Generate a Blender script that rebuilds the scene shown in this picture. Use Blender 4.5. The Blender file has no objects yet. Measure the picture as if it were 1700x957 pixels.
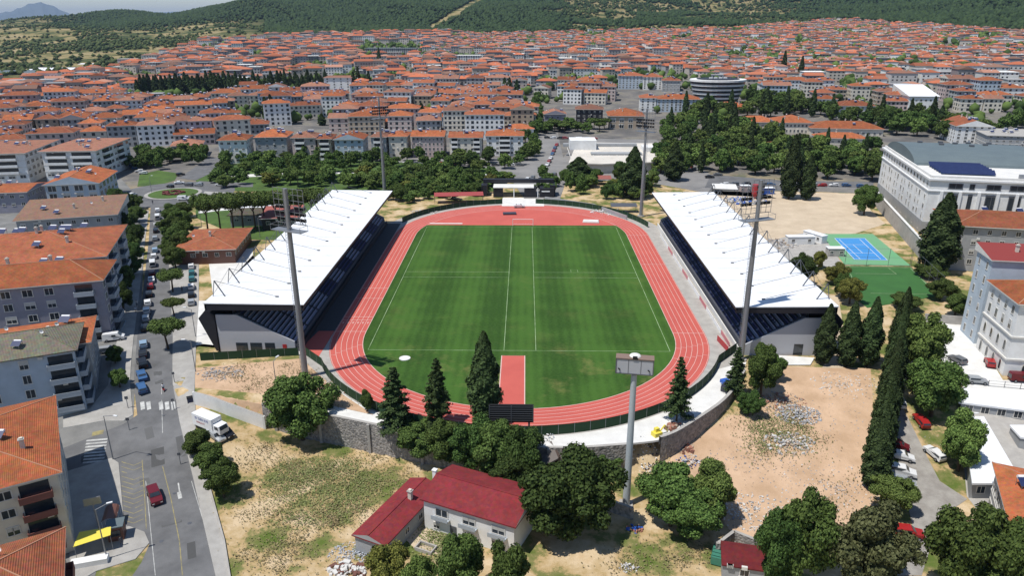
import bpy, bmesh, math, random
import numpy as np
from mathutils import Vector, Matrix
random.seed(7); RNG = np.random.default_rng(7)
PI = math.pi
S = bpy.context.scene
COL = S.collection

# ------------------------------------------------------------------ camera, world, sun, exposure
F = 1214.365; TH = math.radians(20.1144); YW = math.radians(1.0412); RL = math.radians(-0.1091)
CAM = np.array([1.272, -202.248, 69.918])
cam = bpy.data.cameras.new('camera'); camo = bpy.data.objects.new('camera', cam); COL.objects.link(camo)
cam.sensor_width = 36; cam.lens = 36 * F / 1700; cam.clip_start = 1; cam.clip_end = 90000
fwd = Vector((-math.sin(YW) * math.cos(TH), math.cos(YW) * math.cos(TH), -math.sin(TH)))
right = Vector((math.cos(YW), math.sin(YW), 0)); up = right.cross(fwd)
r2 = right * math.cos(RL) + up * math.sin(RL) * 1; u2 = up * math.cos(RL) - right * math.sin(RL)
M = Matrix((r2, u2, -fwd)).transposed().to_4x4(); M.translation = Vector(CAM)
camo.matrix_world = M
S.camera = camo
SUN_EL, SUN_AZ = math.radians(66), math.radians(-122)   # azimuth from +Y (clockwise positive): sun to the left, a little behind
world = bpy.data.worlds.new('World'); S.world = world; world.use_nodes = True
nt = world.node_tree; bg = nt.nodes['Background']
sky = nt.nodes.new('ShaderNodeTexSky'); sky.sky_type = 'NISHITA'; sky.sun_disc = False
sky.sun_elevation = SUN_EL; sky.sun_rotation = SUN_AZ; sky.altitude = 200; sky.air_density = 1.0; sky.dust_density = 0.0; sky.ozone_density = 2.0
nt.links.new(sky.outputs[0], bg.inputs[0]); bg.inputs[1].default_value = 0.105
sl = bpy.data.lights.new('sun', 'SUN'); sl.energy = 4.4; sl.angle = math.radians(0.5); sl.color = (1.0, 0.965, 0.90)
so = bpy.data.objects.new('sun', sl); COL.objects.link(so)
sd = Vector((math.sin(SUN_AZ) * math.cos(SUN_EL), math.cos(SUN_AZ) * math.cos(SUN_EL), math.sin(SUN_EL)))
so.rotation_euler = sd.to_track_quat('Z', 'Y').to_euler()
S.view_settings.view_transform = 'Standard'; S.view_settings.look = 'None'; S.view_settings.gamma = 1
S.view_settings.exposure = 0.12; S.view_settings.use_curve_mapping = False
S.cycles.max_bounces = 5; S.cycles.diffuse_bounces = 3; S.cycles.glossy_bounces = 2; S.cycles.transmission_bounces = 2
S.cycles.transparent_max_bounces = 4; S.cycles.caustics_reflective = False; S.cycles.caustics_refractive = False

# ------------------------------------------------------------------ surveying helpers
def proj(x, y, z=0):
    X = x - CAM[0]; Y = y - CAM[1]; Z = z - CAM[2]
    c, s = math.cos(YW), math.sin(YW); xr = X * c + Y * s; yf = -X * s + Y * c
    ct, st = math.cos(TH), math.sin(TH); zc = yf * ct - Z * st; yd = -(Z * ct) - yf * st
    if zc < 1: return (-9999, 9999)
    u = F * xr / zc; v = F * yd / zc; cr, sr = math.cos(RL), math.sin(RL)
    return 850 + u * cr - v * sr, 478.5 + u * sr + v * cr
def ray(px, py):
    u0 = px - 850; v0 = py - 478.5; cr, sr = math.cos(RL), math.sin(RL)
    u = (u0 * cr + v0 * sr) / F; v = (-u0 * sr + v0 * cr) / F
    ct, st = math.cos(TH), math.sin(TH); yf = ct - v * st; Z = -(v * ct) - st
    c, s = math.cos(YW), math.sin(YW)
    return np.array([u * c - yf * s, u * s + yf * c, Z])
def G(px, py, z=0.0):
    d = ray(px, py); t = (z - CAM[2]) / d[2]; p = CAM + t * d
    return float(p[0]), float(p[1])
def ss(a, b, x):
    t = np.clip((x - a) / (b - a), 0, 1); return t * t * (3 - 2 * t)
WALLX = [-75, -68, -49.5, -35.6, -22.5, -8.2, 7.6, 22.5, 27, 33.7, 41.3, 47.6]
WALLY = [-73, -74, -77.5, -81.6, -86.4, -90.9, -92.8, -90.6, -89.2, -82.8, -74.7, -62.9]
HD = [0, 450, 700, 1000, 1500, 2000, 2600, 3300, 4500, 6500, 9000, 60000]
HX = [-300, 0, 250, 440, 700, 1000, 1400, 1700, 2100]
HZ = np.array([
    [0, 0, 1, 3, 8, 20, 60, 60, 20, 0, 0, 0],
    [0, 0, 1, 3, 8, 22, 60, 66, 20, 0, 0, 0],
    [0, 0, 1, 4, 12, 28, 62, 92, 60, 10, 0, 0],
    [0, 0, 1, 5, 22, 52, 100, 156, 190, 90, 10, 0],
    [0, 0, 2, 8, 28, 62, 132, 205, 260, 200, 50, 0],
    [0, 0, 3, 12, 34, 60, 118, 200, 280, 250, 80, 0],
    [0, 0, 6, 20, 42, 66, 112, 190, 290, 260, 90, 0],
    [0, 0, 8, 25, 48, 84, 150, 230, 300, 260, 90, 0],
    [0, 0, 8, 25, 48, 84, 150, 230, 300, 260, 90, 0]], float)
def Hv(x, y):
    """ground height, vectorised"""
    x = np.asarray(x, float); y = np.asarray(y, float)
    slope = -6.0 * ss(-58, -106, y)
    w = ss(-62, -40, x) * (1 - ss(8, 34, x))
    low = slope * (1 - w) + -6.0 * w
    wy = np.interp(x, WALLX, WALLY, left=-73, right=-58)
    gate = np.where(x > 47.6, 1.0, np.where(x < -70, 1.0, np.clip((wy + 2.0 - y) / 1.6, 0, 1)))
    near = low * gate
    dx = x - CAM[0]; dy = y - CAM[1]; D = np.hypot(dx, dy)
    az = np.arctan2(dx, dy)
    pxx = 874 + 1290 * np.tan(np.clip(az, -0.9, 0.9))
    pxx = np.where(np.abs(az) > 0.9, np.where(az > 0, 2100, -300), pxx)
    fx = np.clip(np.interp(pxx, HX, np.arange(len(HX))), 0, len(HX) - 1.0001)
    fd = np.clip(np.interp(D, HD, np.arange(len(HD))), 0, len(HD) - 1.0001)
    i = fx.astype(int); j = fd.astype(int); a = fx - i; b = fd - j
    a = a * a * (3 - 2 * a)
    far = (HZ[i, j] * (1 - a) + HZ[i + 1, j] * a) * (1 - b) + (HZ[i, j + 1] * (1 - a) + HZ[i + 1, j + 1] * a) * b
    amp = ss(1000, 2600, D) * (1 - ss(6000, 12000, D))
    far = far + amp * (9 * np.sin(x / 173.0 + 1.3 * np.sin(y / 260.0)) + 7 * np.sin(y / 141.0 + x / 320.0) + 4 * np.sin(x / 61.0 + y / 83.0))
    return near + far
def H(x, y): return float(Hv(x, y))
def GT(px, py, off=0.0):
    """point of the ground seen at a photo pixel"""
    d = ray(px, py); z = 0.0
    for _ in range(40):
        t = (z - CAM[2]) / min(d[2], -0.004); p = CAM + t * d
        z = z * 0.5 + 0.5 * H(p[0], p[1])
    return float(p[0]), float(p[1])
def topz(px, py, x, y):
    """height of the point over (x, y) seen at photo row py"""
    d = ray(px, py); r = math.hypot(x - CAM[0], y - CAM[1]) / math.hypot(d[0], d[1])
    return float(CAM[2] + r * d[2])
def mpp(x, y, z=0):
    a = proj(x, y, z); b = proj(x + 1, y, z); return 1.0 / max(1e-6, b[0] - a[0])

# ------------------------------------------------------------------ materials
MATS = {}
def nodes_mat(name, rough=0.8, spec=0.3):
    m = bpy.data.materials.new(name); m.use_nodes = True
    b = m.node_tree.nodes['Principled BSDF']; b.inputs['Roughness'].default_value = rough
    b.inputs['Specular IOR Level'].default_value = spec
    MATS[name] = m
    return m, m.node_tree, b
def mat(name, col, rough=0.8, col2=None, scale=1.0, amt=0.5, bump=0.0, bscale=None, metallic=0.0, spec=0.3, detail=6, contrast=(0.35, 0.65), obj=False):
    m, t, b = nodes_mat(name, rough, spec); b.inputs['Metallic'].default_value = metallic
    if col2 is None: col2 = tuple(c * 0.72 for c in col)
    if obj:
        tc = t.nodes.new('ShaderNodeTexCoord'); vec = tc.outputs['Object']
    else:
        g = t.nodes.new('ShaderNodeNewGeometry'); vec = g.outputs['Position']
    n = t.nodes.new('ShaderNodeTexNoise'); n.inputs['Scale'].default_value = scale; n.inputs['Detail'].default_value = detail
    n.inputs['Roughness'].default_value = 0.65
    t.links.new(vec, n.inputs['Vector'])
    r = t.nodes.new('ShaderNodeValToRGB'); r.color_ramp.elements[0].position = contrast[0]; r.color_ramp.elements[1].position = contrast[1]
    r.color_ramp.elements[0].color = (*[col2[i] * amt + col[i] * (1 - amt) for i in range(3)], 1); r.color_ramp.elements[1].color = (*col, 1)
    t.links.new(n.outputs['Fac'], r.inputs[0]); t.links.new(r.outputs[0], b.inputs['Base Color'])
    if bump:
        n2 = t.nodes.new('ShaderNodeTexNoise'); n2.inputs['Scale'].default_value = bscale or scale * 4; n2.inputs['Detail'].default_value = 5
        t.links.new(vec, n2.inputs['Vector'])
        bp = t.nodes.new('ShaderNodeBump'); bp.inputs['Strength'].default_value = bump; bp.inputs['Distance'].default_value = 0.3
        t.links.new(n2.outputs['Fac'], bp.inputs['Height']); t.links.new(bp.outputs[0], b.inputs['Normal'])
    return m
def tile_mat(name, col, vary=0.35, axis='X', freq=2.6):
    """clay tiles: rows of pans, odd tiles darker or paler, lichen"""
    m, t, b = nodes_mat(name, 0.85, 0.2)
    tc = t.nodes.new('ShaderNodeTexCoord')
    n = t.nodes.new('ShaderNodeTexNoise'); n.inputs['Scale'].default_value = 0.35; n.inputs['Detail'].default_value = 8; n.inputs['Roughness'].default_value = 0.7
    t.links.new(tc.outputs['Object'], n.inputs['Vector'])
    n2 = t.nodes.new('ShaderNodeTexVoronoi'); n2.inputs['Scale'].default_value = 2.2
    t.links.new(tc.outputs['Object'], n2.inputs['Vector'])
    oi = t.nodes.new('ShaderNodeObjectInfo')
    r = t.nodes.new('ShaderNodeValToRGB'); e = r.color_ramp.elements
    e[0].position = 0.3; e[0].color = (*[c * (1 - vary) for c in col], 1); e[1].position = 0.68; e[1].color = (*[min(1, c * 1.12) for c in col], 1)
    t.links.new(n.outputs['Fac'], r.inputs[0])
    mx = t.nodes.new('ShaderNodeMix'); mx.data_type = 'RGBA'; mx.blend_type = 'MULTIPLY'; mx.inputs[0].default_value = 0.28
    t.links.new(r.outputs[0], mx.inputs[6]); t.links.new(n2.outputs['Color'], mx.inputs[7])
    hs = t.nodes.new('ShaderNodeHueSaturation')
    mr = t.nodes.new('ShaderNodeMapRange'); mr.inputs[3].default_value = 0.68; mr.inputs[4].default_value = 1.22
    t.links.new(oi.outputs['Random'], mr.inputs[0]); t.links.new(mr.outputs[0], hs.inputs['Value'])
    t.links.new(mx.outputs[2], hs.inputs['Color']); t.links.new(hs.outputs[0], b.inputs['Base Color'])
    w = t.nodes.new('ShaderNodeTexWave'); w.bands_direction = axis; w.inputs['Scale'].default_value = freq / 2; w.inputs['Distortion'].default_value = 0.3
    t.links.new(tc.outputs['Object'], w.inputs['Vector'])
    bp = t.nodes.new('ShaderNodeBump'); bp.inputs['Strength'].default_value = 0.5; bp.inputs['Distance'].default_value = 0.12
    t.links.new(w.outputs['Fac'], bp.inputs['Height']); t.links.new(bp.outputs[0], b.inputs['Normal'])
    return m
def leaf_mat(name, dark, light, rough=0.75, trans=0.25):
    m, t, b = nodes_mat(name, rough, 0.15)
    g = t.nodes.new('ShaderNodeNewGeometry'); oi = t.nodes.new('ShaderNodeObjectInfo')
    r = t.nodes.new('ShaderNodeValToRGB'); r.color_ramp.elements[0].color = (*dark, 1); r.color_ramp.elements[1].color = (*light, 1)
    t.links.new(g.outputs['Random Per Island'], r.inputs[0])
    hs = t.nodes.new('ShaderNodeHueSaturation')
    mr = t.nodes.new('ShaderNodeMapRange'); mr.inputs[3].default_value = 0.75; mr.inputs[4].default_value = 1.3
    t.links.new(oi.outputs['Random'], mr.inputs[0]); t.links.new(mr.outputs[0], hs.inputs['Value'])
    mr2 = t.nodes.new('ShaderNodeMapRange'); mr2.inputs[3].default_value = 0.485; mr2.inputs[4].default_value = 0.51
    t.links.new(oi.outputs['Random'], mr2.inputs[0]); t.links.new(mr2.outputs[0], hs.inputs['Hue'])
    t.links.new(r.outputs[0], hs.inputs['Color']); t.links.new(hs.outputs[0], b.inputs['Base Color'])
    return m
ORANGE = tile_mat('clay tiles orange', (0.46, 0.145, 0.060))
ORANGE2 = tile_mat('clay tiles rust', (0.37, 0.122, 0.060))
BROWNT = tile_mat('clay tiles weathered', (0.35, 0.165, 0.11), 0.25)
PINKT = tile_mat('clay tiles faded', (0.38, 0.175, 0.115), 0.25)
TANT = tile_mat('tan roof sheet', (0.36, 0.21, 0.145), 0.15)
OLIVET = tile_mat('olive grey shingles', (0.17, 0.155, 0.115), 0.2)
REDM = tile_mat('red metal sheets', (0.235, 0.036, 0.040), 0.22, freq=4)
ROOFS = [ORANGE, ORANGE2, ORANGE, PINKT, ORANGE2, BROWNT]
W_WHITE = mat('white render', (0.78, 0.78, 0.77), 0.85, (0.60, 0.59, 0.57), 0.4, 0.6)
W_CREAM = mat('cream render', (0.68, 0.63, 0.54), 0.85, (0.52, 0.48, 0.41), 0.4, 0.6)
W_GREY = mat('grey render', (0.36, 0.37, 0.38), 0.85, None, 0.4, 0.6)
W_PINK = mat('pale pink render', (0.55, 0.44, 0.41), 0.85, None, 0.4, 0.6)
W_BLUE = mat('pale blue grey render', (0.46, 0.53, 0.60), 0.85, None, 0.4, 0.5)
W_TAN = mat('tan render', (0.45, 0.36, 0.27), 0.85, None, 0.4, 0.6)
W_LAV = mat('lavender grey render', (0.30, 0.29, 0.34), 0.85, None, 0.4, 0.5)
WALLS = [W_WHITE, W_CREAM, W_WHITE, W_PINK, W_GREY, W_BLUE, W_CREAM, W_TAN]
WNAME = {W_WHITE.name: 'white', W_CREAM.name: 'cream', W_PINK.name: 'pale pink', W_GREY.name: 'grey', W_BLUE.name: 'pale blue', W_TAN.name: 'tan', W_LAV.name: 'lavender grey'}
RNAME = {ORANGE.name: 'orange', ORANGE2.name: 'rust', BROWNT.name: 'weathered brown', PINKT.name: 'faded pink', TANT.name: 'tan', OLIVET.name: 'olive grey', REDM.name: 'red'}
GLASS = mat('dark window glass', (0.025, 0.032, 0.04), 0.12, (0.05, 0.06, 0.07), 0.6, 0.6, spec=0.6)
TRIM = mat('pale trim', (0.66, 0.64, 0.6), 0.7, None, 1.0, 0.3)
CONC = mat('concrete', (0.42, 0.40, 0.37), 0.9, (0.30, 0.28, 0.26), 0.5, 0.7, 0.1)
WHITEC = mat('bright concrete', (0.72, 0.71, 0.68), 0.9, (0.5, 0.48, 0.45), 0.35, 0.5)
ASPH = mat('asphalt', (0.165, 0.165, 0.168), 0.9, (0.105, 0.105, 0.108), 0.22, 0.9, 0.1, 6)
PAVE = mat('paving', (0.40, 0.385, 0.36), 0.9, (0.26, 0.245, 0.225), 0.3, 0.7)
PAINT = mat('road paint', (0.55, 0.55, 0.53), 0.7, (0.28, 0.28, 0.27), 0.9, 0.9)
YPAINT = mat('worn yellow paint', (0.36, 0.30, 0.12), 0.8, (0.15, 0.14, 0.11), 0.9, 0.9)
LINE = mat('pitch line paint', (0.36, 0.46, 0.28), 0.8, (0.12, 0.20, 0.07), 0.25, 0.9)
TLINE = mat('track line paint', (0.66, 0.46, 0.41), 0.8, None, 0.5, 0.3)
TRACK = mat('red track rubber', (0.53, 0.115, 0.090), 0.9, (0.46, 0.092, 0.075), 0.12, 0.8, 0.05, 8)
DIRT = mat('pinkish dirt', (0.58, 0.40, 0.265), 0.95, (0.43, 0.285, 0.175), 0.2, 0.9, 0.5, 0.8)
SAND = mat('pale sand', (0.58, 0.47, 0.34), 0.95, (0.42, 0.33, 0.23), 0.15, 0.7, 0.4, 0.8)
GRAVEL = mat('grey gravel', (0.34, 0.32, 0.29), 0.95, (0.22, 0.20, 0.18), 0.5, 0.8, 0.4, 2)
LAWN = mat('park lawn', (0.085, 0.15, 0.032), 0.95, (0.05, 0.085, 0.022), 0.15, 0.9, 0.3, 3)
HEDGE = leaf_mat('hedge leaves', (0.016, 0.04, 0.010), (0.05, 0.095, 0.024))
TURF2 = mat('artificial turf', (0.045, 0.14, 0.035), 0.9, (0.035, 0.105, 0.028), 0.2, 0.7)
BLUEC = mat('blue court', (0.06, 0.26, 0.58), 0.8, None, 0.3, 0.2)
GREENC = mat('green court', (0.14, 0.36, 0.17), 0.85, (0.18, 0.32, 0.2), 0.15, 0.8)
ROOFW = mat('white roof membrane', (0.80, 0.81, 0.83), 0.6, (0.66, 0.67, 0.69), 0.35, 0.8)
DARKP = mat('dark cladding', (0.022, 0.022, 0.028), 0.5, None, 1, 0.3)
STEEL = mat('grey steel', (0.30, 0.31, 0.33), 0.45, None, 1, 0.3, metallic=0.5)
DSTEEL = mat('dark steel', (0.13, 0.135, 0.15), 0.5, None, 1, 0.3, metallic=0.3)
ENDW = mat('grey panel wall', (0.42, 0.43, 0.46), 0.8, None, 0.1, 0.15)
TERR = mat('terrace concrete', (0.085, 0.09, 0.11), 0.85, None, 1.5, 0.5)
SEATN = mat('navy seats', (0.045, 0.06, 0.16), 0.5, None, 2, 0.4)
SEATB = mat('blue grey seats', (0.30, 0.34, 0.47), 0.5, None, 2, 0.4)
FENCEG = mat('green mesh screen', (0.018, 0.05, 0.022), 0.8, None, 0.7, 0.5)
STONE = None
WOOD = mat('brown bark', (0.10, 0.07, 0.045), 0.95, None, 3, 0.6)
BLACK = mat('black rubber', (0.012, 0.012, 0.013), 0.7, None, 2, 0.2)
SOLAR = mat('solar cells', (0.020, 0.028, 0.085), 0.25, (0.03, 0.045, 0.12), 1.2, 0.6, spec=0.6)
BLUEGREY = mat('blue grey standing seam', (0.135, 0.17, 0.18), 0.6, (0.10, 0.13, 0.145), 0.2, 0.6)
def plain(name, col, rough=0.5, metallic=0.0, spec=0.5): return mat(name, col, rough, tuple(c * 0.85 for c in col), 2.0, 0.4, metallic=metallic, spec=spec)
RED = plain('red paint', (0.42, 0.03, 0.035)); YEL = plain('yellow canvas', (0.75, 0.62, 0.08)); BLU = plain('blue plastic', (0.03, 0.11, 0.45))
TEAL = plain('green container paint', (0.05, 0.20, 0.14)); WHITEP = plain('white paint', (0.8, 0.8, 0.8), 0.4); LAMPG = plain('lamp glass', (0.6, 0.6, 0.58), 0.2)
BROWN = plain('brown paint', (0.16, 0.07, 0.05)); SKIN = plain('skin', (0.45, 0.28, 0.2)); GARN = plain('dark clothes', (0.05, 0.05, 0.07)); GARL = plain('pale clothes', (0.6, 0.58, 0.55))

def grass_mat():
    m, t, b = nodes_mat('stadium grass', 0.9, 0.15)
    g = t.nodes.new('ShaderNodeNewGeometry'); sp = t.nodes.new('ShaderNodeSeparateXYZ'); t.links.new(g.outputs['Position'], sp.inputs[0])
    def noise(sc, det, vec=g.outputs['Position']):
        n = t.nodes.new('ShaderNodeTexNoise'); n.inputs['Scale'].default_value = sc; n.inputs['Detail'].default_value = det; n.inputs['Roughness'].default_value = 0.7
        t.links.new(vec, n.inputs['Vector']); return n.outputs['Fac']
    def mth(op, a, bb):
        n = t.nodes.new('ShaderNodeMath'); n.operation = op
        for i, v in enumerate((a, bb)):
            if isinstance(v, (int, float)): n.inputs[i].default_value = v
            else: t.links.new(v, n.inputs[i])
        return n.outputs[0]
    def mix(f, a, bb):
        n = t.nodes.new('ShaderNodeMix'); n.data_type = 'RGBA'
        if isinstance(f, float): n.inputs[0].default_value = f
        else: t.links.new(f, n.inputs[0])
        for i, v in ((6, a), (7, bb)):
            if isinstance(v, tuple): n.inputs[i].default_value = (*v, 1)
            else: t.links.new(v, n.inputs[i])
        return n.outputs[2]
    def ramp(v, a, bb):
        n = t.nodes.new('ShaderNodeMapRange'); n.interpolation_type = 'SMOOTHSTEP'; t.links.new(v, n.inputs[0]); n.inputs[1].default_value = a; n.inputs[2].default_value = bb
        return n.outputs[0]
    wob = mth('MULTIPLY', noise(0.06, 3), 5.0)
    s1 = mth('SINE', mth('MULTIPLY', mth('ADD', sp.outputs['X'], wob), 2 * PI / 15.5), 0)
    s2 = mth('SINE', mth('MULTIPLY', sp.outputs['X'], 2 * PI / 2.1), 0)
    s3 = mth('SINE', mth('MULTIPLY', sp.outputs['Y'], 2 * PI / 9.0), 0)
    band = ramp(mth('ADD', mth('ADD', mth('MULTIPLY', s1, 0.55), mth('MULTIPLY', s2, 0.24)), mth('ADD', mth('MULTIPLY', s3, 0.12), mth('MULTIPLY', mth('SUBTRACT', noise(0.05, 6), 0.5), 3.2))), -0.9, 0.9)
    c = mix(band, (0.021, 0.060, 0.008), (0.050, 0.120, 0.018))
    fine = ramp(noise(1.6, 6), 0.3, 0.72)
    c = mix(mth('MULTIPLY', fine, 0.35), c, (0.078, 0.142, 0.032))
    # worn ends
    ym = ramp(sp.outputs['Y'], -47.0, -58.0)
    pm = mth('MULTIPLY', ramp(noise(0.085, 8), 0.50, 0.70), mth('ADD', mth('MULTIPLY', ym, 0.38), 0.10))
    c = mix(pm, c, (0.27, 0.225, 0.085))
    t.links.new(c, b.inputs['Base Color'])
    bp = t.nodes.new('ShaderNodeBump'); bp.inputs['Strength'].default_value = 0.3; bp.inputs['Distance'].default_value = 0.1
    t.links.new(noise(6, 3), bp.inputs['Height']); t.links.new(bp.outputs[0], b.inputs['Normal'])
    return m
GRASS = grass_mat()
def stone_mat():
    m, t, b = nodes_mat('rubble stone', 0.9, 0.2)
    g = t.nodes.new('ShaderNodeNewGeometry')
    v = t.nodes.new('ShaderNodeTexVoronoi'); v.inputs['Scale'].default_value = 2.4; t.links.new(g.outputs['Position'], v.inputs['Vector'])
    r = t.nodes.new('ShaderNodeValToRGB'); r.color_ramp.elements[0].color = (0.15, 0.145, 0.145, 1); r.color_ramp.elements[1].color = (0.40, 0.37, 0.34, 1)
    bw = t.nodes.new('ShaderNodeRGBToBW'); t.links.new(v.outputs['Color'], bw.inputs[0]); t.links.new(bw.outputs[0], r.inputs[0])
    t.links.new(r.outputs[0], b.inputs['Base Color'])
    bp = t.nodes.new('ShaderNodeBump'); bp.inputs['Strength'].default_value = 0.8; bp.inputs['Distance'].default_value = 0.15
    t.links.new(v.outputs['Distance'], bp.inputs['Height']); bp.invert = True; t.links.new(bp.outputs[0], b.inputs['Normal'])
    return m
STONE = stone_mat()
def ground_mat():
    """open country: the vertex attribute 'zone' = (forest, town, dry lot) says what grows or lies where"""
    m, t, b = nodes_mat('open ground', 0.95, 0.1)
    g = t.nodes.new('ShaderNodeNewGeometry'); at = t.nodes.new('ShaderNodeAttribute'); at.attribute_name = 'zone'
    sp = t.nodes.new('ShaderNodeSeparateXYZ'); t.links.new(at.outputs['Vector'], sp.inputs[0])
    def noise(sc, det=6):
        n = t.nodes.new('ShaderNodeTexNoise'); n.inputs['Scale'].default_value = sc; n.inputs['Detail'].default_value = det; n.inputs['Roughness'].default_value = 0.68
        t.links.new(g.outputs['Position'], n.inputs['Vector']); return n.outputs['Fac']
    def ramp(v, stops):
        r = t.nodes.new('ShaderNodeValToRGB'); e = r.color_ramp.elements
        while len(e) < len(stops): e.new(0.5)
        for k, (p, c) in enumerate(stops): e[k].position = p; e[k].color = (*c, 1)
        t.links.new(v, r.inputs[0]); return r.outputs[0]
    def mix(f, a, bb):
        n = t.nodes.new('ShaderNodeMix'); n.data_type = 'RGBA'; t.links.new(f, n.inputs[0]); t.links.new(a, n.inputs[6]); t.links.new(bb, n.inputs[7]); return n.outputs[2]
    dry = ramp(noise(0.012), [(0.36, (0.035, 0.055, 0.018)), (0.46, (0.09, 0.10, 0.038)), (0.53, (0.26, 0.21, 0.095)), (0.62, (0.34, 0.27, 0.15)), (0.7, (0.10, 0.11, 0.045))])
    forest = ramp(noise(0.03), [(0.3, (0.016, 0.030, 0.010)), (0.6, (0.035, 0.055, 0.018)), (0.74, (0.13, 0.11, 0.05))])
    town = ramp(noise(0.05), [(0.3, (0.09, 0.09, 0.09)), (0.5, (0.16, 0.15, 0.14)), (0.6, (0.22, 0.20, 0.17)), (0.72, (0.05, 0.07, 0.03))])
    lot = ramp(noise(0.13, 9), [(0.36, (0.10, 0.14, 0.03)), (0.455, (0.19, 0.185, 0.07)), (0.50, (0.42, 0.30, 0.15)), (0.62, (0.58, 0.45, 0.29)), (0.74, (0.52, 0.37, 0.21))])
    c = mix(sp.outputs['X'], dry, forest); c = mix(sp.outputs['Y'], c, town); c = mix(sp.outputs['Z'], c, lot)
    t.links.new(c, b.inputs['Base Color'])
    bp = t.nodes.new('ShaderNodeBump'); bp.inputs['Strength'].default_value = 0.6; bp.inputs['Distance'].default_value = 0.3
    t.links.new(noise(0.9, 8), bp.inputs['Height']); t.links.new(bp.outputs[0], b.inputs['Normal'])
    return m
GROUND = ground_mat()
L_BROAD = leaf_mat('broad leaves', (0.026, 0.052, 0.011), (0.115, 0.172, 0.042))
L_LIGHT = leaf_mat('light leaves', (0.048, 0.082, 0.017), (0.170, 0.235, 0.060))
L_DARK = leaf_mat('dark fig leaves', (0.018, 0.040, 0.009), (0.075, 0.122, 0.030))
L_CYP = leaf_mat('cypress sprays', (0.016, 0.030, 0.010), (0.062, 0.092, 0.030))
L_PINE = leaf_mat('pine needles', (0.030, 0.052, 0.012), (0.115, 0.160, 0.038))
L_OLIVE = leaf_mat('dusty olive leaves', (0.045, 0.055, 0.020), (0.14, 0.15, 0.065))
L_WEED = leaf_mat('dry weed blades', (0.14, 0.12, 0.05), (0.34, 0.28, 0.15)); L_GRASS = leaf_mat('green weed blades', (0.10, 0.125, 0.035), (0.25, 0.27, 0.11))
L_YEL = leaf_mat('yellow green leaves', (0.06, 0.075, 0.015), (0.20, 0.20, 0.045))

# ------------------------------------------------------------------ mesh builder
class MB:
    def __init__(s): s.v = []; s.f = []; s.m = []
    def quad(s, pts, mi=0):
        n = len(s.v); s.v += [tuple(p) for p in pts]; s.f.append(tuple(range(n, n + len(pts)))); s.m.append(mi)
    def box(s, c, size, rz=0.0, mi=0, taper=1.0):
        cx, cy, cz = c; a, b, h = size[0] / 2, size[1] / 2, size[2] / 2; co, si = math.cos(rz), math.sin(rz)
        n = len(s.v)
        for z, k in ((-h, 1.0), (h, taper)):
            for x, y in ((-a, -b), (a, -b), (a, b), (-a, b)):
                x *= k; y *= k
                s.v.append((cx + x * co - y * si, cy + x * si + y * co, cz + z))
        for f in ((0, 3, 2, 1), (4, 5, 6, 7), (0, 1, 5, 4), (1, 2, 6, 5), (2, 3, 7, 6), (3, 0, 4, 7)):
            s.f.append(tuple(n + i for i in f)); s.m.append(mi)
        return s
    def prism(s, poly, z0, z1, mi=0, mtop=None):
        n = len(s.v); k = len(poly)
        ar = sum(poly[i][0] * poly[(i + 1) % k][1] - poly[(i + 1) % k][0] * poly[i][1] for i in range(k))
        if ar < 0: poly = poly[::-1]
        f0 = z0 if callable(z0) else (lambda x, y: z0); f1 = z1 if callable(z1) else (lambda x, y: z1)
        s.v += [(x, y, f0(x, y)) for x, y in poly] + [(x, y, f1(x, y)) for x, y in poly]
        s.f.append(tuple(range(n + k - 1, n - 1, -1))); s.m.append(mi)
        s.f.append(tuple(range(n + k, n + 2 * k))); s.m.append(mi if mtop is None else mtop)
        for i in range(k):
            j = (i + 1) % k; s.f.append((n + i, n + j, n + k + j, n + k + i)); s.m.append(mi)
        return s
    def tube(s, p0, p1, r0, r1=None, n=8, mi=0, cap=True):
        r1 = r0 if r1 is None else r1; p0 = Vector(p0); p1 = Vector(p1); d = (p1 - p0).normalized()
        a = d.orthogonal().normalized(); b = d.cross(a); k = len(s.v)
        for p, r in ((p0, r0), (p1, r1)):
            for i in range(n):
                t = 2 * PI * i / n; q = p + (a * math.cos(t) + b * math.sin(t)) * r; s.v.append(tuple(q))
        for i in range(n):
            j = (i + 1) % n; s.f.append((k + i, k + j, k + n + j, k + n + i)); s.m.append(mi)
        if cap:
            s.f.append(tuple(k + i for i in range(n - 1, -1, -1))); s.f.append(tuple(k + n + i for i in range(n))); s.m += [mi, mi]
        return s
    def ball(s, c, r, mi=0, n=8, m=5, sz=1.0, jit=0.0):
        k = len(s.v)
        for i in range(m + 1):
            ph = PI * i / m
            for j in range(n):
                t = 2 * PI * j / n; q = r * (1 + random.uniform(-jit, jit))
                s.v.append((c[0] + q * math.sin(ph) * math.cos(t), c[1] + q * math.sin(ph) * math.sin(t), c[2] + q * sz * math.cos(ph)))
        for i in range(m):
            for j in range(n):
                a = k + i * n + j; b = k + i * n + (j + 1) % n; s.f.append((a, a + n, b + n, b)); s.m.append(mi)
        return s
    def build(s, name, mats, parent=None, loc=None, smooth=False):
        me = bpy.data.meshes.new(name); me.from_pydata(s.v, [], s.f)
        mats = mats if isinstance(mats, (list, tuple)) else [mats]
        for x in mats: me.materials.append(x)
        if len(mats) > 1: me.polygons.foreach_set('material_index', s.m)
        if smooth: me.polygons.foreach_set('use_smooth', [True] * len(me.polygons))
        me.update()
        return link(name, me, parent, loc)
def link(name, me, parent=None, loc=None):
    o = bpy.data.objects.new(name, me); COL.objects.link(o)
    if parent is not None: o.parent = parent
    if loc is not None: o.location = loc
    return o
def tag(o, label=None, cat=None, group=None, kind=None):
    if label: o['label'] = label
    if cat: o['category'] = cat
    if group: o['group'] = group
    if kind: o['kind'] = kind
    return o
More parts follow.
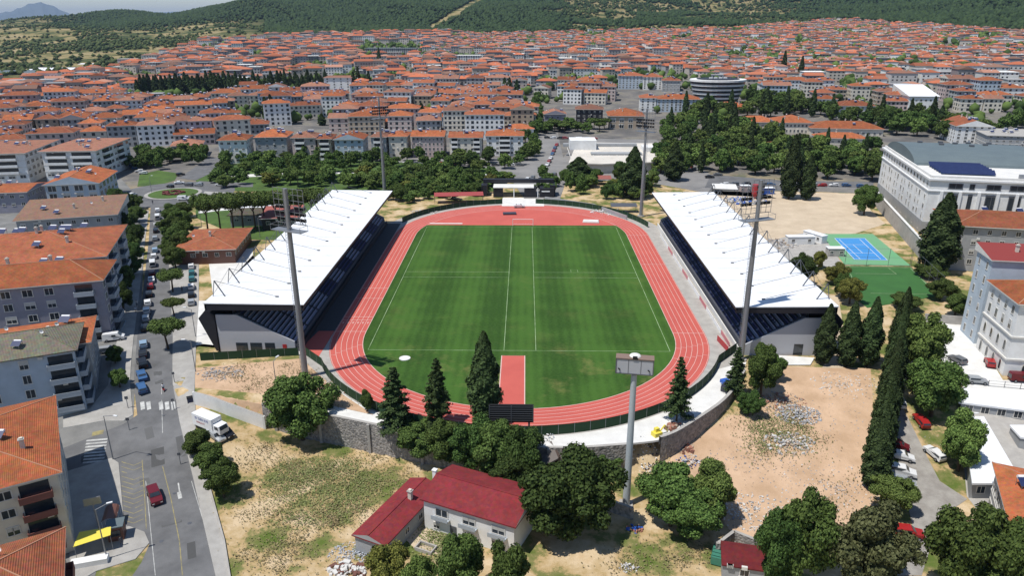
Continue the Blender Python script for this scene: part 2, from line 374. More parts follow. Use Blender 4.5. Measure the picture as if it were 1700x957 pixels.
def thing(name, label, cat, loc=(0, 0, 0), rz=0.0, group=None):
    o = bpy.data.objects.new(name, None); COL.objects.link(o); o.empty_display_size = 0.5
    o.location = loc; o.rotation_euler = (0, 0, rz); return tag(o, label, cat, group)
def struct(o): o['kind'] = 'structure'; return o
def dup(root, loc, rz, label, group=None, scale=None):
    r = root.copy(); COL.objects.link(r); r.location = loc; r.rotation_euler = (0, 0, rz)
    if scale is not None: r.scale = scale if isinstance(scale, (tuple, list)) else (scale,) * 3
    r['label'] = label
    if group: r['group'] = group
    for ch in KIDS.get(root.name, ()):
        c = ch.copy(); COL.objects.link(c); c.parent = r
        for g in KIDS.get(ch.name, ()):
            d = g.copy(); COL.objects.link(d); d.parent = c
    return r
KIDS = {}
def proto(root):
    """remember the children of a thing so that it can be copied"""
    KIDS[root.name] = list(root.children)
    for c in root.children: KIDS[c.name] = list(c.children)
    return root
ORD = 'first second third fourth fifth sixth seventh eighth ninth tenth eleventh twelfth thirteenth fourteenth fifteenth sixteenth seventeenth eighteenth nineteenth twentieth'.split()
def ordn(i):
    if i < 20: return ORD[i]
    if i >= 99: return 'hundredth' if i == 99 else 'hundred and ' + ordn(i - 100)
    tens = ['twenty', 'thirty', 'forty', 'fifty', 'sixty', 'seventy', 'eighty', 'ninety'][(i + 1) // 10 - 2]
    r = (i + 1) % 10
    return tens + '-' + ORD[r - 1] if r else tens[:-1] + 'ieth'

def poly_clean(poly):
    return [tuple(map(float, p)) for p in poly]
def sheet(name, poly, off, m, maxe=5.0, group=None, flat=None):
    """a surface draped over the ground, off metres above it"""
    bm = bmesh.new(); vs = [bm.verts.new((x, y, 0)) for x, y in poly]; f = bm.faces.new(vs)
    if f.normal.z < 0 or (f.normal_update() or f.normal.z < 0): f.normal_flip()
    bmesh.ops.triangulate(bm, faces=bm.faces[:])
    if flat is None:
        for _ in range(7):
            es = [e for e in bm.edges if e.calc_length() > maxe]
            if not es or len(bm.faces) > 30000: break
            bmesh.ops.subdivide_edges(bm, edges=es, cuts=1); bmesh.ops.triangulate(bm, faces=[q for q in bm.faces if len(q.verts) > 3])
    xs = np.array([v.co.x for v in bm.verts]); ys = np.array([v.co.y for v in bm.verts])
    zs = Hv(xs, ys) + off if flat is None else np.full(len(xs), flat)
    for v, z in zip(bm.verts, zs): v.co.z = z
    for q in bm.faces:
        q.normal_update()
        if q.normal.z < 0: q.normal_flip()
    me = bpy.data.meshes.new(name); bm.to_mesh(me); bm.free(); me.materials.append(m)
    return link(name, me)
def psheet(name, px, off, m, maxe=5.0): return sheet(name, [GT(*p) for p in px], off, m, maxe)
def strip(mb, pts, w, zoff=0.0, closed=False, mi=0, ground=False):
    """a flat band along a polyline"""
    n = len(pts); L = []; R = []
    for i, p in enumerate(pts):
        a = pts[(i - 1) % n] if (closed or i) else p; b = pts[(i + 1) % n] if (closed or i < n - 1) else p
        d = Vector((b[0] - a[0], b[1] - a[1])).normalized(); q = Vector((-d.y, d.x)) * w / 2
        for lst, sgn in ((L, 1), (R, -1)):
            x, y = p[0] + q.x * sgn, p[1] + q.y * sgn
            lst.append((x, y, (H(x, y) if ground else 0) + zoff))
    for i in range(n if closed else n - 1):
        j = (i + 1) % n; mb.quad([L[i], R[i], R[j], L[j]], mi)
def dens(pts, step=3.0):
    out = []
    for a, b in zip(pts[:-1], pts[1:]):
        k = max(1, int(math.hypot(b[0] - a[0], b[1] - a[1]) / step))
        out += [(a[0] + (b[0] - a[0]) * i / k, a[1] + (b[1] - a[1]) * i / k) for i in range(k)]
    return out + [pts[-1]]
def smooth_line(pts, it=2):
    for _ in range(it):
        q = [pts[0]]
        for a, b in zip(pts[:-1], pts[1:]):
            q += [(a[0] * .75 + b[0] * .25, a[1] * .75 + b[1] * .25), (a[0] * .25 + b[0] * .75, a[1] * .25 + b[1] * .75)]
        pts = q + [pts[-1]]
    return pts

# ------------------------------------------------------------------ terrain
def ybound(px): return np.interp(px, [-300, 60, 250, 352, 500, 700, 1000, 1200, 1400, 1550, 1700, 2000], [146, 140, 103, 68, 63, 58, 54, 49, 33, 45, 56, 60])
def terrain():
    az = np.radians(np.concatenate([np.arange(-180, -50, 5.0), np.arange(-50, 50.01, 0.4), np.arange(55, 180, 5.0)]))
    ra = [0.5, 10, 25, 40, 55]; r = 60.0
    while r < 300: ra.append(r); r += 1.5
    while r < 3600: ra.append(r); r *= 1.02
    while r < 60000: ra.append(r); r *= 1.12
    ra = np.array(ra); A, R = np.meshgrid(az, ra)
    X = CAM[0] + R * np.sin(A); Y = CAM[1] + R * np.cos(A); Z = Hv(X, Y)
    n, k = X.shape; co = np.stack([X, Y, Z], -1).reshape(-1, 3)
    idx = np.arange(n * k).reshape(n, k); nx = np.roll(idx, -1, axis=1)
    fs = np.stack([idx[:-1], nx[:-1], nx[1:], idx[1:]], -1).reshape(-1, 4)[:, ::-1]
    me = bpy.data.meshes.new('terrain'); me.vertices.add(len(co)); me.vertices.foreach_set('co', co.ravel())
    me.loops.add(fs.size); me.loops.foreach_set('vertex_index', fs.ravel().astype(np.int32))
    me.polygons.add(len(fs)); me.polygons.foreach_set('loop_start', (np.arange(len(fs)) * 4).astype(np.int32))
    me.update(); me.validate()
    at = me.attributes.new('zone', 'FLOAT_VECTOR', 'POINT')
    z = np.zeros((len(co), 3)); D = R.ravel(); a = A.ravel()
    P = np.array([proj(*c) for c in co]) if False else None
    pxx = 874 + 1290 * np.tan(np.clip(a, -0.9, 0.9))
    dist_town = 1371 * (70 - co[:, 2]) / np.maximum(D, 1) + 33            # photo row of the ground
    town = ss(0, 5, dist_town - ybound(pxx)) * ss(330, 380, D)
    forest = ss(1500, 1900, D) * (ss(330, 480, pxx) + (1 - ss(330, 480, pxx)) * ss(2300, 2800, D) * (0.3 + 0.7 * ss(40, 160, pxx)))
    forest = forest * (1 - 0.9 * ss(890, 960, pxx) * (1 - ss(1250, 1420, pxx)) * (1 - ss(3000, 3300, D)))
    fb = np.abs((pxx - 722) * 45 + (dist_town - 42) * 80) / 92; forest = np.where((fb < 6) & (pxx > 712) & (pxx < 835), 0, forest)
    z[:, 0] = np.clip(forest, 0, 1) * (1 - town); z[:, 1] = town
    z[:, 2] = 1 - ss(330, 380, D)
    at.data.foreach_set('vector', z.ravel())
    me.materials.append(GROUND); me.polygons.foreach_set('use_smooth', [True] * len(me.polygons))
    return struct(link('ground', me))
terrain()
far = MB()
MTN = mat('distant mountain rock', (0.12, 0.15, 0.17), 0.95, (0.08, 0.11, 0.13), 0.0006, 0.7)
def ridge(name, px0, px1, D, fn, m):
    mb = MB(); n = 60; prev = None
    for i in range(n + 1):
        px = px0 + (px1 - px0) * i / n; a = math.atan((px - 874) / 1290.0)
        h = fn(i / n, px)
        x, y = CAM[0] + D * math.sin(a), CAM[1] + D * math.cos(a); x2, y2 = CAM[0] + D * 1.35 * math.sin(a), CAM[1] + D * 1.35 * math.cos(a)
        x3, y3 = CAM[0] + D * 1.15 * math.sin(a), CAM[1] + D * 1.15 * math.cos(a)
        cur = [(x, y, -20), (x3, y3, h), (x2, y2, -20)]
        if prev:
            mb.quad([prev[0], cur[0], cur[1], prev[1]]); mb.quad([prev[1], cur[1], cur[2], prev[2]])
        prev = cur
    return struct(mb.build(name, m, smooth=True))
ridge('hills', -260, 160, 16000, lambda t, px: 70 + 330 * math.exp(-((px - 68) / 48) ** 2) + 190 * math.exp(-((px + 60) / 90) ** 2) + 14 * math.sin(px * .3), MTN)
ridge('hills', -320, 700, 27000, lambda t, px: 250 + 130 * math.exp(-((px - 250) / 110) ** 2) + 170 * math.exp(-((px - 470) / 110) ** 2) + 90 * math.exp(-((px + 20) / 60) ** 2) + 22 * math.sin(px * .09) + 9 * math.sin(px * .37), MTN)  # added range, raised to cover the pale low sky with a bluish tone

# ------------------------------------------------------------------ stadium ground: grass, track, aprons
def stad(r, y0=-42.2, y1=42.2, n=40):
    p = [(r * math.cos(t), y1 + r * math.sin(t)) for t in np.linspace(0, PI, n)]
    p += [(r * math.cos(t), y0 + r * math.sin(t)) for t in np.linspace(PI, 2 * PI, n)]
    return p
def oct_poly(): pass
struct(sheet('apron', stad(50.5), 0, CONC, flat=0.012))
struct(sheet('running_track', stad(44.05), 0, TRACK, flat=0.03))
gp = [(36.5 * math.cos(t), -42.2 + 36.5 * math.sin(t)) for t in np.linspace(PI, 2 * PI, 48)]
tmax = math.asin((54.8 - 42.2) / 36.5)
gp += [(36.5 * math.cos(t), 42.2 + 36.5 * math.sin(t)) for t in np.linspace(0, tmax, 8)]
gp += [(36.5 * math.cos(t), 42.2 + 36.5 * math.sin(t)) for t in np.linspace(PI - tmax, PI, 8)]
struct(sheet('grass_pitch', gp, 0, GRASS, flat=0.05))
struct(sheet('track_chute', [(-44.2, -42), (-44.2, -58), (-48.2, -54.6), (-49.2, -50), (-48, -42)], 0, TRACK, flat=0.026))
mb = MB()
for k in range(7): strip(mb, stad(36.55 + 1.22 * k), 0.10 if k else 0.2, 0.036, True)
for (x0, x1, y) in ((-43.9, -36.5, -42.2), (-43.9, -36.5, -33), (-43.9, -36.5, -20), (-43.9, -36.5, -12), (36.5, 43.9, -42.2), (36.5, 43.9, 42.2), (36.5, 43.9, 10), (-43.9, -36.5, -35)): strip(mb, [(x0, y), (x1, y)], 0.16, 0.040)
for k in range(6):                                    # stagger marks and lane numerals
    for a in (3.35, 3.52, 5.9, 6.05):
        r0 = 36.6 + 1.22 * k; t = a + 0.02 * k; strip(mb, [(r0 * math.cos(t), -42.2 + r0 * math.sin(t)), ((r0 + 1.2) * math.cos(t), -42.2 + (r0 + 1.2) * math.sin(t))], 0.1, 0.040)
    x = -37.2 - 1.22 * k; strip(mb, [(x, -37.4), (x, -36.4)], 0.22, 0.041); strip(mb, [(x - .3, -36.4), (x + .3, -36.4)], 0.12, 0.045)
struct(mb.build('lane_lines', TLINE))
mb = MB()
for pl in ([(-34, -52.5), (34, -52.5)], [(-34, 52.5), (34, 52.5)], [(-34, -52.5), (-34, 52.5)], [(34, -52.5), (34, 52.5)], [(-34, 2.2), (-3.3, 2.2)], [(3.9, 2.0), (34, 2.0)], [(-34, -2.6), (-3.3, -2.6)], [(3.9, -2.6), (34, -2.6)],
           [(-3.3, -52.5), (-3.3, 52.5)], [(3.9, -52.5), (3.9, 52.5)]):
    strip(mb, pl, 0.13, 0.056)
for (x0, y0, x1, y1) in ((15, 2.0, 17, 4.6),):
    strip(mb, [(x0, y0), (x1, y0), (x1, y1), (x0, y1)], 0.12, 0.061, True)
struct(mb.build('pitch_lines', LINE))
struct(sheet('long_jump_runway', [(-3.6, -77.8), (1.3, -77.8), (1.3, -55.3), (-3.6, -55.3)], 0, TRACK, flat=0.07))
mb = MB(); strip(mb, [(-3.7, -77.8), (-3.7, -55.2), (1.4, -55.2), (1.4, -77.8)], 0.2, 0.078); struct(mb.build('runway_lines', TLINE))
x, y = G(672, 596); t = thing('throwing_circle', 'round white shot put circle on the grass at the near left end', 'throwing circle', (x, y, 0.05))
MB().tube((0, 0, 0), (0, 0, 0.10), 1.25, n=28).build('base', WHITEC, t)
mb = MB()
for i in range(28):
    a, b = 2 * PI * i / 28, 2 * PI * (i + 1) / 28
    mb.quad([(1.25 * math.cos(a), 1.25 * math.sin(a), .10), (1.25 * math.cos(b), 1.25 * math.sin(b), .10), (1.25 * math.cos(b), 1.25 * math.sin(b), .14), (1.25 * math.cos(a), 1.25 * math.sin(a), .14)])
mb.build('rim', STEEL, t)
for (x0, x1, yy, lab) in ((-33.5, -21.5, 56.6, 'long pale landing board at the far left corner of the grass'),):
    tag(MB().box(((x0 + x1) / 2, yy, 0.12), (x1 - x0, 0.9, 0.2)).build('landing_board', WHITEC), lab, 'board')
x, y = G(846, 356); tag(MB().box((x, y, .35), (5, 2.5, .6), 0.1).build('landing_mat', GARN), 'dark crash mat lying on the far red bend', 'mat')
x, y = G(981, 369); tag(MB().box((x, y, .4), (6, 3, .5), -0.1, taper=.9).build('landing_mat', WHITEC), 'pale crash mat on the red bend near the far right corner', 'mat')
# goal at the far line
t = thing('football_goal', 'white football goal standing on the far goal line', 'goal', (0.6, 54.0, 0.06))
for sx, nm in ((-3.66, 'post'), (3.66, 'post')): MB().tube((sx, 0, 0), (sx, 0, 2.44), .08).build(nm, WHITEP, t)
MB().tube((-3.66, 0, 2.44), (3.66, 0, 2.44), .08).build('crossbar', WHITEP, t)
mb = MB()
for sx in (-3.66, 3.66): mb.tube((sx, 0, 2.4), (sx, 1.2, 2.2), .04); mb.tube((sx, 1.2, 2.2), (sx, 2.2, 0), .04)
mb.tube((-3.66, 2.2, 0.05), (3.66, 2.2, 0.05), .04); mb.build('back_frame', WHITEP, t)

# perimeter path (white slab, thick) and retaining wall
pin = [(46.6 * math.cos(a), -42.2 + 46.6 * math.sin(a)) for a in np.linspace(-0.42, -PI + 0.62, 40)]
wl = smooth_line(list(zip(WALLX[2:], WALLY[2:])), 2)
pout = [(x, y + 0.35) for x, y in wl]
pathpoly = [(49.6, -57.5)] + pin + [(-45.5, -70.5)] + pout[:]
struct(MB().prism(pathpoly, -0.35, 0.02).build('path', WHITEC))
mb = MB()
for i in range(len(wl) - 1):
    a, b = wl[i], wl[i + 1]
    if a[0] > 17.5 and a[0] < 25: continue
    d = Vector((b[0] - a[0], b[1] - a[1])).normalized(); q = Vector((d.y, -d.x)) * 0.3
    za = min(H(a[0], a[1] - 1.5), -0.6) - 1.0; zb = min(H(b[0], b[1] - 1.5), -0.6) - 1.0; tp = 0.25 if a[0] < 18 else 0.9
    A0, A1, B0, B1 = (a[0] + q.x, a[1] + q.y), (a[0] - q.x, a[1] - q.y), (b[0] + q.x, b[1] + q.y), (b[0] - q.x, b[1] - q.y)
    mb.quad([(*A0, za), (*B0, zb), (*B0, tp), (*A0, tp)][::1]); mb.quad([(*A1, -1), (*A1, tp), (*B1, tp), (*B1, -1)]); mb.quad([(*A0, tp), (*B0, tp), (*B1, tp), (*A1, tp)], 1)
wt = thing('retaining_wall', 'curved rubble stone retaining wall below the white perimeter path', 'wall', (0, 0, 0))
mb.build('stonework', [STONE, CONC], wt)
for k in range(9):
    i = 2 + k * 3
    if i < len(wl):
        x, y = wl[i]
        if x < 16: MB().box((x, y - .45, -3.2), (0.5, 0.5, 6.6)).build('buttress', CONC, wt)
# green screened fences round both bends
def screen(name, pts, h, lab, m=FENCEG, posts=3.0, z0=0.0):
    t = thing(name, lab, 'fence', (pts[0][0], pts[0][1], 0)); ox, oy = pts[0]
    mb = MB()
    for a, b in zip(pts[:-1], pts[1:]):
        d = Vector((b[0] - a[0], b[1] - a[1])); L = d.length; d.normalize()
        za, zb = H(*a) + z0, H(*b) + z0
        q = Vector((-d.y, d.x)) * 0.03
        for sg in (1, -1):
            mb.quad([(a[0] - ox + q.x * sg, a[1] - oy + q.y * sg, za), (b[0] - ox + q.x * sg, b[1] - oy + q.y * sg, zb), (b[0] - ox + q.x * sg, b[1] - oy + q.y * sg, zb + h), (a[0] - ox + q.x * sg, a[1] - oy + q.y * sg, za + h)][::sg])
    mb.build('screen', m, t)
    acc = 0; n = 0
    for a, b in zip(pts[:-1], pts[1:]):
        L = math.hypot(b[0] - a[0], b[1] - a[1])
        while acc < L and n < 100:
            u = acc / L; x, y = a[0] + (b[0] - a[0]) * u, a[1] + (b[1] - a[1]) * u; z = H(x, y) + z0
            MB().tube((x - ox, y - oy, z), (x - ox, y - oy, z + h + .12), .05, n=5).build('post', STEEL, t); acc += posts; n += 1
        acc -= L
    return t
def arc(r, cy, a0, a1, n): return [(r * math.cos(t), cy + r * math.sin(t)) for t in np.linspace(a0, a1, n)]
screen('screened_fence', [(48.8, -52)] + arc(46.2, -42.2, -0.36, -PI + 0.42, 46) + [(-48.6, -54.0)], 2.0, 'dark green screened fence around the near bend of the track')
screen('screened_fence', [(-48.8, -55.6), (-69.5, -58.6)], 1.9, 'dark green screened fence beside the grey end wall of the left stand')
screen('screened_fence', arc(46.6, 42.2, 0.22, 1.45, 26), 2.0, 'dark green screened fence along the far right bend of the track', m=FENCEG)
screen('screened_fence', arc(46.6, 42.2, 1.74, PI - 0.35, 26), 2.0, 'dark green screened fence along the far left bend of the track', m=FENCEG)

# ------------------------------------------------------------------ grandstands
def stand(sgn, name, lab, y0, y1, seatfill):
    """back at larger |x|; local x runs outwards from the pitch"""
    t = thing(name, lab, 'grandstand', (sgn * 46.7, (y0 + y1) / 2, 0)); hl = (y1 - y0) / 2
    def P(x, y, z): return (sgn * x, y, z)
    def B(mb, x0, x1, ya, yb, za, zb, mi=0): return mb.box((sgn * (x0 + x1) / 2, (ya + yb) / 2, (za + zb) / 2), (abs(x1 - x0), yb - ya, zb - za), 0, mi)
    # roof: thin membrane over a dark deep frame
    mb = MB()
    prof = [(0, 11.75), (0, 12.1), (21.8, 12.1 + 0.35), (21.8, 11.5)]
    for (a, b) in ((1, 2),):
        pass
    top = [P(-.1, -hl, 12.1), P(21.8, -hl, 12.35), P(21.8, hl, 12.35), P(-.1, hl, 12.1)]
    bot = [P(-.1, -hl, 11.92), P(21.8, -hl, 12.12), P(21.8, hl, 12.12), P(-.1, hl, 11.92)]
    if sgn < 0: top = top[::-1]; bot = bot[::-1]
    mb.quad(top)
    n = 4
    for i in range(4): mb.quad([bot[i], bot[(i + 1) % 4], top[(i + 1) % 4], top[i]])
    mb.build('roof', ROOFW, t)
    mb = MB()                                                     # membrane seams
    for k in range(1, 13):
        yy = -hl + k * 2 * hl / 13; mb.box(P(10.8, yy, 12.26), (21.2, 0.05, 0.03))
    mb.build('roof_seams', ENDW, t)
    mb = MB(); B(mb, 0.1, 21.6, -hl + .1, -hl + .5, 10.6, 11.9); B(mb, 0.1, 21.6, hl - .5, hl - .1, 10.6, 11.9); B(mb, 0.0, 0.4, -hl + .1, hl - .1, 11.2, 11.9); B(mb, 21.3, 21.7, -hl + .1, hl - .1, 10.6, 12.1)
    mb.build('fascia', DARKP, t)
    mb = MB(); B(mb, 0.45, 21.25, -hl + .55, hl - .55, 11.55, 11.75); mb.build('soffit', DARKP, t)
    # masts along the back edge with their stays
    nm = 13
    for k in range(nm):
        yy = -hl + 4.2 + k * (2 * hl - 8.4) / (nm - 1)
        m = MB(); m.tube(P(18.6, yy, 12.3), P(20.6, yy, 16.0), .14, n=6); m.tube(P(21.3, yy, 12.3), P(20.6, yy, 16.0), .09, n=6)
        mo = m.build('mast', DSTEEL, t)
        c = MB(); c.tube(P(20.6, yy, 16.0), P(7.0, yy, 12.35), .05, n=4); c.box(P(7.0, yy, 12.35), (.7, .3, .2)); c.build('stay', DSTEEL, t)
    m = MB()
    for k in range(nm - 1):
        ya = -hl + 4.2 + k * (2 * hl - 8.4) / (nm - 1); yb = -hl + 4.2 + (k + 1) * (2 * hl - 8.4) / (nm - 1)
        m.tube(P(21.4, ya, 12.4), P(20.6, yb, 16.0), .035, n=4)
    m.build('wind_bracing', DSTEEL, t)
    # terrace steps
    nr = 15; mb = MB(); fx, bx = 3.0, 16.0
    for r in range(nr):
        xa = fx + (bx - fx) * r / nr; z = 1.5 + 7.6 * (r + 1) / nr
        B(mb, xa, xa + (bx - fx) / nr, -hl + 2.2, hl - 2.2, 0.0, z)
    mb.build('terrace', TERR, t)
    # seats: thousands of shells, one stuff part per stand
    mb = MB(); blocks = 11; bl = (2 * hl - 5) / blocks
    for bi in range(blocks):
        ya = -hl + 2.8 + bi * bl; yb = ya + bl - 1.4
        for r in range(nr):
            xa = fx + (bx - fx) * r / nr + .35; z = 1.5 + 7.6 * (r + 1) / nr
            yy = ya
            while yy < yb:
                pale = seatfill(bi, r, yy)
                mb.box(P(xa + .25, yy, z + .22), (.40, .44, .06), 0, pale); mb.box(P(xa + .45, yy, z + .44), (.06, .44, .42), 0, pale)
                yy += .52
    so_ = mb.build('seats', [SEATN, SEATB], t); so_['kind'] = 'stuff'
    # vomitories, rear wall, end walls, columns
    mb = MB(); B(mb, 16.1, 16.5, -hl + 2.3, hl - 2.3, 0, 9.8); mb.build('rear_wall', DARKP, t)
    for ye, dy in ((-hl + 1.6, -1), (hl - 1.6, 1)):
        mb = MB(); pr = [(3.3, 0.0), (20.2, 0.0), (20.2, 9.0), (15.6, 9.0), (3.3, 2.6)]
        a = [P(x, ye - .2, z) for x, z in pr]; b = [P(x, ye + .2, z) for x, z in pr]
        mb.quad(a if sgn > 0 else a[::-1]); mb.quad(b[::-1] if sgn > 0 else b)
        for i in range(5):
            j = (i + 1) % 5; q = [a[i], b[i], b[j], a[j]]; mb.quad(q if sgn > 0 else q[::-1])
        wl_ = mb.build('end_wall', ENDW, t)
        if dy < 0:
            if sgn < 0:
                for (xx, w, hh, z0_) in ((15.2, 2.6, 2.2, .1), (12.0, 2.6, 2.2, .1), (8.9, 2.2, 2.2, .1)): MB().box(P(xx, ye - .22, z0_ + hh / 2), (w, .06, hh)).build('doorway', GLASS, wl_)
                MB().box(P(5.6, ye - .24, 1.3), (.9, .06, 1.3)).build('poster', RED, wl_)
            else: MB().box(P(15.0, ye - .22, 1.5), (2.0, .06, 2.6)).build('doorway', GLASS, wl_)
    mb = MB()
    pr = [(20.4, 0.3), (21.0, 0.3), (24.0, 8.2), (22.2, 10.2), (20.4, 9.0)]
    for ya, yb in ((-hl + 1.2, hl - 1.2),):
        a = [P(x, ya, z) for x, z in pr]; b = [P(x, yb, z) for x, z in pr]
        mb.quad(a if sgn > 0 else a[::-1]); mb.quad(b[::-1] if sgn > 0 else b)
        for i in range(5):
            j = (i + 1) % 5; q = [a[i], b[i], b[j], a[j]]; mb.quad(q if sgn > 0 else q[::-1])
    mb.build('back_cladding', DARKP, t)
    for k in range(nm):
        yy = -hl + 4.2 + k * (2 * hl - 8.4) / (nm - 1)
        MB().tube(P(17.2, yy, 0), P(17.2, yy, 11.7), .28, n=8).build('column', DSTEEL, t)
    mb = MB(); B(mb, 2.2, 2.5, -hl + 2, hl - 2, 0.0, 1.35); mb.build('parapet', WHITEC if sgn > 0 else DARKP, t)
    return t
left_fill = lambda b, r, y: 1 if (b % 2 == 0 and r < 13) else (1 if b in (1,) and r < 11 else 0)
right_fill = lambda b, r, y: 1 if random.random() < .16 or (b == 0 and r % 2) else 0
stand(-1, 'grandstand', 'left grandstand under a long white roof with blocks of pale blue seats', -55.4, 57.5, left_fill)
stand(1, 'grandstand', 'right grandstand under a long white roof with mostly navy seats', -55.6, 55.4, right_fill)
# advertising boards in front of the right stand
t = thing('advertising_boards', 'long low white and red boards in front of the right grandstand', 'boards', (47.9, 0, 0))
for k in range(12):
    MB().box((0, -46 + k * 7.6, .5), (.12, 7.3, .95)).build('board', WHITEP if k % 3 else plain('pink red board %d' % k, (.55, .18, .2)), t)
o = tag(MB().box((46.4, -49.5, .7), (.12, 6.5, 1.3), 0.12).build('banner', RED), 'red banner hung at the near end of the boards by the right stand', 'banner')
tag(MB().box((49.6, 22, .62), (.3, 60, .10)).build('handrail', WHITEP), 'long white rail along the foot of the right grandstand', 'rail')

# ------------------------------------------------------------------ floodlight masts
def floodlight(x, y, z, h, yaw, lab, full):
    t = thing('floodlight_mast', lab, 'floodlight', (x, y, z), yaw, 'tall floodlight masts around the stadium')
    MB().tube((0, 0, 0), (0, 0, h), .66, .36, n=12).build('mast', STEEL, t, smooth=False)
    MB().tube((0, 0, 0), (0, 0, .5), 1.3, n=12).build('base', CONC, t)
    fr = MB(); W = 3.7; z0 = h - 8.2
    for k in range(7): fr.tube((-W, -.6, z0 + 1.2 + k * 1.15), (W, -.6, z0 + 1.2 + k * 1.15), .05, n=4)
    for k in range(7): fr.tube((-W + k * W / 3, -.6, z0 + 1.2), (-W + k * W / 3, -.6, h - .1), .05, n=4)
    fr.build('lamp_frame', STEEL, t)
    pf = MB(); pf.box((0, 0, z0), (2 * W, 2.2, .12))
    for sx in (-W, W):
        for sy in (-1.1, 1.1): pf.tube((sx, sy, z0), (sx, sy, z0 + 1.1), .04, n=4)
    for sy in (-1.1, 1.1): pf.tube((-W, sy, z0 + 1.1), (W, sy, z0 + 1.1), .04, n=4)
    for sx in (-W, W): pf.tube((sx, -1.1, z0 + 1.1), (sx, 1.1, z0 + 1.1), .04, n=4)
    pf.build('service_platform', STEEL, t)
    ld = MB(); 
    for k in range(60): ld.box((.9, 0, 2 + k * .55), (.05, .4, .04))
    ld.tube((.9, -.2, 1), (.9, -.2, h - 8), .03, n=4); ld.tube((.9, .2, 1), (.9, .2, h - 8), .03, n=4); ld.build('ladder', STEEL, t)
    for r in range(5):
        for c in range(8):
            if not full(r, c): continue
            xx = -W + .45 + c * (2 * W - .9) / 7; zz = z0 + 2.0 + r * 1.15
            l = MB().box((xx, -.95, zz), (.62, .35, .62), 0).build('lamp', BLACK, t)
    return t
floodlight(-44.3, -66.2, -1.0, 41, PI * .86, 'floodlight mast by the near end of the left stand', lambda r, c: r < 3 and (c, r) not in ((3, 2),))
floodlight(48.6, -56.5, -0.2, 40, PI * 1.12, 'floodlight mast by the near end of the right stand', lambda r, c: (r in (1, 2) and c not in (4,)) or (r in (3, 4) and c in (2, 3)))
floodlight(45.2, 68.2, 0, 40, PI * 1.8, 'floodlight mast beyond the far end of the right stand', lambda r, c: r < 3)
floodlight(-57.5, 98.0, 0, 41, PI * .2, 'floodlight mast beyond the far end of the left stand', lambda r, c: r < 3)

# ------------------------------------------------------------------ roads, pavements, lots
struct(sheet('shaded_apron', [(-49.6, -52), (-44.15, -52), (-44.15, 57), (-49.6, 57)], 0, mat('dark asphalt', (0.06, 0.06, 0.068), 0.9), flat=0.022))  # left apron coloured dark to carry the stand's shade
struct(psheet('courtyard', [(-300, 300), (60, 290), (200, 296), (232, 330), (240, 400), (232, 560), (222, 690), (200, 800), (150, 985), (-300, 985), (-400, 600)], 0.03, mat('courtyard paving', (.24, .235, .225), .9, (.13, .13, .125), .12, .9), 5)) if True else None
def pxs(*p): return [GT(*q) for q in p]
struct(psheet('road', [(208, 975), (362, 975), (322, 800), (298, 700), (287, 640), (287, 560), (283, 480), (278, 400), (276, 345), (250, 345), (247, 400), (238, 480), (228, 560), (222, 640), (228, 690), (205, 705), (105, 745), (105, 815), (190, 768), (200, 800), (205, 875), (248, 905), (235, 935)], 0.05, ASPH))
pave = [[(105, 712), (172, 700), (205, 700), (221, 690), (216, 640), (222, 560), (232, 480), (241, 400), (247, 350), (236, 350), (228, 400), (214, 480), (196, 560), (180, 640), (150, 680), (105, 690)],
        [(118, 975), (160, 950), (225, 930), (248, 903), (240, 885), (206, 872), (197, 770), (185, 762), (108, 785)],
        [(382, 975), (362, 975), (322, 800), (298, 700), (287, 640), (287, 560), (283, 480), (278, 400), (276, 345), (290, 345), (318, 400), (330, 440), (330, 500), (326, 560), (323, 650), (325, 720), (345, 800), (372, 900)]]
for i, p in enumerate(pave):
    poly = pxs(*p); sheet_ = struct(sheet('pavement', poly, 0.14, PAVE))
    mb = MB(); pts = dens(poly + [poly[0]], 2.5)
    for a, b in zip(pts[:-1], pts[1:]):
        mb.quad([(a[0], a[1], H(*a) + .02), (b[0], b[1], H(*b) + .02), (b[0], b[1], H(*b) + .139), (a[0], a[1], H(*a) + .139)])
    struct(mb.build('kerb', TRIM))
# road beyond: roundabout, boulevard behind the park and the stadium
rc = GT(288, 322); RR = 25.0
struct(sheet('road', [(rc[0] + RR * 1.0 * math.cos(t), rc[1] + RR * math.sin(t)) for t in np.linspace(0, 2 * PI, 40)[:-1]], 0.075, ASPH))
struct(psheet('road', [(325, 300), (360, 283), (372, 262), (345, 262), (318, 282), (298, 296)], 0.105, ASPH, 8))
struct(psheet('road', [(212, 315), (250, 310), (262, 330), (225, 338), (205, 332), (150, 322), (150, 312)], 0.105, ASPH, 8))
struct(psheet('road', [(340, 318), (420, 322), (520, 322), (520, 334), (420, 334), (330, 334)], 0.105, PAVE, 8))
struct(psheet('road', [(330, 301), (372, 303), (420, 304), (420, 311), (372, 311), (330, 312)], 0.13, ASPH, 8))
struct(sheet('roundabout_island', [(rc[0] + 11.5 * math.cos(t), rc[1] + 11.5 * math.sin(t)) for t in np.linspace(0, 2 * PI, 32)[:-1]], 0.22, PAVE))
struct(sheet('roundabout_lawn', [(rc[0] + 10 * math.cos(t), rc[1] + 10 * math.sin(t)) for t in np.linspace(0, 2 * PI, 32)[:-1]], 0.30, LAWN))
mb = MB()
for i in range(24): a = 2 * PI * i / 24; mb.ball((4.5 * math.cos(a) * (.7 + .3 * math.sin(5 * a)), 4.5 * math.sin(a) * .8, .35), .9, n=6, m=3, sz=.5, jit=.3)
tag(mb.build('flower_bed', plain('dark red flowers', (.13, .03, .03), .9), loc=(rc[0], rc[1], .3)), 'dark red flower bed in the middle of the roundabout', 'flower bed')
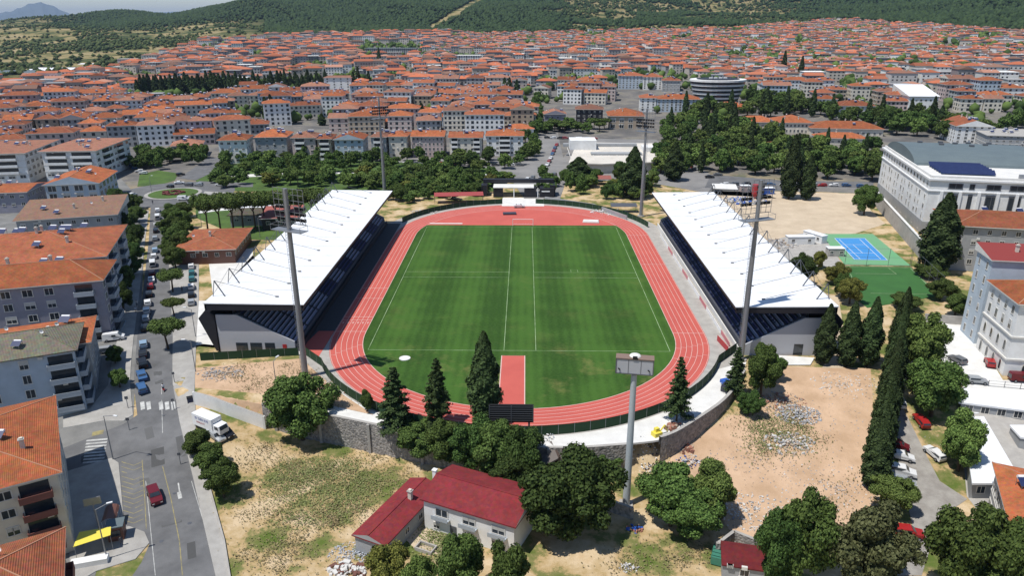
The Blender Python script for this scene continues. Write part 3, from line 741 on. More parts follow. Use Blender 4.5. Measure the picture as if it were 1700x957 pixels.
struct(psheet('park_lawn', [(325, 300), (372, 268), (480, 262), (640, 268), (820, 280), (820, 318), (700, 328), (560, 316), (420, 318), (330, 316)], 0.06, LAWN, 10))
struct(psheet('park_lawn', [(325, 335), (520, 336), (540, 320), (650, 318), (480, 400), (410, 398), (325, 362)], 0.06, LAWN, 10))
struct(psheet('lawn', [(228, 310), (232, 290), (262, 283), (296, 288), (290, 300), (262, 308)], 0.06, LAWN, 10))
struct(psheet('park_path', [(330, 349), (360, 346), (470, 338), (470, 343), (360, 351), (330, 355)], 0.12, WHITEC, 8))
struct(psheet('park_path', [(372, 291), (470, 288), (620, 284), (620, 287), (470, 292), (372, 296)], 0.12, WHITEC, 8))
# square and roads behind the stadium
struct(psheet('road', [(868, 262), (900, 215), (925, 215), (935, 262), (960, 230), (1090, 232), (1130, 262), (1180, 290), (1290, 330), (1180, 322), (1060, 300), (940, 300), (930, 330), (870, 330), (850, 300), (700, 280), (560, 272), (420, 270), (420, 262), (600, 264)], 0.05, mat('worn grey paving', (.26, .25, .24), .9, (.17, .165, .16), .06, .9), 12))
struct(psheet('road', [(1180, 290), (1300, 300), (1450, 302), (1450, 320), (1300, 318), (1170, 312)], 0.08, ASPH, 10))
struct(psheet('square', [(1180, 318), (1290, 318), (1430, 322), (1446, 350), (1470, 372), (1420, 388), (1300, 400), (1270, 410), (1150, 340)], 0.05, SAND, 6))
struct(psheet('yard', [(1270, 402), (1330, 388), (1372, 388), (1400, 445), (1320, 440)], 0.07, CONC, 6))
struct(psheet('sports_court', [(1363, 389), (1449, 389), (1512, 442), (1402, 440)], 0.09, GREENC, 6))
struct(psheet('tennis_court', [(1385, 396), (1436, 396), (1474, 433), (1418, 432)], 0.12, BLUEC, 6))
mb = MB()
for a, b in (((1385.5, 396.5), (1435.5, 396.5)), ((1435.5, 396.5), (1473, 432.5)), ((1473, 432.5), (1418.5, 431.5)), ((1418.5, 431.5), (1385.5, 396.5)), ((1427, 398), (1462, 431)), ((1393, 398), (1428, 431)), ((1397, 407), (1438, 407)), ((1410, 421), (1452, 421)), ((1416, 407), (1432, 421))):
    strip(mb, [GT(*a), GT(*b)], .16, .135)
struct(mb.build('court_lines', WHITEP))
struct(psheet('artificial_pitch', [(1404, 442), (1512, 444), (1560, 492), (1440, 512), (1425, 500)], 0.09, TURF2, 6))
mb = MB()
for a, b in (((1407, 444), (1511, 446)), ((1511, 446), (1556, 490)), ((1556, 490), (1445, 488)), ((1407, 444), (1430, 500)), ((1475, 446), (1488, 456)), ((1488, 456), (1418, 455))): strip(mb, [GT(*a), GT(*b)], .18, .135)
struct(mb.build('court_lines', LINE))
struct(psheet('yard', [(1592, 660), (1700, 688), (1760, 760), (1760, 985), (1700, 985), (1640, 870), (1605, 825)], 0.04, CONC, 5))
struct(psheet('pavement', [(1535, 535), (1600, 540), (1665, 632), (1700, 632), (1720, 660), (1600, 645), (1560, 600), (1545, 560)], 0.06, WHITEC, 6))
struct(psheet('lane', [(1472, 690), (1500, 680), (1560, 800), (1606, 830), (1560, 860), (1530, 957), (1480, 957), (1516, 880), (1500, 800)], 0.06, GRAVEL, 5))
struct(psheet('dirt_lot', [(1240, 690), (1300, 610), (1445, 612), (1450, 700), (1452, 830), (1440, 930), (1300, 930), (1225, 900), (1150, 790), (1100, 755), (1130, 742), (1215, 690)], 0.05, DIRT, 4))
struct(psheet('footpath', [(1372, 490), (1392, 492), (1402, 560), (1400, 612), (1365, 612), (1385, 560)], 0.08, SAND, 4))
struct(psheet('slab', [(1286, 608), (1345, 608), (1352, 596), (1292, 592)], 0.25, WHITEC, 4))
struct(psheet('pavement', [(322, 575), (338, 572), (500, 590), (500, 575), (365, 575), (345, 425), (420, 412), (420, 424), (350, 500), (330, 500)], 0.06, WHITEC, 6))
struct(psheet('dirt_lot', [(322, 612), (500, 596), (560, 650), (620, 690), (540, 672), (450, 668), (440, 690), (325, 655)], 0.07, DIRT, 3))
struct(psheet('yard', [(700, 862), (740, 868), (775, 900), (742, 925), (690, 915), (672, 895)], 0.08, SAND, 3))
for i, (px, py, w, h_) in enumerate(((262, 760, 2.2, 5), (285, 868, 3.0, 1.6), (248, 720, 1.4, 3.5), (318, 915, 1.2, 4.0), (262, 620, 1.6, 9), (240, 800, 1.5, 2.5), (150, 760, 3, 2), (300, 742, 1.2, 6))):
    x, y = GT(px, py); a = math.atan2(131, -63) + .05 * (i % 3)
    ux, uy = math.cos(a), math.sin(a); struct(sheet('road_patch', [(x + ux * h_ / 2 * p - uy * w / 2 * q, y + uy * h_ / 2 * p + ux * w / 2 * q) for p, q in ((-1, -1), (1, -1), (1, 1), (-1, 1))], .056, plain('asphalt repair %d' % i, (.075 + .02 * (i % 3),) * 3, .95)))
for px, py in ((272, 690), (290, 820), (268, 900), (315, 870), (246, 756)):
    x, y = GT(px, py); struct(MB().tube((x, y, H(x, y) + .02), (x, y, H(x, y) + .064), .35, n=12).build('manhole_cover', DSTEEL))
# painted road markings
mb = MB()
def gl(a, b, w, z=.062, m=0): strip(mb, dens([GT(*a), GT(*b)], 3), w, z, ground=True, mi=m)
for a, b in (((270, 775), (284, 830)), ((284, 830), (298, 900)), ((298, 900), (303, 957))): gl(a, b, .14, m=1)
for a, b in (((242, 800), (250, 880)), ((250, 880), (258, 957)), ((318, 800), (342, 880)), ((268, 640), (270, 720))): gl(a, b, .10)
gl((296, 803), (299, 822), .22); gl((297, 818), (299.5, 829), .62)
for k in range(6):
    x = 236 + k * 10.2
    if k in (2,): continue
    a = GT(x, 668); b = GT(x + 1.5, 681); strip(mb, [a, b], .75, .062, ground=True)
for k in range(8):
    y = 733 + k * 5.2; a = GT(137 + 0.8 * (8 - k), y); b = GT(172 + .8 * (8 - k), y - 3); strip(mb, [a, b], .42, .062, ground=True)
for k in range(13):
    y = 768 + k * 8; gl((202, y), (222, y + 6), .12, m=1); gl((222, y + 6), (238, y - 1), .12, m=1)
gl((236, 765), (243, 880), .12, m=1); gl((190, 935), (204, 925), 1.3, m=1); gl((153, 722), (172, 718), 1.2, m=1)
struct(mb.build('road_markings', [PAINT, YPAINT]))

# ------------------------------------------------------------------ building kit
_wm = {}
def window_mesh(kind):
    """unit window 1 x 1 m facing -y: frame, mullion and pane"""
    if kind in _wm: return _wm[kind]
    mb = MB(); t = .07
    mb.box((0, .0, 0), (1 - t, .04, 1 - t), 0, 1)
    for c, s_ in (((0, -.02, .5 - t / 2), (1, .10, t)), ((0, -.02, -.5 + t / 2), (1.08, .16, t)), ((-.5 + t / 2, -.02, 0), (t, .10, 1 - 2 * t)), ((.5 - t / 2, -.02, 0), (t, .10, 1 - 2 * t)), ((0, -.025, 0), (.05, .05, 1 - 2 * t))): mb.box(c, s_, 0, 0)
    if kind == 'arch':
        mb = MB(); n = 10; pts = [(-.5, -.5), (.5, -.5)] + [(.5 * math.cos(a), .15 + .35 * math.sin(a)) for a in np.linspace(0, PI, n)]
        mb.quad([(x * .82, -.03, z * .86 - .02) for x, z in pts], 1)
        k = len(pts)
        for i in range(k):
            j = (i + 1) % k; A, B = pts[i], pts[j]
            mb.quad([(A[0], -.08, A[1]), (B[0], -.08, B[1]), (B[0] * .82, -.08, B[1] * .86 - .02), (A[0] * .82, -.08, A[1] * .86 - .02)], 0)
            mb.quad([(A[0] * .82, -.08, A[1] * .86 - .02), (B[0] * .82, -.08, B[1] * .86 - .02), (B[0] * .82, -.02, B[1] * .86 - .02), (A[0] * .82, -.02, A[1] * .86 - .02)], 0)
            mb.quad([(A[0], 0, A[1]), (B[0], 0, B[1]), (B[0], -.08, B[1]), (A[0], -.08, A[1])], 0)
    me = bpy.data.meshes.new('window'); me.from_pydata(mb.v, [], mb.f)
    me.materials.append(TRIM if kind != 'dark' else DSTEEL); me.materials.append(GLASS); me.polygons.foreach_set('material_index', mb.m); me.update()
    _wm[kind] = me; return me
def _blind():
    if 'blind' in _wm: return _wm['blind']
    src = window_mesh('std'); bm = bmesh.new(); bm.from_mesh(src)
    for f in bmesh.ops.create_cube(bm, size=1)['verts']: f.co = Vector((f.co.x * .84, f.co.y * .03 - .035, f.co.z * .42 + .22))
    bm.faces.ensure_lookup_table()
    for f in bm.faces[-6:]: f.material_index = 2
    me = bpy.data.meshes.new('window'); bm.to_mesh(me); bm.free()
    for m in (TRIM, GLASS, GRBL): me.materials.append(m)
    _wm['blind'] = me; return me
GRBL = plain('roller blind', (.50, .49, .46), .8)
_pw = [0]
def put_window(parent, face, u, z, w, h, W, D, kind='std', name='window'):
    """face: 'S' front (-y), 'E' +x, 'W' -x, 'N' back; u along the face, W x D the footprint (centred)"""
    _pw[0] += 1; o = link(name, _blind() if kind == 'std' and _pw[0] * 7919 % 10 < 3 else window_mesh(kind), parent); o.scale = (w, 1, h)
    if face == 'S': o.location = (u, -D / 2 - .02, z)
    elif face == 'N': o.location = (u, D / 2 + .02, z); o.rotation_euler = (0, 0, PI)
    elif face == 'E': o.location = (W / 2 + .02, u, z); o.rotation_euler = (0, 0, PI / 2)
    else: o.location = (-W / 2 - .02, u, z); o.rotation_euler = (0, 0, -PI / 2)
    return o
def roof_mesh(mb, W, D, h, o, rise, kind, cx=0, cy=0, tk=.22):
    """rafters run so that the ridge follows the longer side; material 0 tiles, 1 fascia, 2 ridge caps"""
    a, b = W / 2 + o, D / 2 + o
    E = [(cx - a, cy - b), (cx + a, cy - b), (cx + a, cy + b), (cx - a, cy + b)]
    L = [(x, y, h) for x, y in E]; T = [(x, y, h + tk) for x, y in E]
    for i in range(4):
        j = (i + 1) % 4; mb.quad([L[i], L[j], T[j], T[i]], 1)
    mb.quad(L[::-1], 1)
    z = h + tk + rise
    if kind == 'flat': mb.quad(T, 0); return
    if kind == 'shed':
        mb.quad([T[0], T[1], (T[2][0], T[2][1], z), (T[3][0], T[3][1], z)], 0); mb.quad([T[1], T[2], (T[2][0], T[2][1], z)], 1); mb.quad([T[3], T[0], (T[3][0], T[3][1], z)], 1); mb.quad([T[2], T[3], (T[3][0], T[3][1], z), (T[2][0], T[2][1], z)], 1); return
    k = 0 if kind == 'gable' or kind == 'gabley' else min(a, b)
    if (a >= b and kind != 'gabley'):
        r0, r1 = (cx - a + k, cy, z), (cx + a - k, cy, z)
        mb.quad([T[0], T[1], r1, r0], 0); mb.quad([T[2], T[3], r0, r1], 0)
        mb.quad([T[1], T[2], r1], 0 if k else 3); mb.quad([T[3], T[0], r0], 0 if k else 3)
        hips = [(T[0], r0), (T[3], r0), (T[1], r1), (T[2], r1)]
    else:
        r0, r1 = (cx, cy - b + k, z), (cx, cy + b - k, z)
        mb.quad([T[1], T[2], r1, r0], 0); mb.quad([T[3], T[0], r0, r1], 0)
        mb.quad([T[0], T[1], r0], 0 if k else 3); mb.quad([T[2], T[3], r1], 0 if k else 3)
        hips = [(T[0], r0), (T[1], r0), (T[2], r1), (T[3], r1)]
    if r0 != r1: mb.tube(r0, r1, .13, n=4, mi=2)
    if k:
        for p, q in hips: mb.tube(p, q, .11, n=4, mi=2)
CAP = mat('pale ridge mortar', (0.46, 0.24, 0.15), 0.9)
def heater_mesh():
    if 'h' in _wm: return _wm['h']
    mb = MB(); mb.tube((-.75, .35, .75), (.75, .35, .75), .28, n=8, mi=0)
    mb.quad([(-.95, -1.0, .15), (.95, -1.0, .15), (.95, .1, .85), (-.95, .1, .85)], 1); mb.quad([(-.95, -1.0, .10), (-.95, .1, .80), (.95, .1, .80), (.95, -1.0, .10)], 2)
    for x in (-.8, .8):
        mb.tube((x, .3, -.5), (x, .35, .6), .035, n=4, mi=2); mb.tube((x, -.95, -.5), (x, -.95, .15), .035, n=4, mi=2)
    me = bpy.data.meshes.new('water_heater'); me.from_pydata(mb.v, [], mb.f)
    for m in (WHITEP, SOLAR, STEEL): me.materials.append(m)
    me.polygons.foreach_set('material_index', mb.m); me.update(); _wm['h'] = me; return me
def chimney_mesh():
    if 'c' in _wm: return _wm['c']
    mb = MB(); mb.box((0, 0, .2), (.6, .6, 1.7), 0, 0); mb.box((0, 0, 1.12), (.85, .85, .14), 0, 1); mb.box((0, 0, 1.3), (.45, .45, .2), 0, 0)
    me = bpy.data.meshes.new('chimney'); me.from_pydata(mb.v, [], mb.f); me.materials.append(W_CREAM); me.materials.append(CONC)
    me.polygons.foreach_set('material_index', mb.m); me.update(); _wm['c'] = me; return me
def sat_mesh():
    if 's' in _wm: return _wm['s']
    mb = MB(); mb.tube((0, 0, -.4), (0, 0, .5), .04, n=5, mi=0)
    n = 10; c = (0, .12, .7)
    ring = [(.45 * math.cos(t), -.1, .7 + .45 * math.sin(t)) for t in np.linspace(0, 2 * PI, n + 1)]
    for i in range(n): mb.quad([c, ring[i], ring[i + 1]], 1)
    me = bpy.data.meshes.new('satellite_dish'); me.from_pydata(mb.v, [], mb.f); me.materials.append(STEEL); me.materials.append(WHITEP)
    me.polygons.foreach_set('material_index', mb.m); me.update(); _wm['s'] = me; return me
def roof_z(x, y, W, D, h, o, rise, kind):
    a, b = W / 2 + o, D / 2 + o; m = min(a, b)
    if kind == 'flat': return h + .25
    if kind == 'shed': return h + .22 + rise * (y + b) / (2 * b)
    if kind == 'gabley': return h + .22 + rise * (1 - abs(x) / a)
    if kind == 'gable': return h + .22 + rise * (1 - abs(y) / b)
    d = min(a - abs(x), b - abs(y)); return h + .22 + rise * max(0, d) / m
def building(lab, x, y, z, rz, W, D, floors, wall=W_CREAM, roof=ORANGE, kind='hip', over=.8, rise=None, cat='building', name='apartment_house', group=None,
             fh=3.0, faces='SEW', win=(1.5, 1.3), pitch=3.2, balc=(), heat=3, chim=2, dish=1, wkind='std', base=None, detail=2, band=False, shutters=False, seed=None, gf=0.0):
    rnd = random.Random(seed if seed is not None else int(abs(x * 13 + y * 7)))
    h = floors * fh + .3 + gf; t = thing(name, lab, cat, (x, y, z), rz, group)
    rise = rise if rise is not None else min(W, D) * .16 + .3
    mb = MB(); mb.prism([(-W / 2, -D / 2), (W / 2, -D / 2), (W / 2, D / 2), (-W / 2, D / 2)], -2.0, h)
    if kind in ('gable', 'gabley'): pass
    if detail < 2:                                             # too far off for separate window objects
        for face in faces:
            Lf = W if face in 'SN' else D; n = max(1, int((Lf - 1.0) / pitch))
            for f in range(floors):
                for i in range(n):
                    u = -Lf / 2 + Lf * (i + .5) / n; zz = f * fh + 1.75 + gf; w2, h2 = win[0] / 2, win[1] / 2; e = .03
                    big = (i % 3 == 1)
                    if big: w2 *= 1.35; h2 *= 1.25
                    if face == 'S': q = [(u - w2, -D / 2 - e, zz - h2), (u + w2, -D / 2 - e, zz - h2), (u + w2, -D / 2 - e, zz + h2), (u - w2, -D / 2 - e, zz + h2)]
                    elif face == 'E': q = [(W / 2 + e, u - w2, zz - h2), (W / 2 + e, u + w2, zz - h2), (W / 2 + e, u + w2, zz + h2), (W / 2 + e, u - w2, zz + h2)]
                    else: q = [(-W / 2 - e, u + w2, zz - h2), (-W / 2 - e, u - w2, zz - h2), (-W / 2 - e, u - w2, zz + h2), (-W / 2 - e, u + w2, zz + h2)]
                    mb.quad(q, 1)
    if band:
        for f in range(1, floors + 1): mb.box((0, 0, f * fh + gf), (W + .16, D + .16, .28), 0, 2)
    mb.build('wall', [wall, GLASS, TRIM], t)
    r = MB(); roof_mesh(r, W, D, h, over, rise, kind); ro = r.build('roof', [roof, roof if roof in (REDM, OLIVET) else TRIM, roof if roof in (REDM, OLIVET) else CAP, wall], t)
    def onroof(me, nm, px, py, rzz=None, sc=1.0):
        o_ = link(nm, me, ro); o_.location = (px, py, roof_z(px, py, W, D, h, over, rise, kind) + .35 * sc); o_.rotation_euler = (0, 0, (-rz) if rzz is None else rzz); o_.scale = (sc, sc, sc); return o_
    for i in range(chim): onroof(chimney_mesh(), 'chimney', rnd.uniform(-.38, .38) * W, rnd.uniform(-.3, .3) * D, 0)
    for i in range(heat): onroof(heater_mesh(), 'water_heater', rnd.uniform(-.38, .38) * W, rnd.uniform(-.35, .35) * D, sc=rnd.uniform(.9, 1.15))
    for i in range(dish): onroof(sat_mesh(), 'satellite_dish', rnd.uniform(-.4, .4) * W, rnd.uniform(-.35, .35) * D)
    if detail >= 2:
        cnt = 0
        for face in faces:
            Lf = W if face in 'SN' else D; n = max(1, int((Lf - .8) / pitch))
            skip = {}
            for (bf, u, w_, f0, f1, bm_) in balc:
                if bf == face: skip[(u, w_)] = (f0, f1)
            for f in range(floors):
                zz = f * fh + 1.75 + gf
                for i in range(n):
                    u = -Lf / 2 + Lf * (i + .5) / n
                    if any(abs(u - k[0]) < k[1] / 2 + win[0] / 2 and v[0] <= f < v[1] for k, v in skip.items()): continue
                    if cnt < 99: put_window(t, face, u, zz, win[0] * rnd.uniform(.85, 1.1), win[1], W, D, wkind); cnt += 1
        if 'S' in faces:
            for q_ in range(3):
                MB().box((rnd.uniform(-.42, .42) * W, -D / 2 - .2, rnd.randrange(floors) * fh + 2.75 + gf), (.8, .35, .55)).build('air_conditioner', TRIM, t)
        for (bf, u, w_, f0, f1, bm_) in balc:
            for f in range(f0, f1):
                z0 = f * fh + .25 + gf; dp = 1.25
                m_ = MB(); m_.box((0, -dp / 2 - .02, z0), (w_, dp, .18), 0, 0); m_.box((0, -dp + .04, z0 + .55), (w_, .09, .92), 0, 0)
                m_.box((-w_ / 2 + .05, -dp / 2, z0 + .55), (.09, dp - .1, .92), 0, 0); m_.box((w_ / 2 - .05, -dp / 2, z0 + .55), (.09, dp - .1, .92), 0, 0)
                m_.box((0, -.035, z0 + 1.35), (w_ - .5, .05, 2.1), 0, 1)
                b_ = m_.build('balcony', [bm_, GLASS], t)
                if bf == 'S': b_.location = (u, -D / 2, 0)
                elif bf == 'E': b_.location = (W / 2, u, 0); b_.rotation_euler = (0, 0, PI / 2)
                else: b_.location = (-W / 2, u, 0); b_.rotation_euler = (0, 0, -PI / 2)
    return t
def rect(pa, pb, pc, z):
    """footprint from three eave corners seen in the photo: pa near left, pb near right, pc far right, at height z"""
    A, B, C_ = (np.array(G(*p, z)) for p in (pa, pb, pc))
    u = B - A; W = float(np.hypot(*u)); u = u / W; n = np.array([-u[1], u[0]]); D = float(abs(np.dot(C_ - B, n)))
    c = (A + B) / 2 + n * D / 2
    return float(c[0]), float(c[1]), math.atan2(u[1], u[0]), W, D

# ------------------------------------------------------------------ buildings set out one by one
def at(corner, px, py, zt, ang, W, D):
    """centre of a W x D footprint whose corner ('NR','NL','FR','FL': near or far, left or right) lies at a photo pixel at height zt"""
    c = np.array(G(px, py, zt)); a = math.radians(ang); u = np.array([math.cos(a), math.sin(a)]); n = np.array([-u[1], u[0]])
    c = c + u * (W / 2 if 'L' in corner else -W / 2) + n * (D / 2 if corner[0] == 'N' else -D / 2)
    return float(c[0]), float(c[1])
def bat(lab, corner, px, py, zt, ang, W, D, floors, over=.8, **k):
    x, y = at(corner, px, py, zt, ang, W, D); z = zt - (floors * 3.0 + .3 + k.get('gf', 0))
    return building(lab, x, y, z, math.radians(ang), W - 2 * over, D - 2 * over, floors, over=over, **k)
BRB = plain('brown red balcony', (0.20, 0.075, 0.06), .8)
GRB = plain('pale grey balcony', (0.36, 0.40, 0.44), .8)
bat('tan apartment house with rust tiles in the lower left corner, nearest to the camera', 'FR', 110, 878, 8, 30, 20, 14, 4, wall=W_TAN, roof=ORANGE2, kind='hip', heat=2, balc=[('E', 0, 5, 0, 4, BRB)])
bat('pale building with orange tiles, brown balconies and solar heaters beside the bus stop pavement', 'NR', 104, 787, 8, 33, 24, 27.5, 4, wall=W_CREAM, roof=ORANGE, kind='hip', heat=5, chim=3, win=(2.0, 1.5), pitch=4.2, balc=[('S', 8.2, 4.2, 0, 4, BRB)], rise=3.2)
bat('pale blue building with olive grey roof and wrap-around balconies at the side street', 'NR', 129, 583, 11, 25.5, 24, 15, 4, wall=W_BLUE, roof=OLIVET, kind='hip', heat=1, dish=3, win=(1.7, 1.9), pitch=5.2, balc=[('S', 8.8, 4.6, 0, 4, GRB), ('E', 0, 11.5, 0, 4, GRB)], rise=2.6, seed=3)
bat('house with orange roof squeezed behind the olive grey roofed building', 'NR', 152, 570, 9.5, 25.5, 26, 15.5, 3, wall=W_GREY, roof=ORANGE, kind='hip', heat=2, gf=.5, rise=1.6)
bat('long purple grey block with orange roof, before the block with many solar heaters', 'NR', 172, 467, 14.5, 18, 40, 16, 5, wall=W_LAV, roof=ORANGE, kind='hip', heat=4, win=(2.1, 1.8), pitch=3.8, rise=3.2, shutters=True, balc=[('E', 0, 6, 0, 5, GRB), ('S', 15.5, 4, 0, 5, GRB)])
bat('large block whose orange roof carries a dozen solar heaters on the left street', 'NR', 178, 427, 14.5, 19, 42, 32, 5, wall=W_GREY, roof=ORANGE2, kind='hip', heat=13, chim=4, rise=3.6, balc=[('E', -8, 6, 0, 5, GRB), ('E', 6, 6, 0, 5, GRB)])
bat('low building with plain tan roof between the orange block and the gabled grey house', 'NR', 196, 357, 9, 18, 31, 21, 2, wall=W_GREY, roof=TANT, kind='shed', gf=2.4, heat=2, chim=2, rise=2.4, faces='SE')
g_ = bat('blue grey gabled house with orange roof and large dark windows left of the roundabout', 'NR', 165, 305, 9, 13, 21, 26, 2, wall=W_BLUE, roof=ORANGE, kind='gabley', gf=2.4, heat=4, win=(3.2, 2.4), pitch=4.6, rise=3.0)
bat('small house with orange roof and white gutter at the left edge beside the gabled house', 'NR', 45, 320, 8, 10, 26, 19, 2, wall=W_LAV, roof=ORANGE, kind='gable', gf=1.4, heat=2, rise=1.4)
bat('long white banded block with pinkish roof, right one of two beside the car park', 'NR', 160, 251, 14, 6, 26, 40, 4, wall=W_WHITE, roof=PINKT, kind='flat', gf=1.2, heat=5, over=1.2, band=True, win=(3.0, 1.6), pitch=4.4, balc=[('S', -5.5, 9, 1, 4, W_WHITE), ('S', 5.5, 9, 1, 4, W_WHITE), ('E', 8, 8, 1, 4, W_WHITE), ('E', -8, 8, 1, 4, W_WHITE)])
bat('long white banded block with pinkish roof at the left edge of the photo', 'NR', 42, 255, 14, 12, 30, 42, 4, wall=W_WHITE, roof=PINKT, kind='flat', gf=1.2, heat=5, over=1.2, band=True, win=(3.0, 1.6), pitch=4.4, balc=[('S', -6, 9, 1, 4, W_WHITE), ('S', 6, 9, 1, 4, W_WHITE), ('E', 8, 8, 1, 4, W_WHITE)])
bat('industrial hall with bright white roof at the upper left edge of the town', 'NR', 112, 118, 6, 2, 62, 60, 2, wall=W_BLUE, roof=ROOFW, kind='gable', heat=0, chim=0, dish=0, detail=1, rise=3)
bat('second industrial hall with bright white roof behind the first at the upper left', 'NR', 196, 110, 6, 2, 70, 60, 2, wall=W_WHITE, roof=ROOFW, kind='gable', heat=0, chim=0, dish=0, detail=1, rise=3)
bat('grey industrial hall at the left edge beyond the last tiled rows', 'NR', 55, 122, 6, 2, 60, 40, 2, wall=W_GREY, roof=BLUEGREY, kind='gable', heat=0, chim=0, dish=0, detail=1, rise=3)
# small tiled restaurant by the left stand, its awnings
bat('single storey tiled restaurant with rust red hip roof behind the left stand', 'NR', 392, 415, 4.5, 8, 19, 25, 1, wall=BROWN, roof=ORANGE2, kind='hip', gf=1.2, heat=0, chim=1, dish=1, rise=1.9)
bat('grey low roof behind the white canopy and the restaurant', 'NR', 448, 357, 4.2, 8, 15, 9, 1, wall=W_GREY, roof=OLIVET, kind='hip', heat=0, chim=0, dish=0, gf=.9)
bat('dark shed with red roof behind the far end of the left stand', 'NR', 498, 362, 4.5, 10, 14, 16, 1, wall=DARKP, roof=plain('faded red sheet', (.34, .10, .08), .8), kind='shed', heat=0, chim=0, dish=0, gf=1.2, rise=.8)
# red roofed house in the foreground, with its wing
rh = building('white two storey house with red metal roof in the lower foreground', -5.3, -105.2, -6.0, math.radians(-23.9), 15.6, 9.6, 2, wall=W_WHITE, roof=REDM, kind='gable', over=.45, rise=1.5, fh=2.6, faces='', heat=0, chim=0, dish=0, cat='house', name='house')
for u in (-4.6, .2, 5.2): put_window(rh, 'S', u, 3.9, 2.3, 1.5, 15.6, 9.6)
for u, nm in ((-5.6, 'window'), (.4, 'window'), (4.6, 'window')): put_window(rh, 'S', u, 1.3, 1.1, 1.2, 15.6, 9.6)
for u, w in ((-4.6, 2.9), (.2, 2.9), (5.2, 2.9)):
    MB().box((u, -4.8 - .45, 3.0), (w, .9, .12)).box((u, -4.8 - .88, 3.35), (w, .06, .7)).build('window_hood', GRB, rh)
MB().box((-2.6, -4.85, 1.05), (1.1, .1, 2.1)).build('door', DSTEEL, rh)
MB().box((-8.9, 0.6, 5.9), (.6, .6, 2.6)).box((-8.9, .6, 7.3), (.8, .8, .12)).build('chimney', W_WHITE, rh); MB().box((7.6, 1.2, 6.6), (.8, .8, 1.6)).box((7.6, 1.2, 7.5), (1.2, 1.2, .16)).build('chimney', W_TAN, rh)
building('low wing with red metal roof attached to the left of the white red roofed house', -18.4, -106.3, -6.0, math.radians(-24.5), 5.4, 15.5, 1, wall=W_GREY, roof=REDM, kind='gabley', over=.35, rise=.9, fh=2.9, faces='E', heat=0, chim=1, dish=0, cat='house', name='house_wing', win=(1.2, 1.1), pitch=3.6)
building('small shed with red metal roof at the bottom edge right of the big trees', *at('NR', 1277, 952, -3.4, -12, 6.5, 4.6), -6, math.radians(-12), 6.0, 4.2, 1, wall=W_GREY, roof=REDM, kind='shed', over=.25, rise=.5, fh=2.3, faces='S', heat=0, chim=0, dish=0, cat='shed', name='shed')
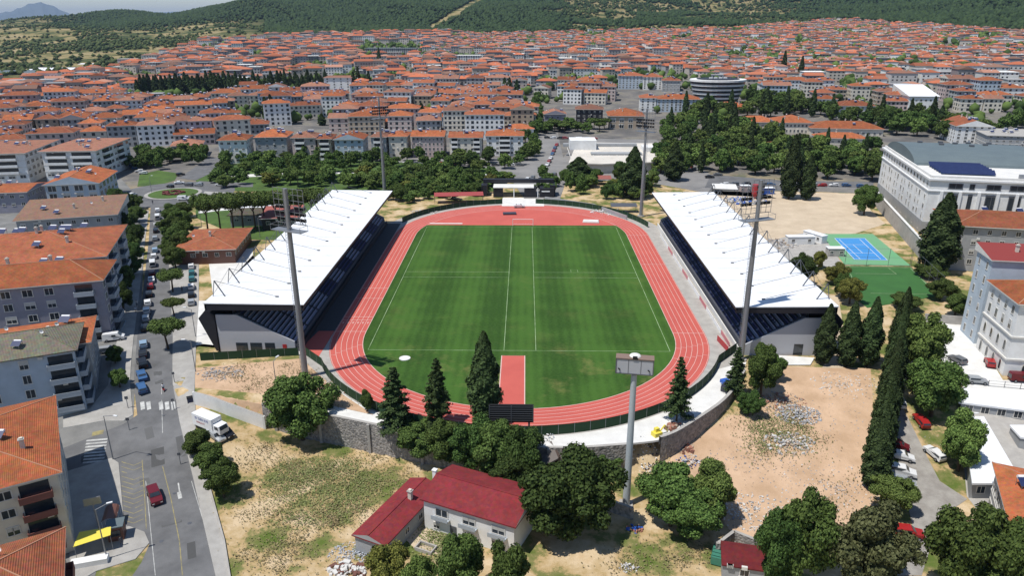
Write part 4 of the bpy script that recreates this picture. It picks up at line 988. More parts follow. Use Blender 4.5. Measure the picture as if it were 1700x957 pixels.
# white school block with blue grey barrel roof and solar panels
def school():
    W, D, h = 70, 66, 19.5; ang = math.radians(-12); cx, cy = at('NL', 1546, 296, 19.5, -12, W, D)
    t = thing('school_building', 'large white institutional block with blue grey curved roof and solar panels on the right', 'school', (cx, cy, 0), ang)
    mb = MB(); P = [(-W / 2, -D / 2), (W / 2, -D / 2), (W / 2, D / 2), (-W / 2, D / 2)]
    mb.prism(P, 4.4, h); mb.build('wall', W_WHITE, t)
    mb = MB(); mb.prism([(x * 1.0 - .1 * np.sign(x) * -1, y + .1 * np.sign(y)) for x, y in P], -3, 4.4); mb.build('plinth', W_GREY, t)
    mb = MB()
    for z, e, hh in ((h - .3, .7, .6), (h - 4.2, .35, .35)):
        for c, s_ in (((0, -D / 2 - e / 2, z), (W + 2 * e, e, hh)), ((0, D / 2 + e / 2, z), (W + 2 * e, e, hh)), ((-W / 2 - e / 2, 0, z), (e, D, hh)), ((W / 2 + e / 2, 0, z), (e, D, hh))): mb.box(c, s_)
    mb.build('cornice', WHITEP, t)
    mb = MB(); mb.prism([(-W / 2 + .01, -D / 2 + .01), (W / 2 - .01, -D / 2 + .01), (W / 2 - .01, D / 2 - .01), (-W / 2 + .01, D / 2 - .01)], h, h + .12); 
    for c, s_ in (((0, -D / 2 + .3, h + .5), (W - .02, .5, .8)), ((-W / 2 + .3, 0, h + .5), (.5, D - 1.2, .8))): mb.box(c, s_)
    mb.build('roof_terrace', WHITEC, t)
    mb = MB(); n = 16                                        # barrel roof, axis along x of the block
    y0, y1 = -D / 2 + 24, D / 2 - 1.2; rr = (y1 - y0) / 2
    prev = None
    for i in range(n + 1):
        a = PI * i / n; y = (y0 + y1) / 2 - rr * math.cos(a); z = h + .15 + 4.6 * math.sin(a)
        cur = ((-W / 2 + .8, y, z), (W / 2 - 26, y, z))
        if prev: mb.quad([prev[0], prev[1], cur[1], cur[0]])
        prev = cur
    for sx in (-W / 2 + .8, W / 2 - 26):
        p = [(sx, (y0 + y1) / 2 - rr * math.cos(PI * i / n), h + .15 + 4.6 * math.sin(PI * i / n)) for i in range(n + 1)]; mb.quad(p)
    b = mb.build('barrel_roof', BLUEGREY, t)
    for x, y in ((-20, 12), (-14, 16), (-8, 20), (-18, 20), (-10, 10), (-4, 14), (0, 22), (-26, 18)):
        yy = y; c = (yy - (y0 + y1) / 2) / rr; MB().box((x, yy, h + .3 + 4.6 * math.sqrt(max(0, 1 - c * c))), (1.6, 1.2, 1.0)).build('roof_hatch', DSTEEL, b)
    for r in range(6):
        y = -D / 2 + 7.0 + r * 2.7
        mb = MB(); mb.quad([(-W / 2 + 5, y, h + .6), (-W / 2 + 22, y, h + .6), (-W / 2 + 22, y + 2.3, h + 1.9), (-W / 2 + 5, y + 2.3, h + 1.9)]); mb.quad([(-W / 2 + 5, y, h + .55), (-W / 2 + 5, y + 2.3, h + 1.85), (-W / 2 + 22, y + 2.3, h + 1.85), (-W / 2 + 22, y, h + .55)])
        for k in range(4): mb.tube((-W / 2 + 6 + k * 5, y + 2.2, h), (-W / 2 + 6 + k * 5, y + 2.2, h + 1.8), .06, n=4)
        mb.build('solar_array', SOLAR, t)
    for k in range(8): MB().box((-W / 2 + 29 + k * 2.2, -D / 2 + 5, h + .8), (1.5, 1.2, 1.3)).build('air_unit', STEEL, t)
    n = 0
    for i in range(16):
        put_window(t, 'W', -D / 2 + 2.6 + i * 4.05, h - 2.2, 1.5, 1.7, W, D); n += 1
    rnd = random.Random(5)
    for f, z in enumerate((12.6, 9.4, 6.2)):
        for i in range(13):
            put_window(t, 'W', -D / 2 + 3 + i * 4.9 + (1.2 if i % 2 else 0), z + rnd.uniform(-.2, .2), (1.2, 1.6, .9)[(i + f) % 3], (1.6, 1.9, 2.3)[(i * 2 + f) % 3], W, D); n += 1
    for i in range(8): put_window(t, 'W', -D / 2 + 4 + i * 7.6, 2.2, 1.4, 2.2, W, D)
    for i, (u, w) in enumerate(((-27, 4.4), (-22, 1.6), (-15.5, 4.4), (-8.5, 4.4), (-2.5, 4.4), (2.5, 1.6), (8, 4.4))):
        put_window(t, 'S', u, h - 2.4, w, 1.9, W, D, 'dark'); put_window(t, 'S', u, 10.2, w * .85, 8.6, W, D, 'dark')
    for i in range(7): MB().box((-31 + 5.6 * i * 1.02, -D / 2 - .35, 10.2), (.9, .7, 10.4)).build('pilaster', WHITEP, t)
    return t
school()
a, b, c = GT(1450, 338), GT(1530, 432), GT(1548, 470)
mb = MB()
for p, q in ((a, b),):
    d = Vector((q[0] - p[0], q[1] - p[1])); L = d.length; an = math.atan2(d.y, d.x)
    mb.box(((p[0] + q[0]) / 2, (p[1] + q[1]) / 2, 2.2), (L, .5, 6.4), an, 0); mb.box(((p[0] + q[0]) / 2, (p[1] + q[1]) / 2, 5.5), (L, .8, .2), an, 1)
tag(mb.build('retaining_wall', [CONC, WHITEC]), 'tall concrete retaining wall between the sports courts and the white institutional block', 'wall')
bat('grey ribbed building with orange hip roof in front of the white institutional block', 'NL', 1583, 376, 13.5, -12, 46, 21, 4, wall=W_GREY, roof=ORANGE2, kind='hip', gf=1.2, heat=4, win=(1.3, 1.5), pitch=3.4, rise=2.6, faces='SW')
# historic white building and its tower block
def historic():
    ang = -9; W, D = 30, 15
    x, y = at('NL', 1690, 508, 15.8, ang, W, D)
    t = building('white historic building with arched windows and orange roof at the right edge', x, y, -1.5, math.radians(ang), W - 1.4, D - 1.4, 5, wall=W_WHITE, roof=ORANGE, kind='hip', over=.7, rise=3, fh=3.42, faces='', heat=1, cat='building', name='historic_building')
    W -= 1.4; D -= 1.4
    mb = MB()
    for z in (5.2, 10.2):
        for c, s_ in (((0, -D / 2 - .15, z), (W + .6, .3, .35)), ((-W / 2 - .15, 0, z), (.3, D, .35))): mb.box(c, s_)
    mb.build('string_course', TRIM, t)
    for z, k, h2 in ((3.2, 'arch', 2.6), (7.6, 'arch', 2.5), (12.2, 'std', 2.2), (15.4, 'std', 1.9)):
        for i in range(4): put_window(t, 'W', -D / 2 + 2 + i * 3.2, z, 1.1, h2, W, D, k)
        for i in range(4): put_window(t, 'S', -W / 2 + 4 + i * 4.4, z, 1.6, h2, W, D, k)
    return t
historic()
x, y = at('NL', 1647, 431, 20.5, -9, 30, 9)
building('taller pale block with dark red roof behind the orange roofed historic building', x, y, 0, math.radians(-9), 29, 8, 6, wall=W_BLUE, roof=plain('dark red tile', (.24, .035, .03), .8), kind='shed', over=.5, rise=1.6, fh=3.3, faces='W', heat=1, cat='building', name='tower_block', win=(.9, 1.9), pitch=3.0)
# white flat canopies and the building at the lower right
def flat_canopy(lab, pts, z, name='flat_roofed_block', wallm=W_GREY):
    P = [G(*p, z) for p in pts]; cx = sum(p[0] for p in P) / len(P); cy = sum(p[1] for p in P) / len(P)
    g = min(H(*p) for p in P); t = thing(name, lab, 'building', (cx, cy, g)); L = [(p[0] - cx, p[1] - cy) for p in P]
    MB().prism(L, z - g - .35, z - g).build('roof', ROOFW, t)
    s = .93; MB().prism([(x * s, y * s) for x, y in L], -1, z - g - .355).build('wall', wallm, t)
    n = len(L)
    for i in range(n):
        A, B = L[i], L[(i + 1) % n]
        if (A[1] + B[1]) / 2 < 0:
            d = Vector((B[0] - A[0], B[1] - A[1])); k = int(d.length * s / 2.6)
            for j in range(min(k, 20)):
                u = (j + .5) / k; x = (A[0] + d.x * u) * s; y = (A[1] + d.y * u) * s; o_ = link('window', window_mesh('std'), t)
                an = math.atan2(d.y, d.x); 
                nx, ny = d.y / d.length, -d.x / d.length
                if nx * x + ny * y < 0: an += PI; nx, ny = -nx, -ny
                o_.location = (x + nx * .03, y + ny * .03, (z - g) * .5); o_.rotation_euler = (0, 0, an); o_.scale = (1.5, 1, 1.5)
    return t
flat_canopy('long white flat roof running along the historic building car park', [(1588, 643), (1740, 655), (1740, 687), (1592, 668)], 0)
flat_canopy('white flat roof strip running down towards the orange roof at the lower right', [(1594, 672), (1622, 672), (1686, 782), (1650, 803), (1614, 803)], -2.0)
flat_canopy('small white canopy roof over a dark car port at the right edge', [(1676, 706), (1740, 706), (1740, 735), (1694, 726)], -1.2)
x, y = at('FL', 1647, 768, 2.5, -24, 20, 24)
building('grey modern building with orange roof in the lower right corner', x, y, -6, math.radians(-24), 18.6, 22.6, 2, wall=W_GREY, roof=ORANGE, kind='hip', over=.7, rise=2.5, fh=4.0, faces='WS', heat=1, band=True, win=(2.6, 2.2), pitch=3.2)
# stone block wall pieces in the foreground right
def wallrun(lab, pts, h, m=STONE, w=.5, nm='stone_wall', cat='wall', cap=True):
    P = dens([GT(*p) for p in pts], 2.5); mb = MB()
    for p, q in zip(P[:-1], P[1:]):
        d = Vector((q[0] - p[0], q[1] - p[1])); L = d.length; d.normalize(); n = Vector((-d.y, d.x)) * w / 2
        za, zb = H(*p), H(*q)
        for sg in (1, -1):
            f = [(p[0] + n.x * sg, p[1] + n.y * sg, za - 1), (q[0] + n.x * sg, q[1] + n.y * sg, zb - 1), (q[0] + n.x * sg, q[1] + n.y * sg, zb + h), (p[0] + n.x * sg, p[1] + n.y * sg, za + h)]
            mb.quad(f if sg < 0 else f[::-1])
        mb.quad([(p[0] - n.x, p[1] - n.y, za + h), (q[0] - n.x, q[1] - n.y, zb + h), (q[0] + n.x, q[1] + n.y, zb + h), (p[0] + n.x, p[1] + n.y, za + h)], 1)
    for p, s in ((P[0], -1), (P[-1], 1)):
        mb.box((p[0], p[1], H(*p) + h / 2 - .3), (w + .05, w + .05, h + .5), 0, 0)
    return tag(mb.build(nm, [m, CONC]), lab, cat)
wallrun('stone wall between the billboard mast and the big trees', [(1010, 848), (1048, 862)], 2.2)
wallrun('stone wall behind the small red roofed shed', [(1190, 925), (1216, 905), (1258, 922), (1262, 945)], 2.6)
wallrun('white rendered wall around the dirt plot beside the parked truck', [(325, 672), (380, 690), (440, 712)], 2.8, W_WHITE, .4, 'plot_wall')
wallrun('low wall along the pavement edge of the foreground dirt lot', [(345, 800), (372, 900), (384, 975)], .35, CONC, .3, 'low_wall')
wallrun('low pale wall behind the screened fence on the far right bend', [(1040, 365), (985, 345), (905, 333)], 1.6, W_GREY, .3, 'low_wall')
wallrun('pale wall bounding the historic building car park', [(1535, 535), (1596, 540)], 2.2, CONC, .3, 'yard_wall')
wallrun('pale wall along the boulevard behind the bare sand square', [(1182, 318), (1290, 316), (1440, 322)], 2.2, W_GREY, .3, 'yard_wall')

# buildings given by their front base line and eave row in the photo
def pb(lab, x0, x1, yb, ye, depth, ang=0, **k):
    cx, cy = GT((x0 + x1) / 2, yb); s = mpp(cx, cy, 0); W = (x1 - x0) * s; z = H(cx, cy)
    hz = topz((x0 + x1) / 2, ye, cx, cy) - z; fl = k.pop('floors', max(1, round(hz / 3.0))); a = math.radians(ang)
    return building(lab, cx - math.sin(a) * depth / 2, cy + math.cos(a) * depth / 2, z, a, W, depth, fl, fh=(hz - .3) / fl, **k)
GRP = 'apartment houses of the front row behind the park'
pb('white four storey house with orange roof, leftmost of the front row behind the park', 368, 412, 272, 233, 16, 8, wall=W_WHITE, roof=ORANGE, group=GRP, floors=4, heat=4)
pb('grey house with orange roof, second from left in the front row behind the park', 428, 478, 266, 228, 18, 6, wall=W_GREY, roof=ORANGE, group=GRP, floors=4, heat=5, rise=3.2)
pb('pink house with faded roof, third from left in the front row behind the park', 488, 526, 266, 229, 15, 4, wall=W_PINK, roof=PINKT, group=GRP, floors=4, balc=[('S', -2, 5, 0, 4, W_WHITE)])
pb('narrow tan house, fourth from left in the front row behind the park', 530, 552, 266, 231, 15, 4, wall=W_TAN, roof=ORANGE2, group=GRP, floors=4, balc=[('S', 0, 5, 0, 4, W_WHITE)])
pb('blue grey house, fifth from left in the front row behind the park', 558, 604, 266, 232, 16, 2, wall=W_BLUE, roof=ORANGE, group=GRP, floors=4, kind='gable')
pb('grey house with balconies, sixth from left in the front row behind the park', 618, 642, 264, 228, 15, 0, wall=W_GREY, roof=PINKT, group=GRP, floors=4, balc=[('S', 0, 5, 0, 4, W_WHITE)])
pb('cream house, seventh from left in the front row behind the park', 647, 676, 263, 227, 15, 0, wall=W_CREAM, roof=ORANGE, group=GRP, floors=4)
pb('pale pink house with narrow windows, third from right in the front row behind the park', 685, 737, 261, 227, 15, 0, wall=W_PINK, roof=ORANGE, group=GRP, floors=4, win=(1.0, 1.5), pitch=1.9, kind='gable', rise=2.2)
pb('cream house with rust roof, second from right in the front row behind the park', 747, 800, 261, 229, 15, 0, wall=W_CREAM, roof=ORANGE2, group=GRP, floors=4, kind='gable', rise=2.2, balc=[('S', -6, 3.5, 0, 4, W_WHITE), ('S', 6, 3.5, 0, 4, W_WHITE)])
pb('white house with bright orange hip roof, rightmost of the front row behind the park', 808, 868, 259, 226, 16, 0, wall=W_WHITE, roof=ORANGE, group=GRP, floors=4, rise=2.6, balc=[('S', 0, 6, 0, 4, W_WHITE)])
pb('small lavender house with gabled roof and white awning right of the tree lined street', 904, 939, 208, 190, 14, 2, wall=W_LAV, roof=PINKT, kind='gabley', heat=1)
pb('black glass fronted building between the lavender house and the brown hall', 956, 1000, 204, 182, 16, -4, wall=DARKP, roof=BROWNT, kind='hip', heat=1)
pb('grey brown hall with broad orange roof and dark arched front facing the market', 1010, 1068, 214, 193, 24, -3, wall=W_TAN, roof=ORANGE, kind='hip', heat=0, win=(3.2, 3.0), pitch=5, floors=2)
pb('long pale blue apartment block with orange roof behind the road to the right', 1090, 1160, 186, 165, 18, -6, wall=W_BLUE, roof=ORANGE, heat=5, win=(1.6, 1.6), floors=5)
pb('white stepped apartment block left of the long pale blue block', 1062, 1088, 186, 163, 18, -6, wall=W_WHITE, roof=ORANGE2, heat=2, floors=5)
pb('pale blue and white terrace of tall apartments below the yellow roof', 1026, 1066, 148, 126, 18, -8, wall=W_BLUE, roof=ORANGE2, heat=4, floors=6)
pb('white terrace of tall apartments in the middle of the right hand town', 1067, 1098, 149, 128, 18, -8, wall=W_WHITE, roof=ORANGE2, heat=3, floors=6)
pb('dark banded apartment block right of the white terrace', 1099, 1128, 152, 134, 18, -8, wall=W_GREY, roof=ORANGE2, heat=3, floors=6, band=True)
pb('white school block standing among dark cypresses in the left middle of the town', 540, 584, 156, 129, 30, 4, wall=W_WHITE, roof=PINKT, kind='flat', heat=0, chim=0, dish=0, floors=6, faces='SE', win=(1.5, 1.4), pitch=6)
pb('long white flat roofed building in the middle of the orange roofs', 638, 690, 178, 166, 16, 0, wall=W_WHITE, roof=WHITEC, kind='flat', heat=2, floors=3)
pb('long dark grey block near the upper edge of the town', 607, 690, 92, 80, 22, -3, wall=W_GREY, roof=BLUEGREY, kind='flat', heat=0, chim=0, dish=0, floors=5, detail=1)
pb('white double tower block with rounded balconies near the top of the town', 757, 797, 108, 92, 20, 0, wall=W_WHITE, roof=WHITEC, kind='flat', heat=0, chim=0, dish=0, floors=6, detail=1, band=True)
pb('white hall with bright metal roof on the right half of the old town', 1506, 1552, 190, 160, 30, -4, wall=W_WHITE, roof=ROOFW, kind='shed', heat=0, chim=0, dish=0, floors=3, rise=6)
pb('white block at the edge of the trees left of the bright metal roof', 1392, 1450, 196, 176, 18, -4, wall=W_WHITE, roof=ORANGE2, heat=3, floors=3)
pb('white apartment building with orange roof behind the curved blue grey roof', 1585, 1640, 240, 210, 26, -10, wall=W_WHITE, roof=ORANGE2, kind='gabley', heat=5, floors=5, gf=0)
pb('grey flat roofed building behind the white institutional block at the right edge', 1640, 1730, 252, 226, 30, -14, wall=W_GREY, roof=CONC, kind='flat', heat=6, floors=4, band=True)
# long low lycee with orange roofs among the trees
GS = 'orange roofed wings of the long school among the trees'
pb('left wing of the long orange roofed school among the trees', 1225, 1288, 212, 203, 18, -5, wall=W_CREAM, roof=ORANGE, heat=0, dish=0, group=GS)
pb('taller central wing with dark windows of the long orange roofed school', 1290, 1346, 222, 204, 22, -5, wall=W_CREAM, roof=ORANGE, heat=0, dish=1, floors=2, win=(1.2, 1.8), pitch=2.2, group=GS)
pb('right wing of the long orange roofed school among the trees', 1348, 1462, 226, 214, 20, -8, wall=W_CREAM, roof=ORANGE, heat=1, dish=0, floors=1, group=GS)
pb('lower front wing of the long orange roofed school', 1358, 1436, 240, 230, 14, -8, wall=W_CREAM, roof=ORANGE, heat=0, dish=0, floors=1, group=GS)
pb('small orange roofed pavilion half hidden by trees in front of the long school', 1272, 1302, 252, 244, 12, -8, wall=W_WHITE, roof=ORANGE, heat=0, dish=0, chim=0, floors=1)
pb('orange roofed hall in the trees below the round banded office building', 1188, 1252, 190, 180, 22, 12, wall=W_TAN, roof=ORANGE, heat=1, dish=0, floors=2)
# round banded office building
cx, cy = GT(1195, 176); t = thing('office_building', 'round white banded office building with dark window bands', 'office', (cx, cy + 14, H(cx, cy)))
circ = lambda r, n=32: [(r * math.cos(a) * 1.25, r * math.sin(a)) for a in np.linspace(0, 2 * PI, n + 1)[:-1]]
for f in range(6):
    r = 14 + f * .9; MB().prism(circ(r - .5), f * 3.4, f * 3.4 + 1.9).build('window_band', GLASS, t); MB().prism(circ(r), f * 3.4 + 1.9, (f + 1) * 3.4).build('floor_band', W_WHITE, t)
MB().prism(circ(14), 20.4, 20.9).build('roof', DARKP, t)
for k in range(4): MB().box((-6 + k * 4, 0, 21.4), (2.5, 2.5, 1)).build('air_unit', WHITEP, t)
# market: broad white roofs behind the stadium
P = [G(*p, 5) for p in ((958, 236), (1096, 238), (1112, 268), (1000, 272), (944, 270))]; cx, cy = np.mean(P, 0)
t = thing('market_hall', 'broad cream white flat market roof behind the stadium', 'market hall', (cx, cy, 0))
L = [(p[0] - cx, p[1] - cy) for p in P]; MB().prism(L, 4.5, 5).build('roof', mat('cream roof slabs', (.66, .61, .54), .9, (.52, .48, .42), .12, .8), t); MB().prism([(x * .94, y * .94) for x, y in L], -1, 4.49).build('wall', W_CREAM, t)
for (x, y, w, d, h_) in ((-16, 18, 14, 12, 5), (22, 10, 14, 9, 2.5), (0, -2, 26, 5, 1.0), (-6, 24, 40, 3, 1.6)): MB().box((x, y, 5 + h_ / 2), (w, d, h_ - .01)).build('roof_structure', W_WHITE if h_ > 2 else W_GREY, t)
for k in range(14): MB().box((-24 + k * 4, 2, 5.12), (.25, 34, .22)).build('roof_rib', TRIM, t)
# gate pavilion at the far end of the track
t = thing('gate_pavilion', 'dark framed entrance pavilion with white roof slabs behind the far bend', 'pavilion', (-1.5, 101, 0))
MB().box((0, 6, 5.6), (30, 2.2, 1.5)).build('beam', DARKP, t); MB().box((-2, 2, 4.2), (17, 8, .3)).build('roof_slab', WHITEC, t)
for x, m, w in ((-8.5, DARKP, 4), (5, DARKP, 5), (12, DARKP, 6)): MB().box((x, 1, 1.9), (w, 5, 3.8)).build('booth', m, t)
for x in (-14.4, 14.4): MB().box((x, 3, 2.4), (2.4, 6, 4.8)).build('pier', DARKP, t)
for x in (-1.8, 8.2): MB().tube((x, -1.8, 0), (x, -1.8, 4.05), .2).build('column', WHITEP, t)
MB().box((11.5, -1.55, 2.6), (3.4, .1, .5)).build('sign', WHITEP, t)
struct(sheet('gateway', [(-8, 84), (9, 84), (9, 99), (-8, 99)], 0, WHITEC, flat=.042))
def shelter(lab, px, py, w, d, h, m, ang=0, posts=DSTEEL, nm='shelter', slope=.5):
    x, y = GT(px, py); t = thing(nm, lab, nm.replace('_', ' '), (x, y, H(x, y)), math.radians(ang))
    mb = MB(); mb.quad([(-w / 2, -d / 2, h), (w / 2, -d / 2, h), (w / 2, d / 2, h + slope), (-w / 2, d / 2, h + slope)]); mb.quad([(-w / 2, -d / 2, h - .12), (-w / 2, d / 2, h + slope - .12), (w / 2, d / 2, h + slope - .12), (w / 2, -d / 2, h - .12)])
    mb.quad([(-w / 2, -d / 2, h - .12), (w / 2, -d / 2, h - .12), (w / 2, -d / 2, h), (-w / 2, -d / 2, h)]); mb.build('canopy', m, t)
    for sx in (-1, 1):
        for sy in (-1, 1): MB().tube((sx * (w / 2 - .2), sy * (d / 2 - .2), 0), (sx * (w / 2 - .2), sy * (d / 2 - .2), h - .1 + (slope if sy > 0 else 0)), .07, n=6).build('post', posts, t)
    return t
shelter('long red canopy beside the far left bend of the track', 762, 336, 20, 5, 3.2, plain('red sheet', (.35, .06, .05)), 6)
shelter('rust red canopy under the trees behind the far right bend', 985, 306, 16, 6, 3, plain('rust sheet', (.32, .10, .07)))
shelter('white fabric canopy beside the rust roofed restaurant', 425, 362, 12, 9, 4, WHITEP, 8)
shelter('white tent roof at the road behind the stadium', 753, 306, 7, 6, 3, WHITEP)
shelter('large white tarpaulin roof at the edge of the sand square', 1202, 322, 10, 8, 3, WHITEC, -8)
shelter('dark dugout shelter at the far end of the right stand', 1035, 352, 10, 4, 2.6, DSTEEL)
# scoreboard
x, y = 1.6, -88.6
t = thing('scoreboard', 'large black scoreboard seen from behind above the near bend', 'scoreboard', (-1.0, -87.2, 0))
MB().box((0, 0, 3.9), (8.0, .55, 3.4)).build('panel', BLACK, t)
mb = MB()
for k in range(7): mb.box((0, -.32, 2.6 + k * .45), (7.7, .06, .07))
for x in (-3.9, 0, 3.9): mb.box((x, -.33, 3.9), (.12, .10, 3.4))
mb.build('back_ribs', DSTEEL, t)
for x in (-3.2, 3.2): MB().box((x, 0, 1.1), (.35, .35, 2.2)).build('post', DSTEEL, t)
# billboard mast in the foreground
bx, by = 18.3, -100.2
t = thing('billboard_mast', 'tall grey mast with a blank three panel sign box seen from behind', 'sign', (bx, by, H(bx, by)), math.radians(-9)); hz = 20.6 - H(bx, by)
MB().tube((0, 0, 0), (0, 0, hz - 2.2), .62, .45, n=16).build('pole', mat('pale grey mast paint', (.42, .46, .48), .5, None, .5, .3), t, smooth=False)
MB().box((0, 0, .15), (2.2, 2.2, .4)).build('footing', CONC, t)
bxm = MB(); bxm.box((0, 0, hz - .6), (5.6, 1.5, 2.5)); bo = bxm.build('sign_box', mat('sign back sheet', (.42, .43, .46), .6, None, .8, .2), t)
mb = MB()
for c, s_ in (((0, -.78, hz - 1.82), (5.7, .1, .14)), ((0, -.78, hz + .62), (5.7, .1, .14)), ((-2.82, -.78, hz - .6), (.14, .1, 2.5)), ((2.82, -.78, hz - .6), (.14, .1, 2.5)), ((-.95, -.77, hz - .6), (.06, .06, 2.4)), ((.95, -.77, hz - .6), (.06, .06, 2.4))): mb.box(c, s_)
mb.build('frame', DSTEEL, bo)
MB().box((0, 0, hz + .72), (5.8, 1.7, .12)).build('top_plate', plain('rusty sheet', (.22, .15, .12), .9), bo)
MB().ball((0, .3, hz + .8), .9, n=14, m=6, sz=.35).build('beacon_dish', WHITEC, bo); MB().box((0, -.75, hz + .95), (.7, .4, .35)).build('lamp_housing', BLACK, bo)
for x in (-2.2, 2.3): MB().tube((x, -.82, hz - 1.2), (x - .25, -1.0, hz - .9), .10, n=6).build('bracket', BLACK, bo)

# ------------------------------------------------------------------ the town: rows of houses, the nearest as things, the rest as one mass
def inpoly(x, y, P):
    c = False; j = len(P) - 1
    for i in range(len(P)):
        if (P[i][1] > y) != (P[j][1] > y) and x < (P[j][0] - P[i][0]) * (y - P[i][1]) / (P[j][1] - P[i][1]) + P[i][0]: c = not c
        j = i
    return c
WOODS = [(1082, 290), (1085, 215), (1110, 190), (1160, 184), (1180, 175), (1210, 198), (1255, 176), (1300, 165), (1400, 196), (1500, 200), (1560, 200), (1590, 215), (1640, 190), (1750, 185), (1750, 330), (1440, 330), (1290, 330), (1180, 300)]
HOLES = [WOODS, [(868, 275), (880, 150), (900, 150), (902, 190), (895, 275)], [(205, 160), (545, 130), (600, 125), (600, 156), (545, 162), (210, 172)],
         [(895, 225), (900, 176), (1075, 176), (1075, 225)], [(350, 330), (350, 240), (480, 232), (875, 230), (875, 300)], [(630, 182), (632, 158), (700, 158), (700, 182)], [(535, 170), (535, 128), (592, 128), (592, 170)],
         [(1020, 190), (1020, 128), (1135, 128), (1170, 160), (1170, 190)], [(1170, 185), (1150, 160), (1160, 140), (1240, 140), (1245, 160), (1225, 185)], [(1500, 198), (1500, 155), (1560, 155), (1560, 198)], [(600, 98), (600, 76), (700, 76), (700, 98)],
         [(750, 112), (750, 92), (805, 92), (805, 112)], [(0, 150), (0, 118), (120, 118), (170, 112), (150, 128)], [(-150, 400), (-150, 262), (100, 262), (228, 258), (240, 300), (200, 400)], [(1380, 205), (1380, 172), (1460, 172), (1460, 205)]]
def fbound(px): return np.interp(px, [-100, 0, 200, 230, 330, 360, 370, 870, 880, 1085, 1090, 1180, 1250, 1330, 1450, 1700, 1900], [262, 262, 250, 268, 262, 250, 252, 252, 214, 210, 186, 150, 168, 176, 190, 184, 180])
cands = []
def rows(x0, x1, y0, y1, ang, old, rnd):
    a = math.radians(ang); co, si = math.cos(a), math.sin(a); cx, cy = 0.0, 500.0; v = -900; row = 0
    while v < 1700:
        dep = rnd.uniform(9, 12) if old else rnd.uniform(12, 15.5); v += dep / 2 + (rnd.uniform(.6, 2.5) if row % 2 else rnd.uniform(9, 13)) * (0.55 if old else 1.0); u = -1700 + rnd.uniform(0, 20); n = 0
        while u < 1700:
            w = rnd.uniform(8, 14) if old else rnd.choice((rnd.uniform(12, 17), rnd.uniform(15, 24))); u += w / 2
            x = cx + u * co - v * si; y = cy + u * si + v * co + rnd.uniform(-1, 1) + 7 * math.sin(x / 95)
            n += 1
            if n % 5 == 0: u += rnd.uniform(6, 11)
            u += w / 2 + rnd.uniform(.2, 3.2)
            if x0 <= x < x1 and y0 <= y < y1:
                px, py = proj(x, y, H(x, y))
                if -90 < px < 1790 and py < fbound(px) and py > ybound(px) and not any(inpoly(px, py, h_) for h_ in HOLES): cands.append((x, y, a + (rnd.uniform(-.22, .22) if old else rnd.uniform(-.05, .05) + .10 * math.sin(x / 130 + y / 90)), w, dep, row, old, px, py))
        v += dep / 2; row += 1
def ang_split():
    rnd = random.Random(11)
    rows(-2200, -150, 150, 700, 14, False, rnd); rows(-150, 12, 206, 640, 2, False, rnd); rows(12, 2200, 150, 560, -9, False, rnd)
    rows(-2200, -150, 700, 2400, 10, False, rnd); rows(-150, 200, 640, 1050, 4, False, rnd); rows(200, 2200, 560, 2400, -12, True, rnd); rows(-150, 200, 1050, 2400, -4, True, rnd)
ang_split()
cands = [c for c in cands if random.random() > .07 and math.sin(c[0] / 47 + 1.7 * math.sin(c[1] / 61)) < .93]
cands.sort(key=lambda c: math.hypot(c[0] - CAM[0], c[1] - CAM[1]))
NEAR = cands[:262]; FAR = cands[262:]
byrow = {}
for i, c in enumerate(NEAR):
    sec = 'left' if c[0] < -150 else ('middle' if c[0] < 12 else 'right'); byrow.setdefault((sec, c[5]), []).append(i)
LAB = {}
for (sec, row), ids in byrow.items():
    ids.sort(key=lambda i: NEAR[i][7])
    for k, i in enumerate(ids): LAB[i] = (sec, row, k)
rowrank = {s: sorted({r for (q, r) in byrow if q == s}) for s in ('left', 'middle', 'right')}
for i, (x, y, a, w, d, row, old, px, py) in enumerate(NEAR):
    rnd = random.Random(i); wall = rnd.choice(WALLS); roof = rnd.choice(ROOFS); D_ = math.hypot(x - CAM[0], y - CAM[1])
    fl = 2 if old else rnd.choice((2, 3, 3, 4, 4, 4, 5)); kd = rnd.choice(('hip', 'hip', 'hip', 'gable'))
    sec, r_, k = LAB[i]; rr_ = rowrank[sec].index(r_)
    lab = f"{WNAME[wall.name]} house with {RNAME[roof.name]} roof, {ordn(k)} from left in {ordn(rr_)} row, {sec} town"
    building(lab, x, y, H(x, y), a, w, d, fl, wall=wall, roof=roof, kind=kd, over=.7, group='tiled apartment houses of the town', heat=rnd.choice((1, 2, 3)), chim=1, dish=1, detail=1, pitch=rnd.choice((2.6, 3.0, 3.4)), win=(1.3, 1.4), seed=i, band=rnd.random() < .25)
def far_roof(name, col):
    m, t, b = nodes_mat(name, .9, .1); g = t.nodes.new('ShaderNodeNewGeometry'); r = t.nodes.new('ShaderNodeValToRGB')
    r.color_ramp.elements[0].color = (*[c * .62 for c in col], 1); r.color_ramp.elements[1].color = (*[min(1, c * 1.15) for c in col], 1)
    t.links.new(g.outputs['Random Per Island'], r.inputs[0]); t.links.new(r.outputs[0], b.inputs['Base Color']); return m
FM = [far_roof('far roof orange', (.48, .152, .078)), far_roof('far roof rust', (.39, .138, .078)), far_roof('far roof brown', (.23, .13, .095)), far_roof('far roof faded', (.40, .20, .14)),
      far_roof('far wall white', (.74, .73, .70)), far_roof('far wall cream', (.58, .52, .45)), far_roof('far wall grey', (.34, .33, .33)), GLASS, WHITEP]
